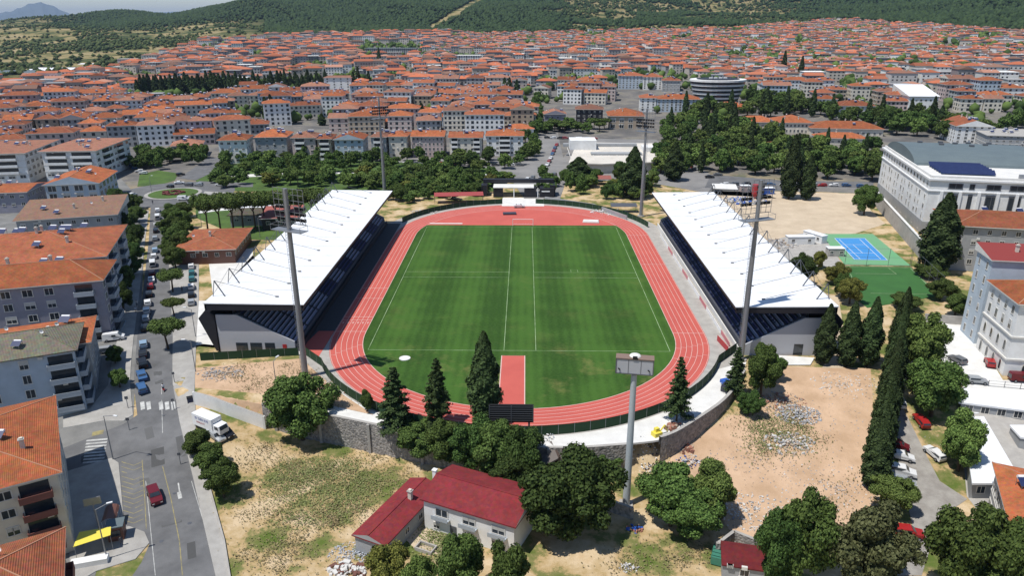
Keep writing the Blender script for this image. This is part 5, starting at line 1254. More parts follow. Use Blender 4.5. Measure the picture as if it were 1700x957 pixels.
def far_town():
    V = []; Fq = []; Mi = []; n = 0; rnd = random.Random(3)
    for (x, y, a, w, d, row, old, px, py) in FAR:
        z = H(x, y); h = rnd.choice((4.0, 5.8, 5.8, 6.4, 8.6)) if old else rnd.choice((6.0, 8.8, 8.8, 11.8, 11.8, 13.5)); co, si = math.cos(a), math.sin(a); ww, dd = w / 2, d / 2; e = .6; rise = min(w, d) * .17
        def T(p): return (x + p[0] * co - p[1] * si, y + p[0] * si + p[1] * co, z + p[2])
        rm = rnd.choice((0, 0, 1, 1, 2, 3)); wm_ = rnd.choice((4, 4, 5, 5, 6)) 
        if rnd.random() < .18: rm = rnd.choice((4, 6, 6)); rise = .2
        P = [(-ww, -dd, -3), (ww, -dd, -3), (ww, dd, -3), (-ww, dd, -3), (-ww, -dd, h), (ww, -dd, h), (ww, dd, h), (-ww, dd, h)]
        V += [T(p) for p in P]; Fq += [(n, n + 1, n + 5, n + 4), (n + 1, n + 2, n + 6, n + 5), (n + 2, n + 3, n + 7, n + 6), (n + 3, n, n + 4, n + 7)]; Mi += [wm_] * 4; n += 8
        m = min(ww, dd) if rnd.random() < .8 else 0.0
        R = [(-ww - e, -dd - e, h), (ww + e, -dd - e, h), (ww + e, dd + e, h), (-ww - e, dd + e, h)]
        R += [(-ww + m, 0, h + rise), (ww - m, 0, h + rise)] if ww >= dd else [(0, -dd + m, h + rise), (0, dd - m, h + rise)]
        V += [T(p) for p in R]
        if ww >= dd: q = [(0, 1, 5, 4), (1, 2, 5), (2, 3, 4, 5), (3, 0, 4)]
        else: q = [(0, 1, 4), (1, 2, 5, 4), (2, 3, 5), (3, 0, 4, 5)]
        Fq += [tuple(n + i for i in f) for f in q]; Mi += [rm] * 4; n += 6
        nf = int(h / 2.9); nw = max(2, int(w / 3.4))
        for f in range(nf):
            for k in range(nw):
                if rnd.random() < .12: continue
                u = -ww + w * (k + .5) / nw; zz = 1.6 + f * 2.9; s = .75
                V += [T((u - s, -dd - .05, zz - .65)), T((u + s, -dd - .05, zz - .65)), T((u + s, -dd - .05, zz + .65)), T((u - s, -dd - .05, zz + .65))]; Fq.append((n, n + 1, n + 2, n + 3)); Mi.append(7); n += 4
        for _ in range(rnd.choice((0, 1, 1, 2))):
            bx_, by_ = rnd.uniform(-.6, .6) * ww, rnd.uniform(-.6, .3) * dd; s = rnd.uniform(.35, .8); hz_ = h + rise * .75
            B = [(bx_ - s, by_ - s * .6, hz_ - .5), (bx_ + s, by_ - s * .6, hz_ - .5), (bx_ + s, by_ + s * .6, hz_ - .5), (bx_ - s, by_ + s * .6, hz_ - .5)]; B += [(p[0], p[1], hz_ + s * 1.3) for p in B]
            V += [T(p) for p in B]; Fq += [(n, n + 1, n + 5, n + 4), (n + 1, n + 2, n + 6, n + 5), (n + 3, n, n + 4, n + 7), (n + 4, n + 5, n + 6, n + 7)]; Mi += [8 if rnd.random() < .6 else 5] * 4; n += 8
    me = bpy.data.meshes.new('distant_houses'); me.from_pydata(V, [], Fq)
    for m in FM: me.materials.append(m)
    me.polygons.foreach_set('material_index', Mi); me.update()
    tag(link('distant_houses', me), 'mass of tiled houses of the old town spreading up to the hills', 'houses', kind='stuff')
far_town()

# ------------------------------------------------------------------ vegetation
def leaves(P, N, size, rng, aspect=1.5):
    n = len(P); N = N / np.maximum(1e-6, np.linalg.norm(N, axis=1, keepdims=True))
    r = rng.normal(size=(n, 3)); Tn = np.cross(N, r); Tn /= np.maximum(1e-6, np.linalg.norm(Tn, axis=1, keepdims=True)); B = np.cross(N, Tn)
    s = (size * rng.uniform(.6, 1.25, (n, 1))) / 2; a = Tn * s * aspect; b = B * s; bend = N * s * .35
    return np.stack([P - a, P - b + bend, P + a, P + b + bend], 1).reshape(-1, 3)
def quads_mesh(name, V, extra=None):
    me = bpy.data.meshes.new(name); nq = len(V) // 4
    if extra is not None:
        EV, EF = extra; off = len(V); V = np.vstack([V, EV])
    me.vertices.add(len(V)); me.vertices.foreach_set('co', V.astype(np.float32).ravel())
    F_ = np.arange(nq * 4).reshape(-1, 4); idx = F_.ravel(); st = np.arange(nq) * 4
    if extra is not None:
        tri = np.array(EF) + off; st = np.concatenate([st, nq * 4 + np.arange(len(tri)) * 3]); idx = np.concatenate([idx, tri.ravel()])
    me.loops.add(len(idx)); me.loops.foreach_set('vertex_index', idx.astype(np.int32)); me.polygons.add(len(st)); me.polygons.foreach_set('loop_start', st.astype(np.int32))
    me.materials.append(L_BROAD); me.update(); me.validate(); return me
_ico = None
def ico():
    global _ico
    if _ico is None:
        bm = bmesh.new(); bmesh.ops.create_icosphere(bm, subdivisions=1, radius=1); _ico = (np.array([v.co[:] for v in bm.verts]), np.array([[v.index for v in f.verts] for f in bm.faces])); bm.free()
    return _ico
def crown_lobes(lobes, n, size, rng, core=.66, droop=.0):
    """lobes: rows of (x, y, z, rx, rz)"""
    L = np.array(lobes); w = L[:, 3] ** 2; k = rng.choice(len(L), n, p=w / w.sum()); d = rng.normal(size=(n, 3)); d[:, 2] = d[:, 2] * .9 + .18; d /= np.linalg.norm(d, axis=1, keepdims=True)
    rad = rng.uniform(.60, 1.22, (n, 1)) ** .9; sc = np.stack([L[k, 3], L[k, 3], L[k, 4]], 1)
    P = L[k, :3] + d * rad * sc
    # drop leaves buried in other lobes
    keep = np.ones(n, bool)
    for l in L:
        q = (P - l[:3]) / np.array([l[3], l[3], l[4]]); keep &= ~((np.linalg.norm(q, axis=1) < .6))
    P = P[keep]; N = d[keep] + rng.normal(size=P.shape) * .55; N[:, 2] += .25
    iv, it = ico(); EV = []; EF = []
    for l in L:
        EF.append(it + len(EV) * len(iv)); EV.append(l[:3] + iv * np.array([l[3], l[3], l[4]]) * core * rng.uniform(.85, 1.1, (len(iv), 1)))
    return leaves(P, N, size, rng), (np.vstack(EV), np.vstack(EF))
def m_broad(seed, n, size, R=4.0, Hh=8.0, flat=1.0, core=.52):
    rng = np.random.default_rng(seed); L = []
    base = Hh * .13; c = (base + Hh) / 2; hz = (Hh - base) / 2; ph = rng.uniform(0, 6, 4)
    for i in range(44):
        a = rng.uniform(0, 2 * PI); el = rng.uniform(-.85, 1.0); out = 1 + .20 * math.sin(2 * a + ph[0]) + .14 * math.sin(3 * a + ph[1] + el * 2); rl = R * rng.uniform(.12, .30)
        rr = R * rng.uniform(.40, .84) * out * math.sqrt(max(.10, 1 - el * el * .85)); 
        L.append((rr * math.cos(a), rr * math.sin(a), c + el * hz * (.72 + .14 * math.sin(2 * a + ph[2])), rl, rl * rng.uniform(.7, 1.0)))
    L.append((R * .1 * math.sin(ph[3]), 0, c, R * .46, hz * .62))
    V, E = crown_lobes(L, n, size, rng, core=core); return quads_mesh('crown', V, E)
def m_cyp(seed, n, size, R=1.7, Hh=14.0, core=.62):
    rng = np.random.default_rng(seed); t = rng.uniform(0, 1, n) ** .8; prof = np.sin(np.clip(t * .93 + .055, 0, 1) ** .62 * PI) ** .85
    a = rng.uniform(0, 2 * PI, n); r = R * prof * (1 + .16 * np.sin(a * 3 + t * 17) + .10 * np.sin(a * 5 - t * 31)) * rng.uniform(.72, 1.05, n)
    P = np.stack([r * np.cos(a), r * np.sin(a), .6 + t * (Hh - .6)], 1); N = np.stack([np.cos(a), np.sin(a), rng.uniform(.0, .9, n)], 1) + rng.normal(size=(n, 3)) * .45
    V = leaves(P, N, size, rng, 1.7); m = 9; rings = 8; EV = []; EF = []
    for i in range(rings + 1):
        tt = i / rings; pr = R * core * math.sin(min(1, tt * .93 + .055) ** .62 * PI) ** .85 if tt < 1 else 0.02
        for j in range(m): EV.append((pr * math.cos(2 * PI * j / m), pr * math.sin(2 * PI * j / m), .8 + tt * (Hh - 1.4)))
    for i in range(rings):
        for j in range(m): q = i * m + j; q2 = i * m + (j + 1) % m; EF += [(q, q2, q2 + m), (q, q2 + m, q + m)]
    return quads_mesh('crown', V, (np.array(EV), np.array(EF)))
def m_fir(seed, n, size, R=3.0, Hh=13.0):
    rng = np.random.default_rng(seed); P = []; N = []
    nb = 95
    for b in range(nb):
        t = (b / nb) ** .85; z = 1.6 + t * (Hh - 2.2); ln = R * (1 - t) ** .8 * rng.uniform(.55, 1.12) + .35; a = b * 2.4 + rng.uniform(-.4, .4); k = int(n / nb * (ln / R + .35))
        s = rng.uniform(.1, 1, k) ** .7; w = (.34 + .3 * (1 - s)) * ln * .55
        off = rng.normal(size=(k, 3)) * np.stack([w * .55, w * .55, w * .22], 1)
        P.append(np.stack([np.cos(a) * s * ln, np.sin(a) * s * ln, z - s * ln * .22 + .10 * ln * s * s], 1) + off); N.append(rng.normal(size=(k, 3)) * .5 + np.array([math.cos(a) * .4, math.sin(a) * .4, .9]))
    P = np.vstack(P); V = leaves(P, np.vstack(N), size, rng, 1.7)
    m = 8; EV = [(R * .34 * math.cos(2 * PI * j / m), R * .34 * math.sin(2 * PI * j / m), 1.9) for j in range(m)] + [(0, 0, Hh - .8), (0, 0, 1.7)]
    EF = [(j, (j + 1) % m, m) for j in range(m)] + [((j + 1) % m, j, m + 1) for j in range(m)]
    return quads_mesh('crown', V, (np.array(EV), np.array(EF)))
def m_pine(seed, n, size, R=3.4, Hh=7.5):
    rng = np.random.default_rng(seed); L = [(0, 0, Hh - 1.5, R * .55, 1.2)]
    for i in range(13): a = 2 * PI * i / 13 + rng.uniform(-.2, .2); rr = R * rng.uniform(.4, .78); L.append((rr * math.cos(a), rr * math.sin(a), Hh - 1.6 + rng.uniform(-.4, .4), R * rng.uniform(.24, .36), .95))
    V, E = crown_lobes(L, n, size, rng); return quads_mesh('crown', V, E)
def m_trunk(kind):
    mb = MB(); rnd = random.Random(kind)
    if kind == 'broad':
        mb.tube((0, 0, -.5), (.1, .05, 2.4), .30, .22, 8); 
        for i in range(6): a = i * 1.05; mb.tube((.1, .05, 2.2 + .12 * i), (1.9 * math.cos(a), 1.9 * math.sin(a), 4.6 + .3 * (i % 3)), .13, .05, 5)
        mb.tube((.1, .05, 2.4), (0, 0, 6), .2, .06, 6)
    elif kind == 'pine':
        mb.tube((0, 0, -.5), (.25, 0, 3.6), .24, .17, 8)
        for i in range(7): a = i * .9; mb.tube((.25, 0, 3.2 + .15 * i), (2.0 * math.cos(a), 2.0 * math.sin(a), 5.9), .09, .04, 5)
    else: mb.tube((0, 0, -.5), (0, 0, 11.5 if kind == 'fir' else 12.5), .26, .05, 7)
    me = bpy.data.meshes.new('trunk'); me.from_pydata(mb.v, [], mb.f); me.materials.append(WOOD); me.update(); return me
TR = {'broad': m_trunk('broad'), 'cyp': m_trunk('cyp'), 'fir': m_trunk('fir'), 'pine': m_trunk('pine')}
CR = {('broad', 1): [m_broad(s, 26000, .23) for s in (1, 2, 3, 31)], ('broad', 0): [m_broad(s, 4200, .48) for s in (4, 5, 6, 7)], ('cyp', 1): [m_cyp(s, 11000, .27) for s in (8, 9, 10)], ('cyp', 0): [m_cyp(s, 1300, .7) for s in (11, 12)],
      ('fir', 1): [m_fir(s, 15000, .26) for s in (13, 14, 15, 26)], ('fir', 0): [m_fir(16, 1400, .8)], ('pine', 1): [m_pine(s, 9000, .24) for s in (17, 18)], ('pine', 0): [m_pine(s, 1800, .5) for s in (19, 20)]}
DIM = {'broad': (4.0, 8.0), 'cyp': (1.7, 14.0), 'fir': (3.0, 13.0), 'pine': (3.4, 7.5)}
_used = {}
def tree(kind, x, y, h, w, lab, lm=None, hi=0, cat='tree', group=None, name=None, z=None):
    R0, H0 = DIM[kind]; z = H(x, y) if z is None else z
    nm = name or {'broad': 'broadleaf_tree', 'cyp': 'cypress', 'fir': 'conifer', 'pine': 'stone_pine'}[kind]
    rnd = random.Random(int(x * 31 + y * 17)); t = thing(nm, lab, cat, (x, y, z), rnd.uniform(0, 2 * PI), group); sx = w / 2 / R0; sz = h / H0; t.scale = (sx, sx, sz)
    link('trunk', TR[kind], t)
    v = CR[(kind, hi)]; k = _used.get((kind, hi), 0); _used[(kind, hi)] = k + 1
    c = link('crown', v[k % len(v)], t)
    if lm is not None: c.material_slots[0].link = 'OBJECT'; c.material_slots[0].material = lm
    return t
def tp(kind, px, yb, yt, wpx, lab, lm=None, hi=1, **k):
    """a tree from its foot and top in the photo and its width in photo pixels"""
    if yb > 950: yb += 48
    if kind in ('broad', 'pine'):                      # the photo row is the crown's near edge: the foot stands further back
        d_ = ray(px, yb); yb = yb - .5 * wpx * (-d_[2] / math.hypot(*d_)) * .85
    x, y = GT(px, yb); w = wpx * mpp(x, y, H(x, y) + 4); hz = topz(px, yt, x, y) - H(x, y)
    return tree(kind, x, y, hz * 1.03, w * (.96 if kind == 'broad' else 1.0), lab, lm, hi, **k)
LD, LB, LL, LO, LY, LC, LP = L_DARK, L_BROAD, L_LIGHT, L_OLIVE, L_YEL, L_CYP, L_PINE
# foreground and round the stadium
tp('broad', 503, 758, 622, 122, 'large bushy dark tree in the lot below the near end of the left stand', LB)
tp('broad', 332, 772, 716, 62, 'upper one of two round dark trees on the pavement by the foreground lot', LB)
tp('broad', 352, 800, 742, 60, 'middle round dark tree on the pavement beside the foreground lot', LB)
tp('broad', 372, 842, 768, 66, 'lower round dark tree casting its shadow on the foreground lot', LB)
for i, (px, yb, yt, w, m, l) in enumerate(((700, 785, 700, 92, LB, 'bushy tree left of the scoreboard trees, closest to the stone wall shadow'), (742, 792, 702, 80, LB, 'mid green tree just left of the dark trees behind the red roof'), (788, 800, 698, 92, LD, 'dark tree above the chimney of the red roofed house'),
        (828, 822, 704, 96, LB, 'tree directly below the left part of the black scoreboard'), (868, 832, 708, 86, LD, 'tree in front of the right edge of the black scoreboard'), (850, 852, 760, 80, LD, 'low tree touching the right end of the red roof'),
        (942, 942, 762, 168, LD, 'largest dark round tree right of the red roofed house'), (905, 880, 790, 80, LD, 'dark tree between the red roof and the largest round tree'), (1000, 800, 752, 60, LB, 'small tree at the left foot of the billboard mast'),
        (1112, 905, 778, 118, LB, 'wide olive green tree right of the billboard mast'), (1178, 890, 775, 100, LL, 'pale leaved tree at the edge of the rubble lot'), (1145, 925, 820, 110, LB, 'shadowy tree above the green container'),
        (650, 985, 905, 90, LY, 'yellowish low tree at the bottom edge below the red wing roof'), (768, 990, 893, 105, LB, 'bushy tree in front of the white house wall'), (845, 1000, 908, 92, LB, 'bush like tree at the bottom edge below the right end of the house'),
        (700, 1000, 930, 70, LL, 'small pale tree at the bottom edge in the yard of the white house'),
        (1322, 960, 812, 120, LB, 'dark green tree at the bottom edge left of the dusty tree'), (1285, 960, 850, 90, LD, 'shaded tree behind the small red roofed shed'), (1432, 985, 838, 150, LO, 'dusty half dried olive tree at the bottom edge'),
        (1476, 872, 792, 78, LL, 'bright green tree at the lower end of the cypress row'), (1600, 990, 828, 140, LB, 'big green tree at the bottom right beside the lane'), (1672, 1000, 855, 120, LB, 'green tree in the lower right corner before the grey modern building'),
        (1590, 800, 684, 82, LL, 'sunny round tree between the lane and the white roof strip'), (1545, 712, 596, 104, LB, 'large tree between the parked cars and the historic building yard'), (1522, 640, 515, 92, LL, 'large light green tree left of the white building car park'),
        (1262, 672, 570, 66, LB, 'round tree at the near end of the right stand'), (1242, 700, 650, 44, LD, 'low dark tree beside the curved path at the right'), (1285, 640, 590, 40, LB, 'small tree touching the pale slab by the right stand'),
        (1325, 482, 420, 52, LD, 'dark tree behind the back of the right stand'), (1358, 450, 417, 26, LY, 'small yellowish tree near the tennis court fence'), (1386, 478, 438, 42, LY, 'yellow green tree beside the artificial pitch'),
        (1410, 512, 462, 48, LY, 'tall yellow green tree at the corner of the artificial pitch'), (1396, 500, 452, 36, LB, 'bush like tree on the footpath beside the artificial pitch'), (1434, 362, 306, 46, LB, 'round tree at the corner of the sand square'),
        (1540, 468, 440, 56, LB, 'leafy tree under the grey retaining wall end'), (1500, 520, 488, 56, LB, 'hedge like tree below the artificial pitch'), (1560, 505, 462, 50, LB, 'leafy tree at the right end of the artificial pitch'), (1585, 530, 488, 46, LB, 'dark tree before the left edge of the historic building'))):
    tp('broad', px, yb, yt, w, l, m, 1)
for i, (px, yb, yt, w, l) in enumerate(((658, 712, 608, 62, 'leftmost of four dark conifers standing along the near bend'), (728, 706, 594, 50, 'narrow pointed conifer, second from the left along the near bend'), (1123, 700, 590, 44, 'small dark conifer on the white path at the right of the near bend'), (1218, 660, 574, 38, 'slim conifer at the foot of the right floodlight mast'))):
    tp('fir', px, yb, yt, w, l, LC)
tp('cyp', 805, 700, 556, 50, 'tall dark conifer in front of the grass, tallest along the near bend', LC)
tp('broad', 610, 690, 650, 28, 'small round shrub at the screened fence of the near left bend', LB, cat='shrub')
for px, yb, yt, w, l in ((1365, 604, 506, 32, 'single cypress with dark round shadow by the right stand end'), (1404, 608, 502, 34, 'left one of the pair of cypresses on the footpath'), (1438, 608, 494, 35, 'right one of the pair of cypresses on the footpath'), (1551, 452, 322, 56, 'broad tall cypress at the corner of the white institutional block'),
                    (1309, 330, 226, 30, 'tall dark cypress at the upper edge of the sand square'), (1338, 332, 258, 24, 'shorter dark tree beside the tall cypress at the sand square'), (1118, 300, 238, 30, 'dark cypress on the right behind the far bend'), (1050, 328, 246, 40, 'tall dark tree left of the far right floodlight mast'), (960, 305, 262, 44, 'dark rounded tree left of the market roof')):
    tp('cyp', px, yb, yt, w, l, LC, 1)
a, b = GT(1448, 812), GT(1492, 570)
for i in range(16):
    u = i / 15; x, y = a[0] + (b[0] - a[0]) * u, a[1] + (b[1] - a[1]) * u
    tree('cyp', x, y, 13.0 + (i * 7 % 3) * .9, 4.1 - .03 * i, f'cypress of the dense dark row beside the parked cars, {ordn(i)} from the near end', LC, 1, group='cypress row beside the dirt lot')
# street trees
for i, (px, yb, yt, w) in enumerate(((280, 590, 530, 58), (290, 532, 495, 38), (287, 492, 448, 46), (292, 452, 408, 42), (284, 432, 396, 40), (302, 432, 388, 40), (290, 414, 374, 44), (306, 406, 366, 38), (286, 396, 358, 42), (302, 386, 348, 42), (288, 378, 340, 42), (304, 366, 336, 36))):
    tp('pine' if i < 3 else 'broad', px, yb, yt, w, f'dome shaped street tree on the right side of the left road, {ordn(i)} from the camera', LP if i % 2 else LB, 1, group='street trees along the left road', name='street_tree')
for i, (px, yb, yt, w) in enumerate(((200, 650, 612, 34), (192, 610, 575, 34), (206, 520, 470, 34), (212, 490, 440, 34), (222, 462, 425, 34), (226, 440, 402, 32), (214, 430, 392, 36), (230, 410, 372, 32), (214, 392, 352, 40), (228, 372, 342, 34), (205, 360, 318, 38), (195, 345, 312, 30), (222, 352, 322, 34))):
    tp('broad', px, yb, yt, w, f'dark tree between the left houses and the road, {ordn(i)} from the camera', LD if i % 3 else LB, 1, group='trees before the houses on the left road')
for i in range(11):
    px = 346 + i * 19 + (i * 7 % 5); tp('pine', px, 396 - i * 2.2, 322 - i * .9, 46, f'stone pine with bare trunk in the row behind the left stand, {ordn(i)} from the left', LP, 1, group='stone pine row behind the left stand')
def scatter(poly, n, mind, rnd, avoid=()):
    out = []; P = [GT(*p) for p in poly]; xs = [p[0] for p in P]; ys = [p[1] for p in P]; tries = 0
    while len(out) < n and tries < n * 60:
        tries += 1; x, y = rnd.uniform(min(xs), max(xs)), rnd.uniform(min(ys), max(ys))
        if not inpoly(x, y, P) or any((x - a) ** 2 + (y - b) ** 2 < mind ** 2 for a, b in out): continue
        q = proj(x, y, H(x, y))
        if any(inpoly(q[0], q[1], h_) for h_ in avoid): continue
        out.append((x, y))
    return out
GROVE = []
def grove(poly, n, mind, lab, grp, kinds, hr, wr, seed, avoid=(), hi=0):
    rnd = random.Random(seed); pts = sorted(scatter(poly, n, mind, rnd, avoid), key=lambda p: proj(p[0], p[1])[0])
    for i, (x, y) in enumerate(pts):
        kd, lm = rnd.choice(kinds); h_ = rnd.uniform(*hr) * (1.45 if kd == 'cyp' else 1); w_ = rnd.uniform(*wr) * (.33 if kd == 'cyp' else 1)
        adj = {'broad': 'leafy', 'cyp': 'narrow dark', 'pine': 'flat topped', 'fir': 'pointed'}[kd]
        if kd == 'broad': GROVE.append((w_ / math.hypot(x - CAM[0], y - CAM[1]), x, y, h_, w_, lab.format(adj=adj, o=ordn(i)), lm, hi, grp))
        else: tree(kd, x, y, h_, w_, lab.format(adj=adj, o=ordn(i)), lm, hi, group=grp)
BK = [('broad', LB), ('broad', LD), ('broad', LB), ('broad', LL)]
grove([(370, 292), (372, 270), (480, 264), (640, 266), (870, 262), (865, 285), (700, 290), (520, 290)], 52, 5.5, '{adj} tree before the front houses of the park, {o} from the left', 'trees at the far side of the park', BK + [('broad', LL)], (5, 8.5), (5.5, 9), 1)
grove([(430, 312), (480, 296), (700, 292), (860, 298), (800, 316), (650, 326), (560, 314)], 60, 5.2, '{adj} tree in the near half of the park, {o} from the left', 'trees in the near half of the park', BK + [('broad', LL), ('broad', LL), ('broad', LY), ('pine', LP)], (4.5, 8), (5.5, 9), 2)
grove([(650, 342), (655, 318), (800, 308), (815, 322), (760, 330)], 26, 4.2, '{adj} tree or bush above the far left bend, {o} from the left', 'greenery above the far left bend', BK, (3.5, 6.5), (5, 8), 3, hi=1)
grove([(935, 320), (940, 290), (1090, 300), (1065, 340), (1000, 330)], 22, 4.5, '{adj} tree behind the far right bend, {o} from the left', 'trees behind the far right bend', BK + [('broad', LY)], (5, 9), (5, 8.5), 4, hi=1)
grove([(335, 300), (375, 268), (520, 268), (520, 300), (430, 312), (340, 316)], 22, 6.5, '{adj} tree on the lawns right of the roundabout, {o} from the left', 'trees on the lawns right of the roundabout', BK + [('broad', LL)], (4.5, 8), (6, 9), 15, hi=1)
grove([(203, 285), (235, 262), (345, 262), (335, 275), (290, 280), (262, 284)], 18, 5.5, '{adj} tree beyond the roundabout, {o} from the left', 'trees beyond the roundabout', BK, (6, 9), (6, 9.5), 5)
grove([(868, 270), (876, 200), (892, 160), (898, 200), (896, 262)], 20, 5.5, '{adj} tree on the street between the town quarters, {o} from the left', 'trees lining the street between the quarters', BK, (7, 10), (7, 10), 6)
grove([(900, 222), (1005, 222), (1008, 214), (905, 212)], 12, 7, '{adj} tree behind the market roof, {o} from the left', 'trees behind the market roof', [('pine', LP), ('broad', LB)], (6, 8), (9, 12), 7)
grove([(895, 330), (900, 290), (935, 300), (940, 325)], 6, 6, '{adj} small tree on the paved square behind the gate pavilion, {o} from the left', 'trees on the paved square', BK, (4, 6), (5, 6), 8)
LY_ = [[(1222, 214), (1222, 196), (1345, 200), (1465, 218), (1465, 244), (1350, 242), (1290, 226)], [(1268, 256), (1268, 243), (1304, 243), (1304, 256)], [(1186, 192), (1186, 176), (1254, 176), (1254, 192)], [(1388, 200), (1388, 186), (1452, 186), (1452, 200)]]
grove([(1092, 292), (1095, 236), (1112, 205), (1215, 205), (1260, 225), (1350, 248), (1455, 250), (1450, 300), (1300, 298), (1180, 290)], 105, 7.5, '{adj} tree of the wood before the long school, {o} from the left', 'trees of the wood before the long school', BK + [('broad', LL), ('cyp', LC)], (8, 11.5), (9, 12.5), 9, LY_)
grove([(1110, 196), (1165, 188), (1250, 170), (1300, 172), (1400, 200), (1560, 204), (1600, 225), (1560, 235), (1480, 225), (1350, 196), (1250, 195)], 60, 9, '{adj} tree of the wood behind the long school, {o} from the left', 'trees of the wood behind the long school', BK + [('cyp', LC)], (10, 14), (11, 15), 10, LY_)
grove([(1555, 232), (1600, 226), (1750, 196), (1750, 225), (1650, 222)], 14, 8, '{adj} tree around the grey building at the right edge, {o} from the left', 'trees around the building at the right edge', BK, (8, 12), (9, 13), 12)
rnd = random.Random(2)
for i in range(44):
    px = 228 + i * 7.3 + rnd.uniform(-2, 2); x, y = GT(px, 158 - (i * .18) + rnd.uniform(-1.5, 1.5)); tree('cyp', x, y, rnd.uniform(15, 22), rnd.uniform(5, 7), f'dark cypress of the long row across the left town, {ordn(i)} from the left', LC, 0, group='long cypress row across the left town')
for i, (px, yb, h_) in enumerate(((596, 152, 24), (588, 154, 20), (443, 200, 17), (452, 198, 18), (630, 112, 26), (838, 160, 17), (846, 162, 18), (858, 164, 17), (1300, 122, 24), (1328, 134, 24), (1172, 196, 18), (613, 150, 19), (955, 150, 15), (700, 196, 11), (535, 208, 8))):
    x, y = GT(px, yb); tree('cyp', x, y, h_, 5.5, f'single dark cypress rising between town roofs, {ordn(i)} of the scattered ones', LC, 0, group='single cypresses among the roofs')

def finish_groves():
    n0 = sum(1 for o in COL.objects if o.parent is None and o.name.startswith('broadleaf_tree')); GROVE.sort(key=lambda g_: -g_[0]); k = 296 - n0
    for (_, x, y, h_, w_, l, lm, hi, grp) in GROVE[:k]: tree('broad', x, y, h_, w_, l, lm, hi, group=grp)
    Vs = []; rng = np.random.default_rng(77)
    for i, (_, x, y, h_, w_, l, lm, hi, grp) in enumerate(GROVE[k:]):
        me = CR[('broad', 0)][i % 4]; co = np.empty(len(me.vertices) * 3, np.float32); me.vertices.foreach_get('co', co); co = co.reshape(-1, 3)
        nq = sum(1 for p in me.polygons if p.loop_total == 4); co = co[:nq * 4].copy(); a = rng.uniform(0, 6.28); c_, s_ = math.cos(a), math.sin(a); sx = w_ / 8; co *= np.array([sx, sx, h_ / 8])
        Vs.append(np.stack([co[:, 0] * c_ - co[:, 1] * s_ + x, co[:, 0] * s_ + co[:, 1] * c_ + y, co[:, 2] + H(x, y)], 1))
    if Vs: tag(link('background_trees', quads_mesh('background_trees', np.vstack(Vs))), 'smaller leafy trees filling the park and the woods between the larger ones', 'trees', kind='stuff')
finish_groves()
def blobs(name, pts, sizes, zs, m, lab, cat, octa=False, seed=0):
    rng = np.random.default_rng(seed)
    if octa:
        tv = np.array([(1, 0, .1), (.31, .95, 0), (-.81, .59, .1), (-.81, -.59, 0), (.31, -.95, .1), (0, 0, 1.0), (0, 0, -.3)]); tf = np.array([(0, 1, 5), (1, 2, 5), (2, 3, 5), (3, 4, 5), (4, 0, 5), (1, 0, 6), (2, 1, 6), (3, 2, 6), (4, 3, 6), (0, 4, 6)])
    else: tv, tf = ico()
    n = len(pts); k = len(tv); a = rng.uniform(0, 2 * PI, n); co, si = np.cos(a)[:, None], np.sin(a)[:, None]
    T = tv[None] * rng.uniform(.72, 1.25, (n, k, 1)); X = T[..., 0] * co - T[..., 1] * si; Y = T[..., 0] * si + T[..., 1] * co
    V = np.stack([pts[:, 0:1] + X * sizes[:, None], pts[:, 1:2] + Y * sizes[:, None], zs[:, None] + T[..., 2] * sizes[:, None] * .95 + sizes[:, None] * .35], -1).reshape(-1, 3)
    Fa = (tf[None] + (np.arange(n) * k)[:, None, None]).reshape(-1, 3)
    me = bpy.data.meshes.new(name); me.vertices.add(len(V)); me.vertices.foreach_set('co', V.astype(np.float32).ravel()); me.loops.add(Fa.size); me.loops.foreach_set('vertex_index', Fa.ravel().astype(np.int32))
    me.polygons.add(len(Fa)); me.polygons.foreach_set('loop_start', (np.arange(len(Fa)) * 3).astype(np.int32)); me.materials.append(m); me.update(); me.validate()
    tag(link(name, me), lab, cat, kind='stuff')
FOR = leaf_mat('hill pines', (0.013, 0.024, 0.008), (0.036, 0.056, 0.018))
SCR = leaf_mat('scrub leaves', (0.020, 0.034, 0.010), (0.075, 0.095, 0.030))
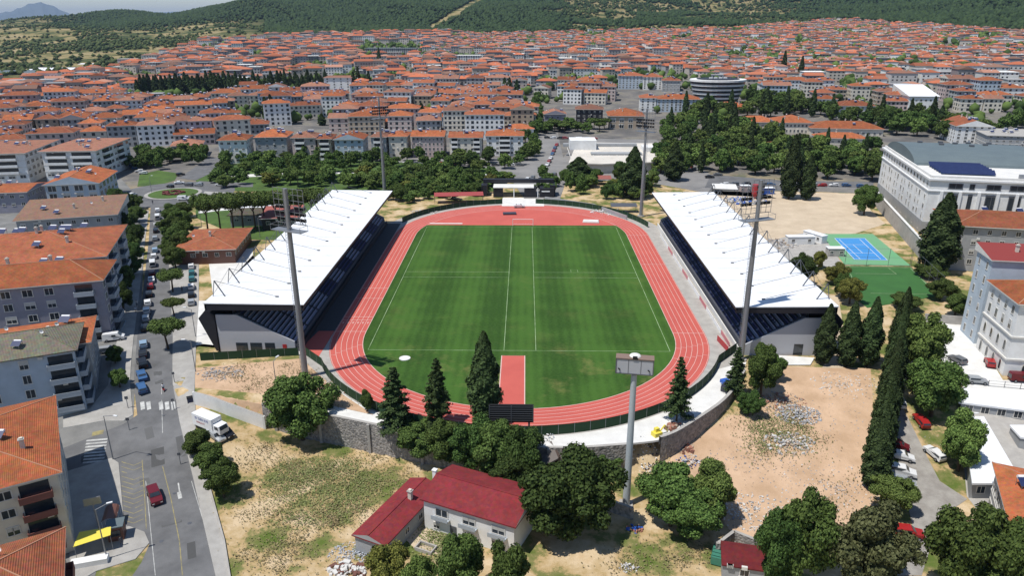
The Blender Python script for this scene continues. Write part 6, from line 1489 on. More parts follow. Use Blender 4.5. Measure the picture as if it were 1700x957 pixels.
def vegetation_masses():
    rng = np.random.default_rng(5); n = 150000
    az = rng.uniform(-.62, .62, n); D = np.sqrt(rng.uniform(1150 ** 2, 3700 ** 2, n)); x = CAM[0] + D * np.sin(az); y = CAM[1] + D * np.cos(az); z = Hv(x, y)
    px = 874 + 1290 * np.tan(az); row = 33 + 1371 * (70 - z) / D; below = row - ybound(px)
    tone = np.sin(x / 90 + 2 * np.sin(y / 130)) + np.sin(y / 75 + x / 210) + .6 * np.sin(x / 31 + y / 47)
    wood = ss(1500, 1800, D) * np.where(px > 440, 1, ss(2250, 2600, D) * ss(60, 200, px)) * (1 - .93 * ss(900, 960, px) * (1 - ss(1250, 1420, px)) * (1 - ss(3000, 3300, D)) * (tone > -.9))
    fb = np.abs((px - 722) * 45 + (row - 42) * 80) / 92; wood = np.where((fb < 4.5) & (px > 715) & (px < 830), 0, wood); fb2 = np.abs((px - 468) * 20 - (row - 14) * 18) / 27; wood = np.where((fb2 < 2.0) & (px > 464) & (px < 492) & (row < 42), 0, wood)
    keep = (below < -1) & (rng.uniform(0, 1, n) < wood * .8 * np.where(tone > 1.7, .25, 1))
    p = np.stack([x, y], 1)
    blobs('forest', p[keep], rng.uniform(4.5, 8.5, keep.sum()), z[keep], FOR, 'dense dark pine forest covering the hills behind the town', 'forest', True, 1)
    k2 = (below < -1) & ~keep & ~((px > 715) & (px < 830) & (fb < 4.5)) & (rng.uniform(0, 1, n) < .09 + .30 * (tone > .35) + .22 * ((tone > 0) & (px < 440))) & (rng.uniform(0, 1, n) < .65)
    blobs('scrub', p[k2], rng.uniform(2.2, 6.0, k2.sum()), z[k2], SCR, 'scattered trees and scrub over the dry fields and lower slopes', 'scrub', True, 2)
    m = 26000; az = rng.uniform(-.62, .62, m); D = np.sqrt(rng.uniform(560 ** 2, 2000 ** 2, m)); x = CAM[0] + D * np.sin(az); y = CAM[1] + D * np.cos(az); z = Hv(x, y); px = 874 + 1290 * np.tan(az); row = 33 + 1371 * (70 - z) / D
    occ = {}
    for c in cands: occ.setdefault((int(c[0] // 20), int(c[1] // 20)), []).append(c)
    ok = []
    for i in range(m):
        if row[i] < ybound(px[i]) or row[i] > 232 or (row[i] > 150 and any(inpoly(px[i], row[i], h_) for h_ in HOLES)): continue
        g_ = (int(x[i] // 20), int(y[i] // 20)); free = True
        for dx in (-1, 0, 1):
            for dy in (-1, 0, 1):
                for c in occ.get((g_[0] + dx, g_[1] + dy), ()):
                    rx, ry = x[i] - c[0], y[i] - c[1]; co, si = math.cos(c[2]), math.sin(c[2]); u, v = rx * co + ry * si, -rx * si + ry * co
                    if abs(u) < c[3] / 2 - .5 and abs(v) < c[4] / 2 - .5: free = False; break
        if free: ok.append(i)
    ok = np.array(ok); ok = ok[rng.uniform(0, 1, len(ok)) < .60]
    p = np.stack([x[ok], y[ok]], 1); s_ = rng.uniform(1.8, 4.6, len(ok)); blobs('town_greenery', p, s_, z[ok] + s_ * .6, L_BROAD, 'small garden trees scattered between the distant houses', 'trees', False, 3)
vegetation_masses()
# tufts and weeds on the open lots, shrubs at the bases of walls: uncountable
def tufts(name, polys, n, size, m, lab, cat, seed, hgt=.35):
    rng = np.random.default_rng(seed); P = []
    for poly, w in polys:
        W_ = [GT(*p) for p in poly]; xs = [p[0] for p in W_]; ys = [p[1] for p in W_]; k = int(n * w); c = 0
        cl = [(rng.uniform(min(xs), max(xs)), rng.uniform(min(ys), max(ys)), rng.uniform(.8, 3.5)) for _ in range(max(12, k // 110))]
        while c < k:
            q = cl[rng.integers(len(cl))]; x, y = rng.normal(q[0], q[2]), rng.normal(q[1], q[2] * .8)
            c += 1
            if inpoly(x + rng.normal(0, 2.2), y + rng.normal(0, 2.2), W_): P.append((x, y))
    P = np.array(P); z = Hv(P[:, 0], P[:, 1]); Q = np.stack([P[:, 0], P[:, 1], z + rng.uniform(.02, hgt, len(P))], 1); N = rng.normal(size=Q.shape); N[:, 2] = np.abs(N[:, 2]) + 1.6
    me = quads_mesh(name, leaves(Q, N, size, rng)); me.materials[0] = m; tag(link(name, me), lab, cat, kind='stuff')
LOT = [(380, 720), (450, 715), (560, 745), (680, 770), (690, 800), (560, 900), (560, 950), (395, 950)]
tufts('weeds', [(LOT, .5), ([(1200, 700), (1290, 640), (1380, 720), (1340, 780), (1220, 740)], .14), ([(1380, 800), (1450, 790), (1450, 860), (1380, 880)], .1), ([(960, 900), (1080, 870), (1220, 930), (1100, 957), (940, 957)], .1), ([(340, 615), (490, 600), (600, 680), (450, 672)], .2)], 15000, .22, L_WEED, 'dry weeds and grass tufts on the bare lots', 'weeds', 3)
tufts('green_weeds', [([(450, 770), (560, 760), (640, 790), (560, 870), (470, 880)], .6), ([(1230, 690), (1330, 680), (1360, 750), (1250, 760)], .2), ([(700, 860), (780, 880), (760, 930), (690, 930)], .2)], 26000, .20, L_GRASS, 'greener weeds in patches on the foreground lot', 'weeds', 4)

# ------------------------------------------------------------------ vehicles
def car_proto(name, lab, cat, paint, kind='hatch'):
    t = thing(name, lab, cat, (0, 0, -500)); 
    if kind == 'van': Lr, W_, prof = 4.6, 1.85, [(-2.3, .45), (-2.3, 1.75), (-2.15, 1.95), (1.0, 1.95), (1.75, 1.15), (2.25, 1.0), (2.3, .45)]
    elif kind == 'sedan': Lr, W_, prof = 4.4, 1.75, [(-2.2, .4), (-2.2, .95), (-1.45, 1.02), (-.95, 1.42), (.35, 1.45), (1.05, .98), (2.1, .82), (2.2, .4)]
    elif kind == 'suv': Lr, W_, prof = 4.6, 1.9, [(-2.3, .45), (-2.3, 1.15), (-2.0, 1.72), (.35, 1.75), (1.1, 1.15), (2.2, 1.02), (2.3, .45)]
    else: Lr, W_, prof = 4.0, 1.72, [(-2.0, .4), (-2.0, .98), (-1.7, 1.45), (.35, 1.48), (1.0, 1.0), (1.9, .84), (2.0, .4)]
    hw = W_ / 2; belt = .98 if kind not in ('van', 'suv') else 1.12
    mb = MB(); n = len(prof)
    def yy(z, x): return hw * (1.0 if z <= belt + .04 else .84) * (.93 if abs(x) > Lr / 2 - .25 else 1)
    Lp = [(x, -yy(z, x), z) for x, z in prof]; Rp = [(x, yy(z, x), z) for x, z in prof]
    mb.quad(Lp); mb.quad(Rp[::-1])
    for i in range(n):
        j = (i + 1) % n; mb.quad([Lp[j], Lp[i], Rp[i], Rp[j]])
    b = mb.build('body', paint, t)
    bv = b.modifiers.new('bevel', 'BEVEL'); bv.width = .07; bv.segments = 2; bv.limit_method = 'ANGLE'
    top = [p for p in prof if p[1] > belt + .1]; x0, x1 = top[0], top[-1]
    ia = prof.index(top[0]); ib = prof.index(top[-1]); pb_, pf = prof[ia - 1], prof[ib + 1]
    def glass(nm, q):
        m = MB(); m.quad(q); m.build(nm, GLASS, t)
    def lerp(a, b_, u): return (a[0] + (b_[0] - a[0]) * u, a[1] + (b_[1] - a[1]) * u)
    e = .035
    a1, a2 = lerp(pf, x1, .18), lerp(pf, x1, .88); glass('windscreen', [(a1[0] + e, -hw * .84, a1[1] + e), (a1[0] + e, hw * .84, a1[1] + e), (a2[0] + e, hw * .74, a2[1] + e), (a2[0] + e, -hw * .74, a2[1] + e)])
    r1, r2 = lerp(pb_, x0, .25), lerp(pb_, x0, .85); glass('rear_window', [(r1[0] - e, hw * .8, r1[1] + e), (r1[0] - e, -hw * .8, r1[1] + e), (r2[0] - e, -hw * .72, r2[1] + e), (r2[0] - e, hw * .72, r2[1] + e)])
    for s in (-1, 1):
        zt = x0[1] - .10; q = [(pb_[0] + .35 if kind != 'van' else -.3, s * (hw * .93 + e), belt + .05), (pf[0] - .22, s * (hw * .93 + e), belt + .05), (x1[0] - .02, s * (hw * .84 + e), zt), (x0[0] + .12 if kind != 'van' else -.3, s * (hw * .84 + e), zt)]
        glass('side_window', q if s < 0 else q[::-1])
        for xx in (-Lr * .31, Lr * .31):
            w = MB().tube((xx, s * (hw - .2), .33), (xx, s * (hw + .02), .33), .33, n=12).build('wheel', BLACK, t); MB().tube((xx, s * (hw + .02), .33), (xx, s * (hw + .04), .33), .19, n=10).build('rim', STEEL, w)
        MB().box((Lr / 2 - .08, s * hw * .66, .68), (.14, .34, .16)).build('headlight', LAMPG, t); MB().box((-Lr / 2 + .06, s * hw * .74, .8), (.12, .22, .22)).build('tail_light', RED, t)
    return t
PC = dict(white=plain('car white', (.72, .72, .72), .3), silver=plain('car silver', (.42, .44, .46), .3, .3), black=plain('car black', (.015, .015, .018), .25), blue=plain('car blue', (.05, .12, .26), .3), darkred=plain('car dark red', (.13, .012, .018), .3), red=plain('car red', (.35, .02, .02), .3), grey=plain('car grey', (.13, .135, .145), .3), teal=plain('car teal', (.04, .16, .17), .3), lightblue=plain('car light blue', (.25, .36, .48), .3))
_cp = {}
def car(color, kind, x, y, rz, lab, group=None, cat='car'):
    k = (color, kind); z = H(x, y)
    d = .5; fx, fy = math.cos(rz), math.sin(rz); pitch = -math.atan2(H(x + fx, y + fy) - H(x - fx, y - fy), 2)
    nm = {'van': 'parked_van', 'suv': 'parked_car', 'sedan': 'parked_car', 'hatch': 'parked_car'}[kind]
    if k not in _cp:
        t = car_proto(nm, lab, cat, PC[color], kind); _cp[k] = proto(t); t['group'] = group or 'cars'
    else: t = dup(_cp[k], (0, 0, 0), 0, lab, group)
    t.location = (x, y, z + .08); t.rotation_euler = (0, pitch, rz); t['category'] = cat
    if group: t['group'] = group
    elif 'group' in t: del t['group']
    return t
bpy.context.view_layer.update()
def roadang(px, py):
    a, b = GT(px, py), GT(px + (-45 if py > 600 else -6) * .12, py - 14); return math.atan2(b[1] - a[1], b[0] - a[0])
LC_ = [(260, 377, 'white', 'hatch'), (259, 386, 'black', 'hatch'), (258, 399, 'silver', 'hatch'), (258, 419, 'lightblue', 'hatch'), (256, 429, 'white', 'hatch'), (254, 442, 'white', 'van'), (253, 457, 'darkred', 'hatch'), (252, 468, 'white', 'sedan'), (250, 479, 'red', 'hatch'),
       (248, 492, 'black', 'hatch'), (246, 507, 'white', 'hatch'), (244, 520, 'white', 'hatch'), (243, 533, 'silver', 'hatch'), (241, 548, 'black', 'hatch'), (239, 576, 'lightblue', 'hatch'), (238, 592, 'black', 'sedan'), (237, 608, 'black', 'suv'), (236, 628, 'blue', 'sedan'), (236, 649, 'blue', 'hatch'), (262, 352, 'white', 'hatch'), (262, 364, 'white', 'van')]
LC_.sort(key=lambda c: -c[1]); FP = {}
for i, (px, py, c, k) in enumerate(LC_):
    x, y = GT(px, py); n_ = f"{c.replace('dark', 'dark ').replace('light', 'light ')} {'van' if k == 'van' else 'car'}"
    car(c, k, x, y, roadang(px, py), f"{n_} in the line at the left kerb, {ordn(i)} from the near end", 'cars parked along the left kerb', 'van' if k == 'van' else 'car')
for i, (px, py, c, k) in enumerate(((318, 506, 'silver', 'hatch'), (318, 493, 'black', 'hatch'), (318, 480, 'white', 'hatch'), (319, 467, 'teal', 'hatch'), (319, 457, 'teal', 'hatch'), (318, 446, 'white', 'hatch'))):
    x, y = GT(px, py); car(c, k, x, y, roadang(px, py), f"{c} car on the pavement beside the left stand, {ordn(i)} from the near end", 'cars parked beside the left stand')
car('darkred', 'suv', *GT(258, 830), roadang(258, 830) + PI, 'dark red car driving towards the camera on the left road')
for px, py, c, k, an, l in ((298, 306, 'white', 'sedan', .4, 'white car entering the roundabout from the far road'), (283, 312, 'black', 'hatch', 2.6, 'dark car at the far edge of the roundabout'), (314, 309, 'grey', 'hatch', 2.9, 'grey car just right of the roundabout'), (330, 309, 'silver', 'hatch', 3.0, 'silver car waiting right of the roundabout'), (366, 309, 'white', 'sedan', 3.1, 'white car on the road before the stone pines'), (221, 326, 'white', 'hatch', 1.3, 'white car left of the roundabout'),
                         (305, 333, 'white', 'van', .1, 'white van on the near side of the roundabout'), (300, 292, 'black', 'hatch', .9, 'black car on the road beyond the roundabout'), (358, 728, 'silver', 'sedan', -.6, 'silver car parked behind the white box truck'), (374, 722, 'black', 'hatch', -.6, 'black car parked at the corner of the plot wall'),
                         (1495, 763, 'white', 'sedan', -.32, 'white saloon parked beside the cypress row, upper of two'), (1496, 789, 'white', 'suv', -.36, 'white car parked beside the cypress row, lower of two'), (1499, 806, 'silver', 'hatch', -.4, 'silver car half hidden under the bright green tree'), (1489, 744, 'darkred', 'hatch', -.5, 'dark red car in the shade at the top of the lane'), (1549, 758, 'white', 'hatch', 1.9, 'white car parked under the sunny round tree'),
                         (1528, 704, 'red', 'hatch', 1.6, 'red car under the large tree by the lane'), (1506, 892, 'red', 'suv', -.2, 'red car under the dusty olive tree'), (1621, 637, 'silver', 'hatch', -.15, 'silver car on the pale yard of the historic building'), (1694, 634, 'darkred', 'van', -.1, 'dark red van at the arched door of the historic building'), (1588, 602, 'grey', 'hatch', 1.9, 'grey car beside the low grey shed in the yard'),
                         (1642, 607, 'red', 'hatch', 1.2, 'small red car against the historic building wall'), (1492, 672, 'white', 'hatch', 1.4, 'white car at the upper end of the cypress row'), (1192, 292, 'grey', 'sedan', .05, 'grey car crossing on the boulevard right of the market'), (1178, 296, 'black', 'sedan', .05, 'black car crossing on the boulevard right of the market'), (190, 566, 'white', 'van', .35, 'white van parked between the left houses'), (180, 586, 'silver', 'hatch', .35, 'silver car parked between the left houses'), (862, 345, 'white', 'sedan', .05, 'white car parked at the gateway behind the far bend')):
    x, y = GT(px, py); car(c, k, x, y, an, l)
rnd = random.Random(8); q = 0
for seg, n_, where, rz in (([(640, 272), (870, 276)], 16, 'on the road before the front row houses', .0), ([(205, 262), (240, 292)], 8, 'in the car park beside the banded block', .2), ([(872, 300), (925, 290)], 7, 'on the grey square behind the gate pavilion', 1.3), ([(905, 230), (990, 232)], 9, 'behind the market roof', .05), ([(1100, 262), (1160, 285)], 6, 'on the road right of the market', -.9), ([(1190, 308), (1440, 311)], 12, 'on the boulevard before the wood', .0), ([(925, 240), (905, 285)], 8, 'left of the market roof', 1.3)):
    a, b = GT(*seg[0]), GT(*seg[1])
    for i in range(n_):
        u = (i + .5) / n_ + rnd.uniform(-.02, .02); c = rnd.choice(('white', 'white', 'silver', 'black', 'grey', 'red', 'blue')); x, y = a[0] + (b[0] - a[0]) * u, a[1] + (b[1] - a[1]) * u + rnd.uniform(-1, 1)
        if any((o.location.x - x) ** 2 + (o.location.y - y) ** 2 < 9 for o in COL.objects if o.get('category') in ('car', 'van')): continue
        car(c, 'hatch', x, y, rz + rnd.choice((0, PI)), f"{c} car {where}, {ordn(i)} along", 'cars ' + where)
# box truck
x, y = GT(352, 716); t = thing('box_truck', 'white box truck with worn lettering on its side parked by the plot wall', 'truck', (x, y, H(x, y) + .1), -.52)
MB().box((-1.0, 0, 2.05), (5.6, 2.3, 2.4)).build('cargo_box', WHITEP, t)
mb = MB(); pr = [(1.9, .6), (3.75, .6), (3.75, 1.4), (3.45, 2.2), (1.9, 2.25)]
a = [(px_, -1.0, z) for px_, z in pr]; b = [(px_, 1.0, z) for px_, z in pr]; mb.quad(a); mb.quad(b[::-1])
for i in range(5): j = (i + 1) % 5; mb.quad([a[j], a[i], b[i], b[j]])
cab = mb.build('cab', WHITEP, t); MB().quad([(3.78, -.85, 1.42), (3.78, .85, 1.42), (3.5, .8, 2.12), (3.5, -.8, 2.12)]); m_ = MB(); m_.quad([(3.78, -.85, 1.45), (3.78, .85, 1.45), (3.50, .8, 2.15), (3.50, -.8, 2.15)]); m_.build('windscreen', GLASS, cab)
for s in (-1, 1):
    m_ = MB(); q_ = [(2.3, s * 1.02, 1.4), (3.4, s * 1.02, 1.4), (3.2, s * 1.02, 2.05), (2.3, s * 1.02, 2.05)]; m_.quad(q_ if s < 0 else q_[::-1]); m_.build('side_window', GLASS, cab)
    for xx in (-2.6, -1.6, 2.9): MB().tube((xx, s * .85, .45), (xx, s * 1.1, .45), .45, n=12).build('wheel', BLACK, t)
MB().box((-.4, 0, .75), (6.2, 1.0, .25)).build('chassis', DSTEEL, t)
def text(s, size, parent, loc, rot, m, name='lettering'):
    cu = bpy.data.curves.new(name, 'FONT'); cu.body = s; cu.size = size; cu.extrude = .01; cu.align_x = 'CENTER'; cu.align_y = 'CENTER'; o = bpy.data.objects.new(name, cu); COL.objects.link(o)
    bpy.context.view_layer.update(); me = bpy.data.meshes.new_from_object(o.evaluated_get(bpy.context.evaluated_depsgraph_get())); bpy.data.objects.remove(o); me.materials.clear(); me.materials.append(m)
    o = link(name, me, parent, loc); o.rotation_euler = rot; return o
text('EV DEN EVE', .72, t, (-1.0, -1.165, 2.55), (PI / 2, 0, 0), plain('blue lettering', (.08, .10, .3))); text('NAKLIYAT', .5, t, (-1.4, -1.165, 1.75), (PI / 2, 0, 0), plain('red lettering', (.4, .05, .06)))
# scooter rider and people
def person(x, y, lab, top, legs, rz=0, pose='stand', z=None, hold=None):
    z = H(x, y) + .02 if z is None else z; t = thing('person', lab, 'person', (x, y, z), rz); st = pose == 'walk'; sit = pose == 'sit'
    J = {'pelvis': (0, 0, .95), 'chest': (0, .02, 1.35), 'neck': (0, .02, 1.5), 'head': (0, .05, 1.66)}
    hipz = .92; V = [(0, 0, .96), (0, .02, 1.18), (0, .02, 1.38), (0, .02, 1.50), (0, .04, 1.63), (0, .05, 1.74)]; R = [.15, .13, .155, .06, .10, .085]; Ed = [(0, 1), (1, 2), (2, 3), (3, 4), (4, 5)]
    def add(p, r, par): V.append(p); R.append(r); Ed.append((par, len(V) - 1)); return len(V) - 1
    for s in (-1, 1):
        f = .22 * s if st else 0
        sh = add((s * .19, .02, 1.42), .065, 2); el = add((s * .26, .05 - f * .5, 1.14), .045, sh); ha = add((s * .24, .20 - f, .93), .035, el); 
        add((s * .24, .25 - f, .86), .025, ha)
        hp = add((s * .10, 0, .90), .10, 0)
        if sit: kn = add((s * .16, .42, .86), .075, hp); an = add((s * .17, .38, .42), .05, kn)
        else: kn = add((s * .11, f * .5 + .03, .50), .07, hp); an = add((s * .12, f - .02, .09), .045, kn)
        add((an and V[an][0], V[an][1] + .18, V[an][2] - .05), .04, an)
    me = bpy.data.meshes.new('body'); me.from_pydata(V, Ed, []); o = link('body', me, t); me.materials.append(top); me.materials.append(legs); me.materials.append(SKIN)
    sk = o.modifiers.new('skin', 'SKIN')
    for i, r in enumerate(R): me.skin_vertices[0].data[i].radius = (r, r)
    me.skin_vertices[0].data[0].use_root = True
    ss_ = o.modifiers.new('sub', 'SUBSURF'); ss_.levels = 1; ss_.render_levels = 1
    bpy.context.view_layer.update(); m2 = bpy.data.meshes.new_from_object(o.evaluated_get(bpy.context.evaluated_depsgraph_get())); o.modifiers.clear(); o.data = m2
    for k_ in (top, legs, SKIN):
        if k_.name not in [m.name for m in m2.materials if m]: m2.materials.append(k_)
    for p in m2.polygons:
        c = p.center; p.material_index = 2 if (c.z > 1.5 or (abs(c.x) > .21 and c.z < 1.0 and c.z > .8 and not sit)) else (1 if c.z < .98 else 0)
    MB().ball((0, .03, 1.70), .115, n=10, m=6).build('hair', BLACK, t); return t
if not hasattr(bpy.types.Mesh, 'skin_vertices'): pass
def safe_person(*a, **k):
    x, y, lab, top, legs = a[:5]
    return person(*a, **k)
def mkskin():
    pass
x, y = GT(272, 650); t = thing('scooter', 'small motor scooter riding up the left road', 'scooter', (x, y, H(x, y) + .06), roadang(272, 650) - PI / 2)
for yy_ in (-.6, .62): MB().tube((-.06, yy_, .27), (.06, yy_, .27), .27, n=12).build('wheel', BLACK, t)
MB().box((0, -.35, .62), (.32, .8, .3), taper=.8).box((0, .15, .36), (.3, .5, .1)).box((0, .5, .7), (.34, .14, .75), taper=.7).build('body', RED, t); MB().box((0, -.3, .82), (.3, .65, .1)).build('seat', BLACK, t)
MB().tube((0, .6, .3), (0, .42, 1.1), .04).tube((-.33, .38, 1.1), (.33, .38, 1.1), .03).build('handlebar', DSTEEL, t)
PEOPLE = [(272, 650, 'motor scooter rider in a white top on the left road', WHITEP, GARN, 'sit'), (203, 908, 'person in dark clothes standing beside the kiosk on the corner', GARN, GARN, 'stand'), (228, 510, 'person in pale clothes walking on the left pavement', GARL, GARN, 'walk'), (226, 521, 'second person following on the left pavement in a pale shirt', WHITEP, BROWN, 'walk'),
          (303, 487, 'person in dark clothes on the pavement under the street trees', GARN, GARN, 'walk'), (254, 340, 'person crossing at the near side of the roundabout', GARN, GARN, 'walk')]
def try_people():
    for px, py, l, a_, b_, ps in PEOPLE:
        x, y = GT(px, py); z = H(x, y) + (.0 if ps == 'sit' else .16); person(x, y, l, a_, b_, roadang(px, py) - PI / 2, ps, z=z)
def _skin(me):
    pass
_ol = link
bpy.context.view_layer.update()
def ensure_skin(o): 
    bpy.context.view_layer.objects.active = o
for _n in (0,):
    try: try_people()
    except Exception as e_: print('PEOPLE', e_)

# ------------------------------------------------------------------ street furniture and small things
def lamp(px, py, lab, h=9.0, arm=2.0, an=0.0, group='street lamps', z=None):
    x, y = GT(px, py); t = thing('street_lamp', lab, 'street lamp', (x, y, H(x, y)), an, group)
    MB().tube((0, 0, 0), (0, 0, h), .11, .06, n=8).build('pole', STEEL, t); MB().tube((0, 0, h - .05), (arm, 0, h + .5), .05, n=6).build('arm', STEEL, t); MB().box((arm + .3, 0, h + .52), (.8, .3, .14)).build('lamp_head', WHITEP, t); return t
lamp(188, 764, 'street lamp at the zebra crossing of the side street', 9, 2.4, -.3); lamp(178, 930, 'double street lamp behind the kiosk at the corner', 9, 1.6, .5); lamp(325, 618, 'lamp post on the pavement by the plot corner', 7, 1.2, PI)
lamp(325, 560, 'lamp post on the pavement beside the left stand', 7, 1.2, PI); lamp(462, 668, 'thin lamp post rising from the rubbly plot', 9, 1.0, 1.2); lamp(252, 320, 'lamp post at the roundabout', 7, 1.0, 0); lamp(1602, 730, 'small lamp post in the yard of the white strip roof', 5, .6, 0)
lamp(335, 376, 'lamp post left of the stone pine row', 7, 1.2, 0); lamp(432, 395, 'lamp post behind the tiled restaurant', 7, .6, 0)
def sign(px, py, lab, w, h, hz, m, an):
    x, y = GT(px, py); t = thing('sign_board', lab, 'sign', (x, y, H(x, y)), an); MB().tube((0, 0, 0), (0, 0, hz), .08, n=6).build('post', STEEL, t); MB().box((0, 0, hz), (w, .12, h)).build('panel', m, t); return t
sign(166, 888, 'grey sign board on a post behind the kiosk', 2.4, 1.3, 6.2, STEEL, .4); sign(215, 715, 'small round traffic sign at the side street corner', .6, .6, 2.4, DSTEEL, .3); sign(213, 679, 'small dark traffic sign at the kerb above the side street', .6, .6, 2.4, DSTEEL, .3); sign(290, 636, 'small dark sign on the right kerb of the left road', .5, .5, 2.2, DSTEEL, .3); sign(289, 681, 'small dark sign beside the zebra crossing', .5, .5, 2.2, DSTEEL, .3)
sign(300, 772, 'small dark sign on the right pavement near the trees', .5, .5, 2.2, DSTEEL, .3)
# kiosk, bus shelter and yellow awning
x, y = GT(196, 893); t = thing('kiosk', 'small brown kiosk with pale grey roof on the pavement corner', 'kiosk', (x, y, H(x, y) + .14), .35)
MB().box((0, 0, 1.2), (2.2, 2.2, 2.4)).build('body', BROWN, t); MB().box((0, 0, 2.5), (2.5, 2.5, .16)).build('roof', BLUEGREY, t); MB().box((0, -1.13, 1.4), (1.4, .06, 1.0)).build('window', GLASS, t)
x, y = GT(188, 874); t = thing('bus_shelter', 'brown arched bus shelter beside the yellow hatched bay', 'bus shelter', (x, y, H(x, y) + .14), .35)
mb = MB()
for i in range(6):
    a, b = PI * .1 + PI * .4 * i / 5 * 2, PI * .1 + PI * .4 * (i + 1) / 5 * 2
    if i < 5: mb.quad([(1.1 * math.cos(a), -2, 1.9 + .8 * math.sin(a)), (1.1 * math.cos(b), -2, 1.9 + .8 * math.sin(b)), (1.1 * math.cos(b), 2, 1.9 + .8 * math.sin(b)), (1.1 * math.cos(a), 2, 1.9 + .8 * math.sin(a))])
mb.build('arched_roof', BROWN, t)
for sx in (-1, 1):
    for sy in (-1.9, 0, 1.9): MB().tube((sx, sy, 0), (sx, sy, 2.2), .05, n=6).build('post', WHITEP, t)
x, y = GT(160, 915); t = thing('awning', 'yellow pointed canvas awning at the shaded corner shop', 'awning', (x, y, H(x, y)), .3)
mb = MB(); mb.quad([(-2.4, -1.5, 2.4), (2.6, -.8, 2.9), (2.3, 1.2, 3.0), (-2.2, 1.6, 2.7)]); mb.quad([(-2.4, -1.5, 2.35), (-2.2, 1.6, 2.65), (2.3, 1.2, 2.95), (2.6, -.8, 2.85)]); mb.build('canvas', YEL, t)
for p in ((-2.3, -1.4), (2.5, -.7), (-2.1, 1.5)): MB().tube((p[0], p[1], 0), (p[0], p[1], 2.6), .04, n=6).build('pole', STEEL, t)
x, y = GT(150, 938); tag(MB().box((x, y, H(x, y) + .5), (5, 1.4, 1.0), .3).build('low_wall', W_WHITE), 'low white wall piece in front of the corner shop', 'wall')
x, y = GT(318, 670); t = thing('waste_container', 'dark blue waste container on the pavement beside the truck', 'container', (x, y, H(x, y)), .5); MB().box((0, 0, .75), (1.4, 1.0, 1.1)).build('bin', plain('navy plastic', (.02, .03, .08)), t); MB().box((0, 0, 1.36), (1.5, 1.1, .12)).build('lid', BLACK, t)
def skip(px, py, an, m, lab, s=1.0):
    x, y = GT(px, py); t = thing('skip_container', lab, 'container', (x, y, H(x, y)), an); mb = MB(); n0 = 0
    mb.prism([(-1.6 * s, -.9 * s), (1.6 * s, -.9 * s), (1.6 * s, .9 * s), (-1.6 * s, .9 * s)], .2, 1.5 * s); mb.build('tub', m, t); mb = MB()
    for k in (-1.2, -.4, .4, 1.2): mb.box((k * s, 0, .85 * s), (.12, 1.95 * s, 1.3 * s))
    mb.build('rib', m, t); return t
skip(1192, 930, 1.2, TEAL, 'green metal container under the trees at the bottom'); skip(1205, 648, 1.0, GARN, 'dark skip beside the conifer at the perimeter path', .8); skip(1288, 585, .2, plain('magenta red', (.35, .03, .08)), 'small red container at the wall of the right stand', .5)
skip(1140, 696, .4, STEEL, 'grey metal box on the white perimeter path', .7)
tag(MB().box((*GT(1203, 640), .9), (1.6, 1.3, .7), .4).build('tarpaulin', BLU), 'blue tarpaulin bundle on the dark skip by the path', 'tarpaulin')
x, y = GT(1090, 725); t = thing('excavator', 'small yellow excavator at the gap of the stone wall', 'excavator', (x, y, -.6), .5)
MB().box((0, 0, .35), (2.0, 1.5, .5)).build('tracks', BLACK, t); MB().box((0, 0, 1.0), (1.6, 1.3, .8)).box((.1, .2, 1.7), (.8, .7, .7)).build('body', YEL, t); MB().tube((.6, 0, 1.2), (1.7, 0, 2.3), .14, n=6).tube((1.7, 0, 2.3), (2.4, 0, .8), .11, n=6).build('boom', YEL, t)
def rubble(px, py, r, n, ms, lab, name='rubble_pile', seed=0, hgt=.7, s=(.15, .5)):
    rnd = random.Random(seed); x0, y0 = GT(px, py); mb = MB()
    for i in range(n):
        a = rnd.uniform(0, 2 * PI); d = r * rnd.random() ** .7; x, y = d * math.cos(a) * 1.5, d * math.sin(a); q = rnd.uniform(*s) * .62; z = H(x0 + x, y0 + y) - H(x0, y0) + rnd.uniform(0, hgt) * (1 - d / r * .8)
        mb.box((x, y, z + q * .2), (q * rnd.uniform(.7, 1.9), q * rnd.uniform(.5, 1.2), q * rnd.uniform(.3, .9)), rnd.uniform(0, PI), rnd.randrange(len(ms)), rnd.uniform(.6, 1))
    o = mb.build(name, ms, loc=(x0, y0, H(x0, y0))); tag(o, lab, name.replace('_', ' '), kind='stuff'); return o
RW = plain('white rubble', (.62, .6, .57), .9); RG = plain('grey rubble', (.36, .35, .35), .9); RT = plain('tan rubble', (.42, .33, .25), .9); RBk = plain('brick rubble', (.36, .16, .11), .9); RBl = plain('blue grey rubble', (.42, .45, .5), .9)
rubble(1325, 690, 3.0, 420, [RW, RG, RBl, RG], 'large pile of white and blue grey rubble on the dirt lot', seed=1, hgt=1.0)
rubble(1298, 668, 3.2, 300, [RT, RG, RT, RBk], 'brownish rubble heap left of the white rubble pile', seed=2); rubble(1310, 738, 3.2, 230, [RT, RW, RG], 'pile of broken tan slabs lower on the dirt lot', seed=3, s=(.2, .7))
rubble(1405, 640, 5, 260, [RW, RT], 'thin scatter of stones under the three cypresses', seed=4, hgt=.15); rubble(1250, 770, 6, 260, [RT, RG, RT], 'scattered stones along the slope of the dirt lot', seed=5, hgt=.2, s=(.1, .4)); rubble(1235, 850, 5, 360, [RW, RW, RG], 'white gravel and stones right of the olive green trees', seed=6, hgt=.4)
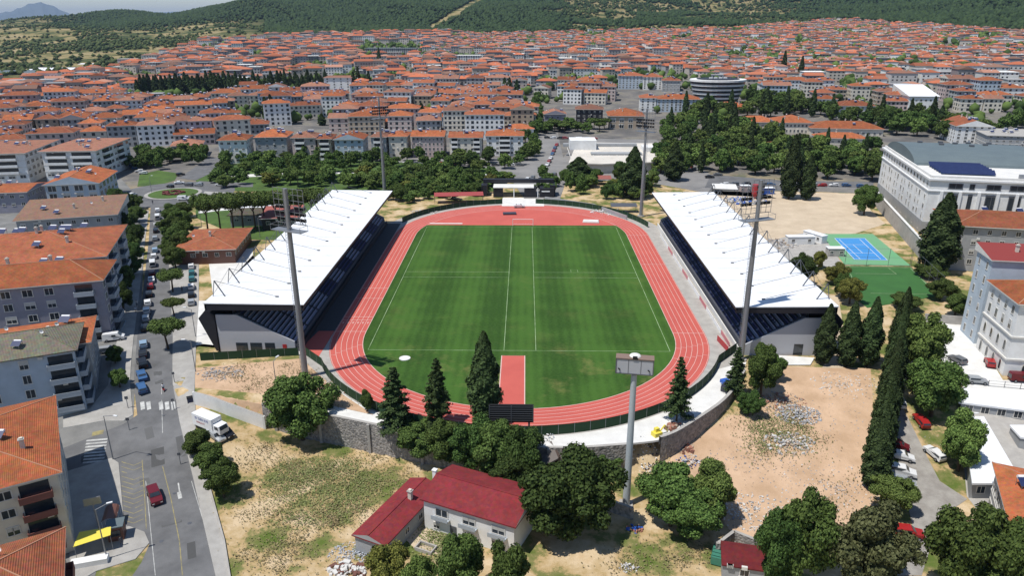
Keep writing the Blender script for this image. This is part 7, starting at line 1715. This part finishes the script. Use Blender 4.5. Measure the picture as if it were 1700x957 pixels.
rubble(1075, 770, 1.8, 120, [RW, WHITEP, GARN], 'white plastic rubbish beside the billboard mast', 'rubbish_heap', 7); rubble(1128, 742, 1.9, 140, [RBk, BROWN, RT], 'heap of reddish brown boards below the wall gap', 'board_heap', 8, s=(.3, 1.2)); rubble(1138, 768, 2.0, 130, [RW, BLU, RBl, GARN], 'heap of white and blue sacks below the reddish boards', 'rubbish_heap', 9)
rubble(895, 757, 2.0, 130, [WHITEP, RW, GARN, RBl], 'white rubbish beside the dark wall corner behind the scoreboard', 'rubbish_heap', 10); rubble(597, 922, 3.2, 500, [RBl, RW, RBl], 'pale blue grey debris spilling from the end of the red wing', seed=11, s=(.1, .35), hgt=.5)
rubble(575, 952, 2.0, 90, [RW, BROWN, GARL], 'stack of old planks at the bottom edge left of the trees', 'plank_stack', 12, s=(.3, 1.3)); rubble(365, 622, 3.5, 200, [RT, RT, RG], 'broken concrete pieces in the plot under the left stand', seed=13, s=(.2, .8), hgt=.3)
rubble(530, 650, 4, 240, [RT, RBk, RW], 'earth and stones beside the near left bend', seed=14, hgt=.5); rubble(1235, 335, 7, 240, [RW, RG, BLU, RW], 'heaps of materials at the back of the sand square', 'material_heap', 15, s=(.4, 1.6), hgt=1.5); rubble(1290, 405, 6, 200, [RG, RW, RT], 'scattered building materials beside the courts', 'material_heap', 16, s=(.3, 1.2))
rubble(1010, 352, 5, 120, [WHITEP, RT, RW], 'white sacks and scraps behind the far right bend', 'rubbish_heap', 17, s=(.3, .9)); rubble(705, 352, 4, 100, [RT, RW], 'stones piled above the far left bend', seed=18, s=(.3, .9)); rubble(1390, 815, 7, 500, [RT, RW, RG], 'scattered stones at the lower edge of the dirt lot', seed=19, hgt=.2, s=(.08, .35))
rubble(1420, 700, 11, 420, [RT, RG], 'small stones strewn over the middle of the dirt lot', seed=20, hgt=.05, s=(.08, .3))
rubble(1055, 880, 1.0, 30, [BLU, BLU, RBk], 'blue and orange rubbish under the wide olive tree', 'rubbish_heap', 21, s=(.3, .7)); rubble(1042, 945, 1.1, 40, [RW, RG], 'old grey wheelbarrow load of stones at the bottom edge', seed=22)
# containers and cabins
for px, py, an, w, m, l in ((1327, 405, .05, 9, W_WHITE, 'white site cabin beside the tennis court'), (1352, 400, -1.1, 8, WHITEP, 'white site cabin at right angles behind the tennis court cabin'), (1270, 322, .1, 7, BLU, 'blue container at the back of the sand square'), (1236, 318, 0, 4, W_PINK, 'small pink cabin at the back of the sand square'), (818, 300, .02, 12, plain('light blue panel', (.12, .42, .62)), 'light blue panelled booth behind the far bend'), (1385, 425, 0, 5, CONC, 'concrete box at the left edge of the tennis court')):
    x, y = GT(px, py); t = thing('site_cabin', l, 'cabin', (x, y, H(x, y)), an); MB().box((0, 0, 1.35), (w, 2.5, 2.6)).build('wall', m, t); MB().box((0, 0, 2.72), (w + .3, 2.8, .12)).build('roof', ROOFW, t)
    for u in (-w * .3, w * .3): put_window(t, 'S', u, 1.5, 1.0, 1.0, w, 2.5)
x, y = GT(1252, 330); t = thing('red_silo', 'red funnel shaped silo at the back of the sand square', 'silo', (x, y, 0)); MB().tube((0, 0, 2.2), (0, 0, 6), 1.2, n=12).build('tank', RED, t); MB().tube((0, 0, .2), (0, 0, 2.2), .5, 1.2, n=12).build('funnel', RED, t)
# court fences
def meshfence(lab, pts, h, step=3.2):
    P = [GT(*p) for p in pts]; x0, y0 = P[0]; t = thing('court_fence', lab, 'fence', (x0, y0, H(x0, y0)))
    mb = MB(); Q = dens(P, step)
    for a, b in zip(Q[:-1], Q[1:]):
        for z in (.1, h * .5, h): mb.tube((a[0] - x0, a[1] - y0, z), (b[0] - x0, b[1] - y0, z), .035, n=4, cap=False)
    for q in (Q[0], Q[-1]): mb.tube((q[0] - x0, q[1] - y0, 0), (q[0] - x0, q[1] - y0, h), .05, n=4)
    mb.build('rail', STEEL, t)
    for q in Q: MB().tube((q[0] - x0, q[1] - y0, 0), (q[0] - x0, q[1] - y0, h + .1), .06, n=5).build('post', DSTEEL, t)
meshfence('tall dark fence between the tennis court and the artificial pitch', [(1402, 441), (1510, 443)], 5.5, 5.0); meshfence('tall dark fence along the retaining wall beside the artificial pitch', [(1512, 443), (1562, 492)], 5.5, 5.0); meshfence('grey railing on the path between the stand and the courts', [(1300, 438), (1322, 470)], 2, 3)
meshfence('railing along the car park of the historic building', [(1640, 642), (1720, 650)], 1.3, 2.5); meshfence('low fence before the market on the boulevard', [(945, 300), (1060, 302)], 1.5, 4)
# dark stone shed corner behind the scoreboard
x, y = GT(905, 765); t = thing('ruined_lean_to', 'dark ruined lean-to with sloping board roof behind the scoreboard trees', 'lean-to', (x, y, -6), .25)
mb = MB(); mb.quad([(-2.6, -2.2, 3.6), (1.8, -2.2, 5.6), (1.8, 2.4, 6.2), (-2.6, 2.4, 4.4)]); mb.quad([(-2.6, -2.2, 3.4), (-2.6, 2.4, 4.2), (1.8, 2.4, 6.0), (1.8, -2.2, 5.4)]); mb.build('roof', plain('grey boards', (.15, .13, .12), .9), t)
MB().box((1.9, 0, 2.9), (.35, 4.6, 5.9)).build('wall', plain('dark brown wall', (.07, .045, .035), .9), t)
for p in ((-2.4, -2, 3.5), (-2.4, 2.2, 4.2)): MB().tube((p[0], p[1], 0), p, .1, n=6).build('post', WOOD, t)
x, y = -13.6, -111.4
t = thing('planter_basin', 'rectangular concrete basin in the yard of the red roofed house', 'basin', (x, y, H(x, y)), -.42)
for c, s_ in (((0, -.8, .3), (3, .2, .6)), ((0, .8, .3), (3, .2, .6)), ((-1.4, 0, .3), (.2, 1.4, .6)), ((1.4, 0, .3), (.2, 1.4, .6))): MB().box(c, s_).build('side', CONC, t)

# ------------------------------------------------------------------ air
hm = bpy.data.materials.new('haze air'); hm.use_nodes = True; t = hm.node_tree; t.nodes.clear(); ou = t.nodes.new('ShaderNodeOutputMaterial'); pv = t.nodes.new('ShaderNodeVolumePrincipled')
pv.inputs['Color'].default_value = (.52, .68, .95, 1); pv.inputs['Density'].default_value = 0.000040; pv.inputs['Anisotropy'].default_value = 0.2; t.links.new(pv.outputs[0], ou.inputs['Volume'])
mb = MB(); mb.box((0, 15000, 290), (66000, 42000, 640)); hz_ = mb.build('haze', hm); hz_['kind'] = 'stuff'; hz_['label'] = 'thin pale blue summer haze over the town and hills'; hz_['category'] = 'haze'
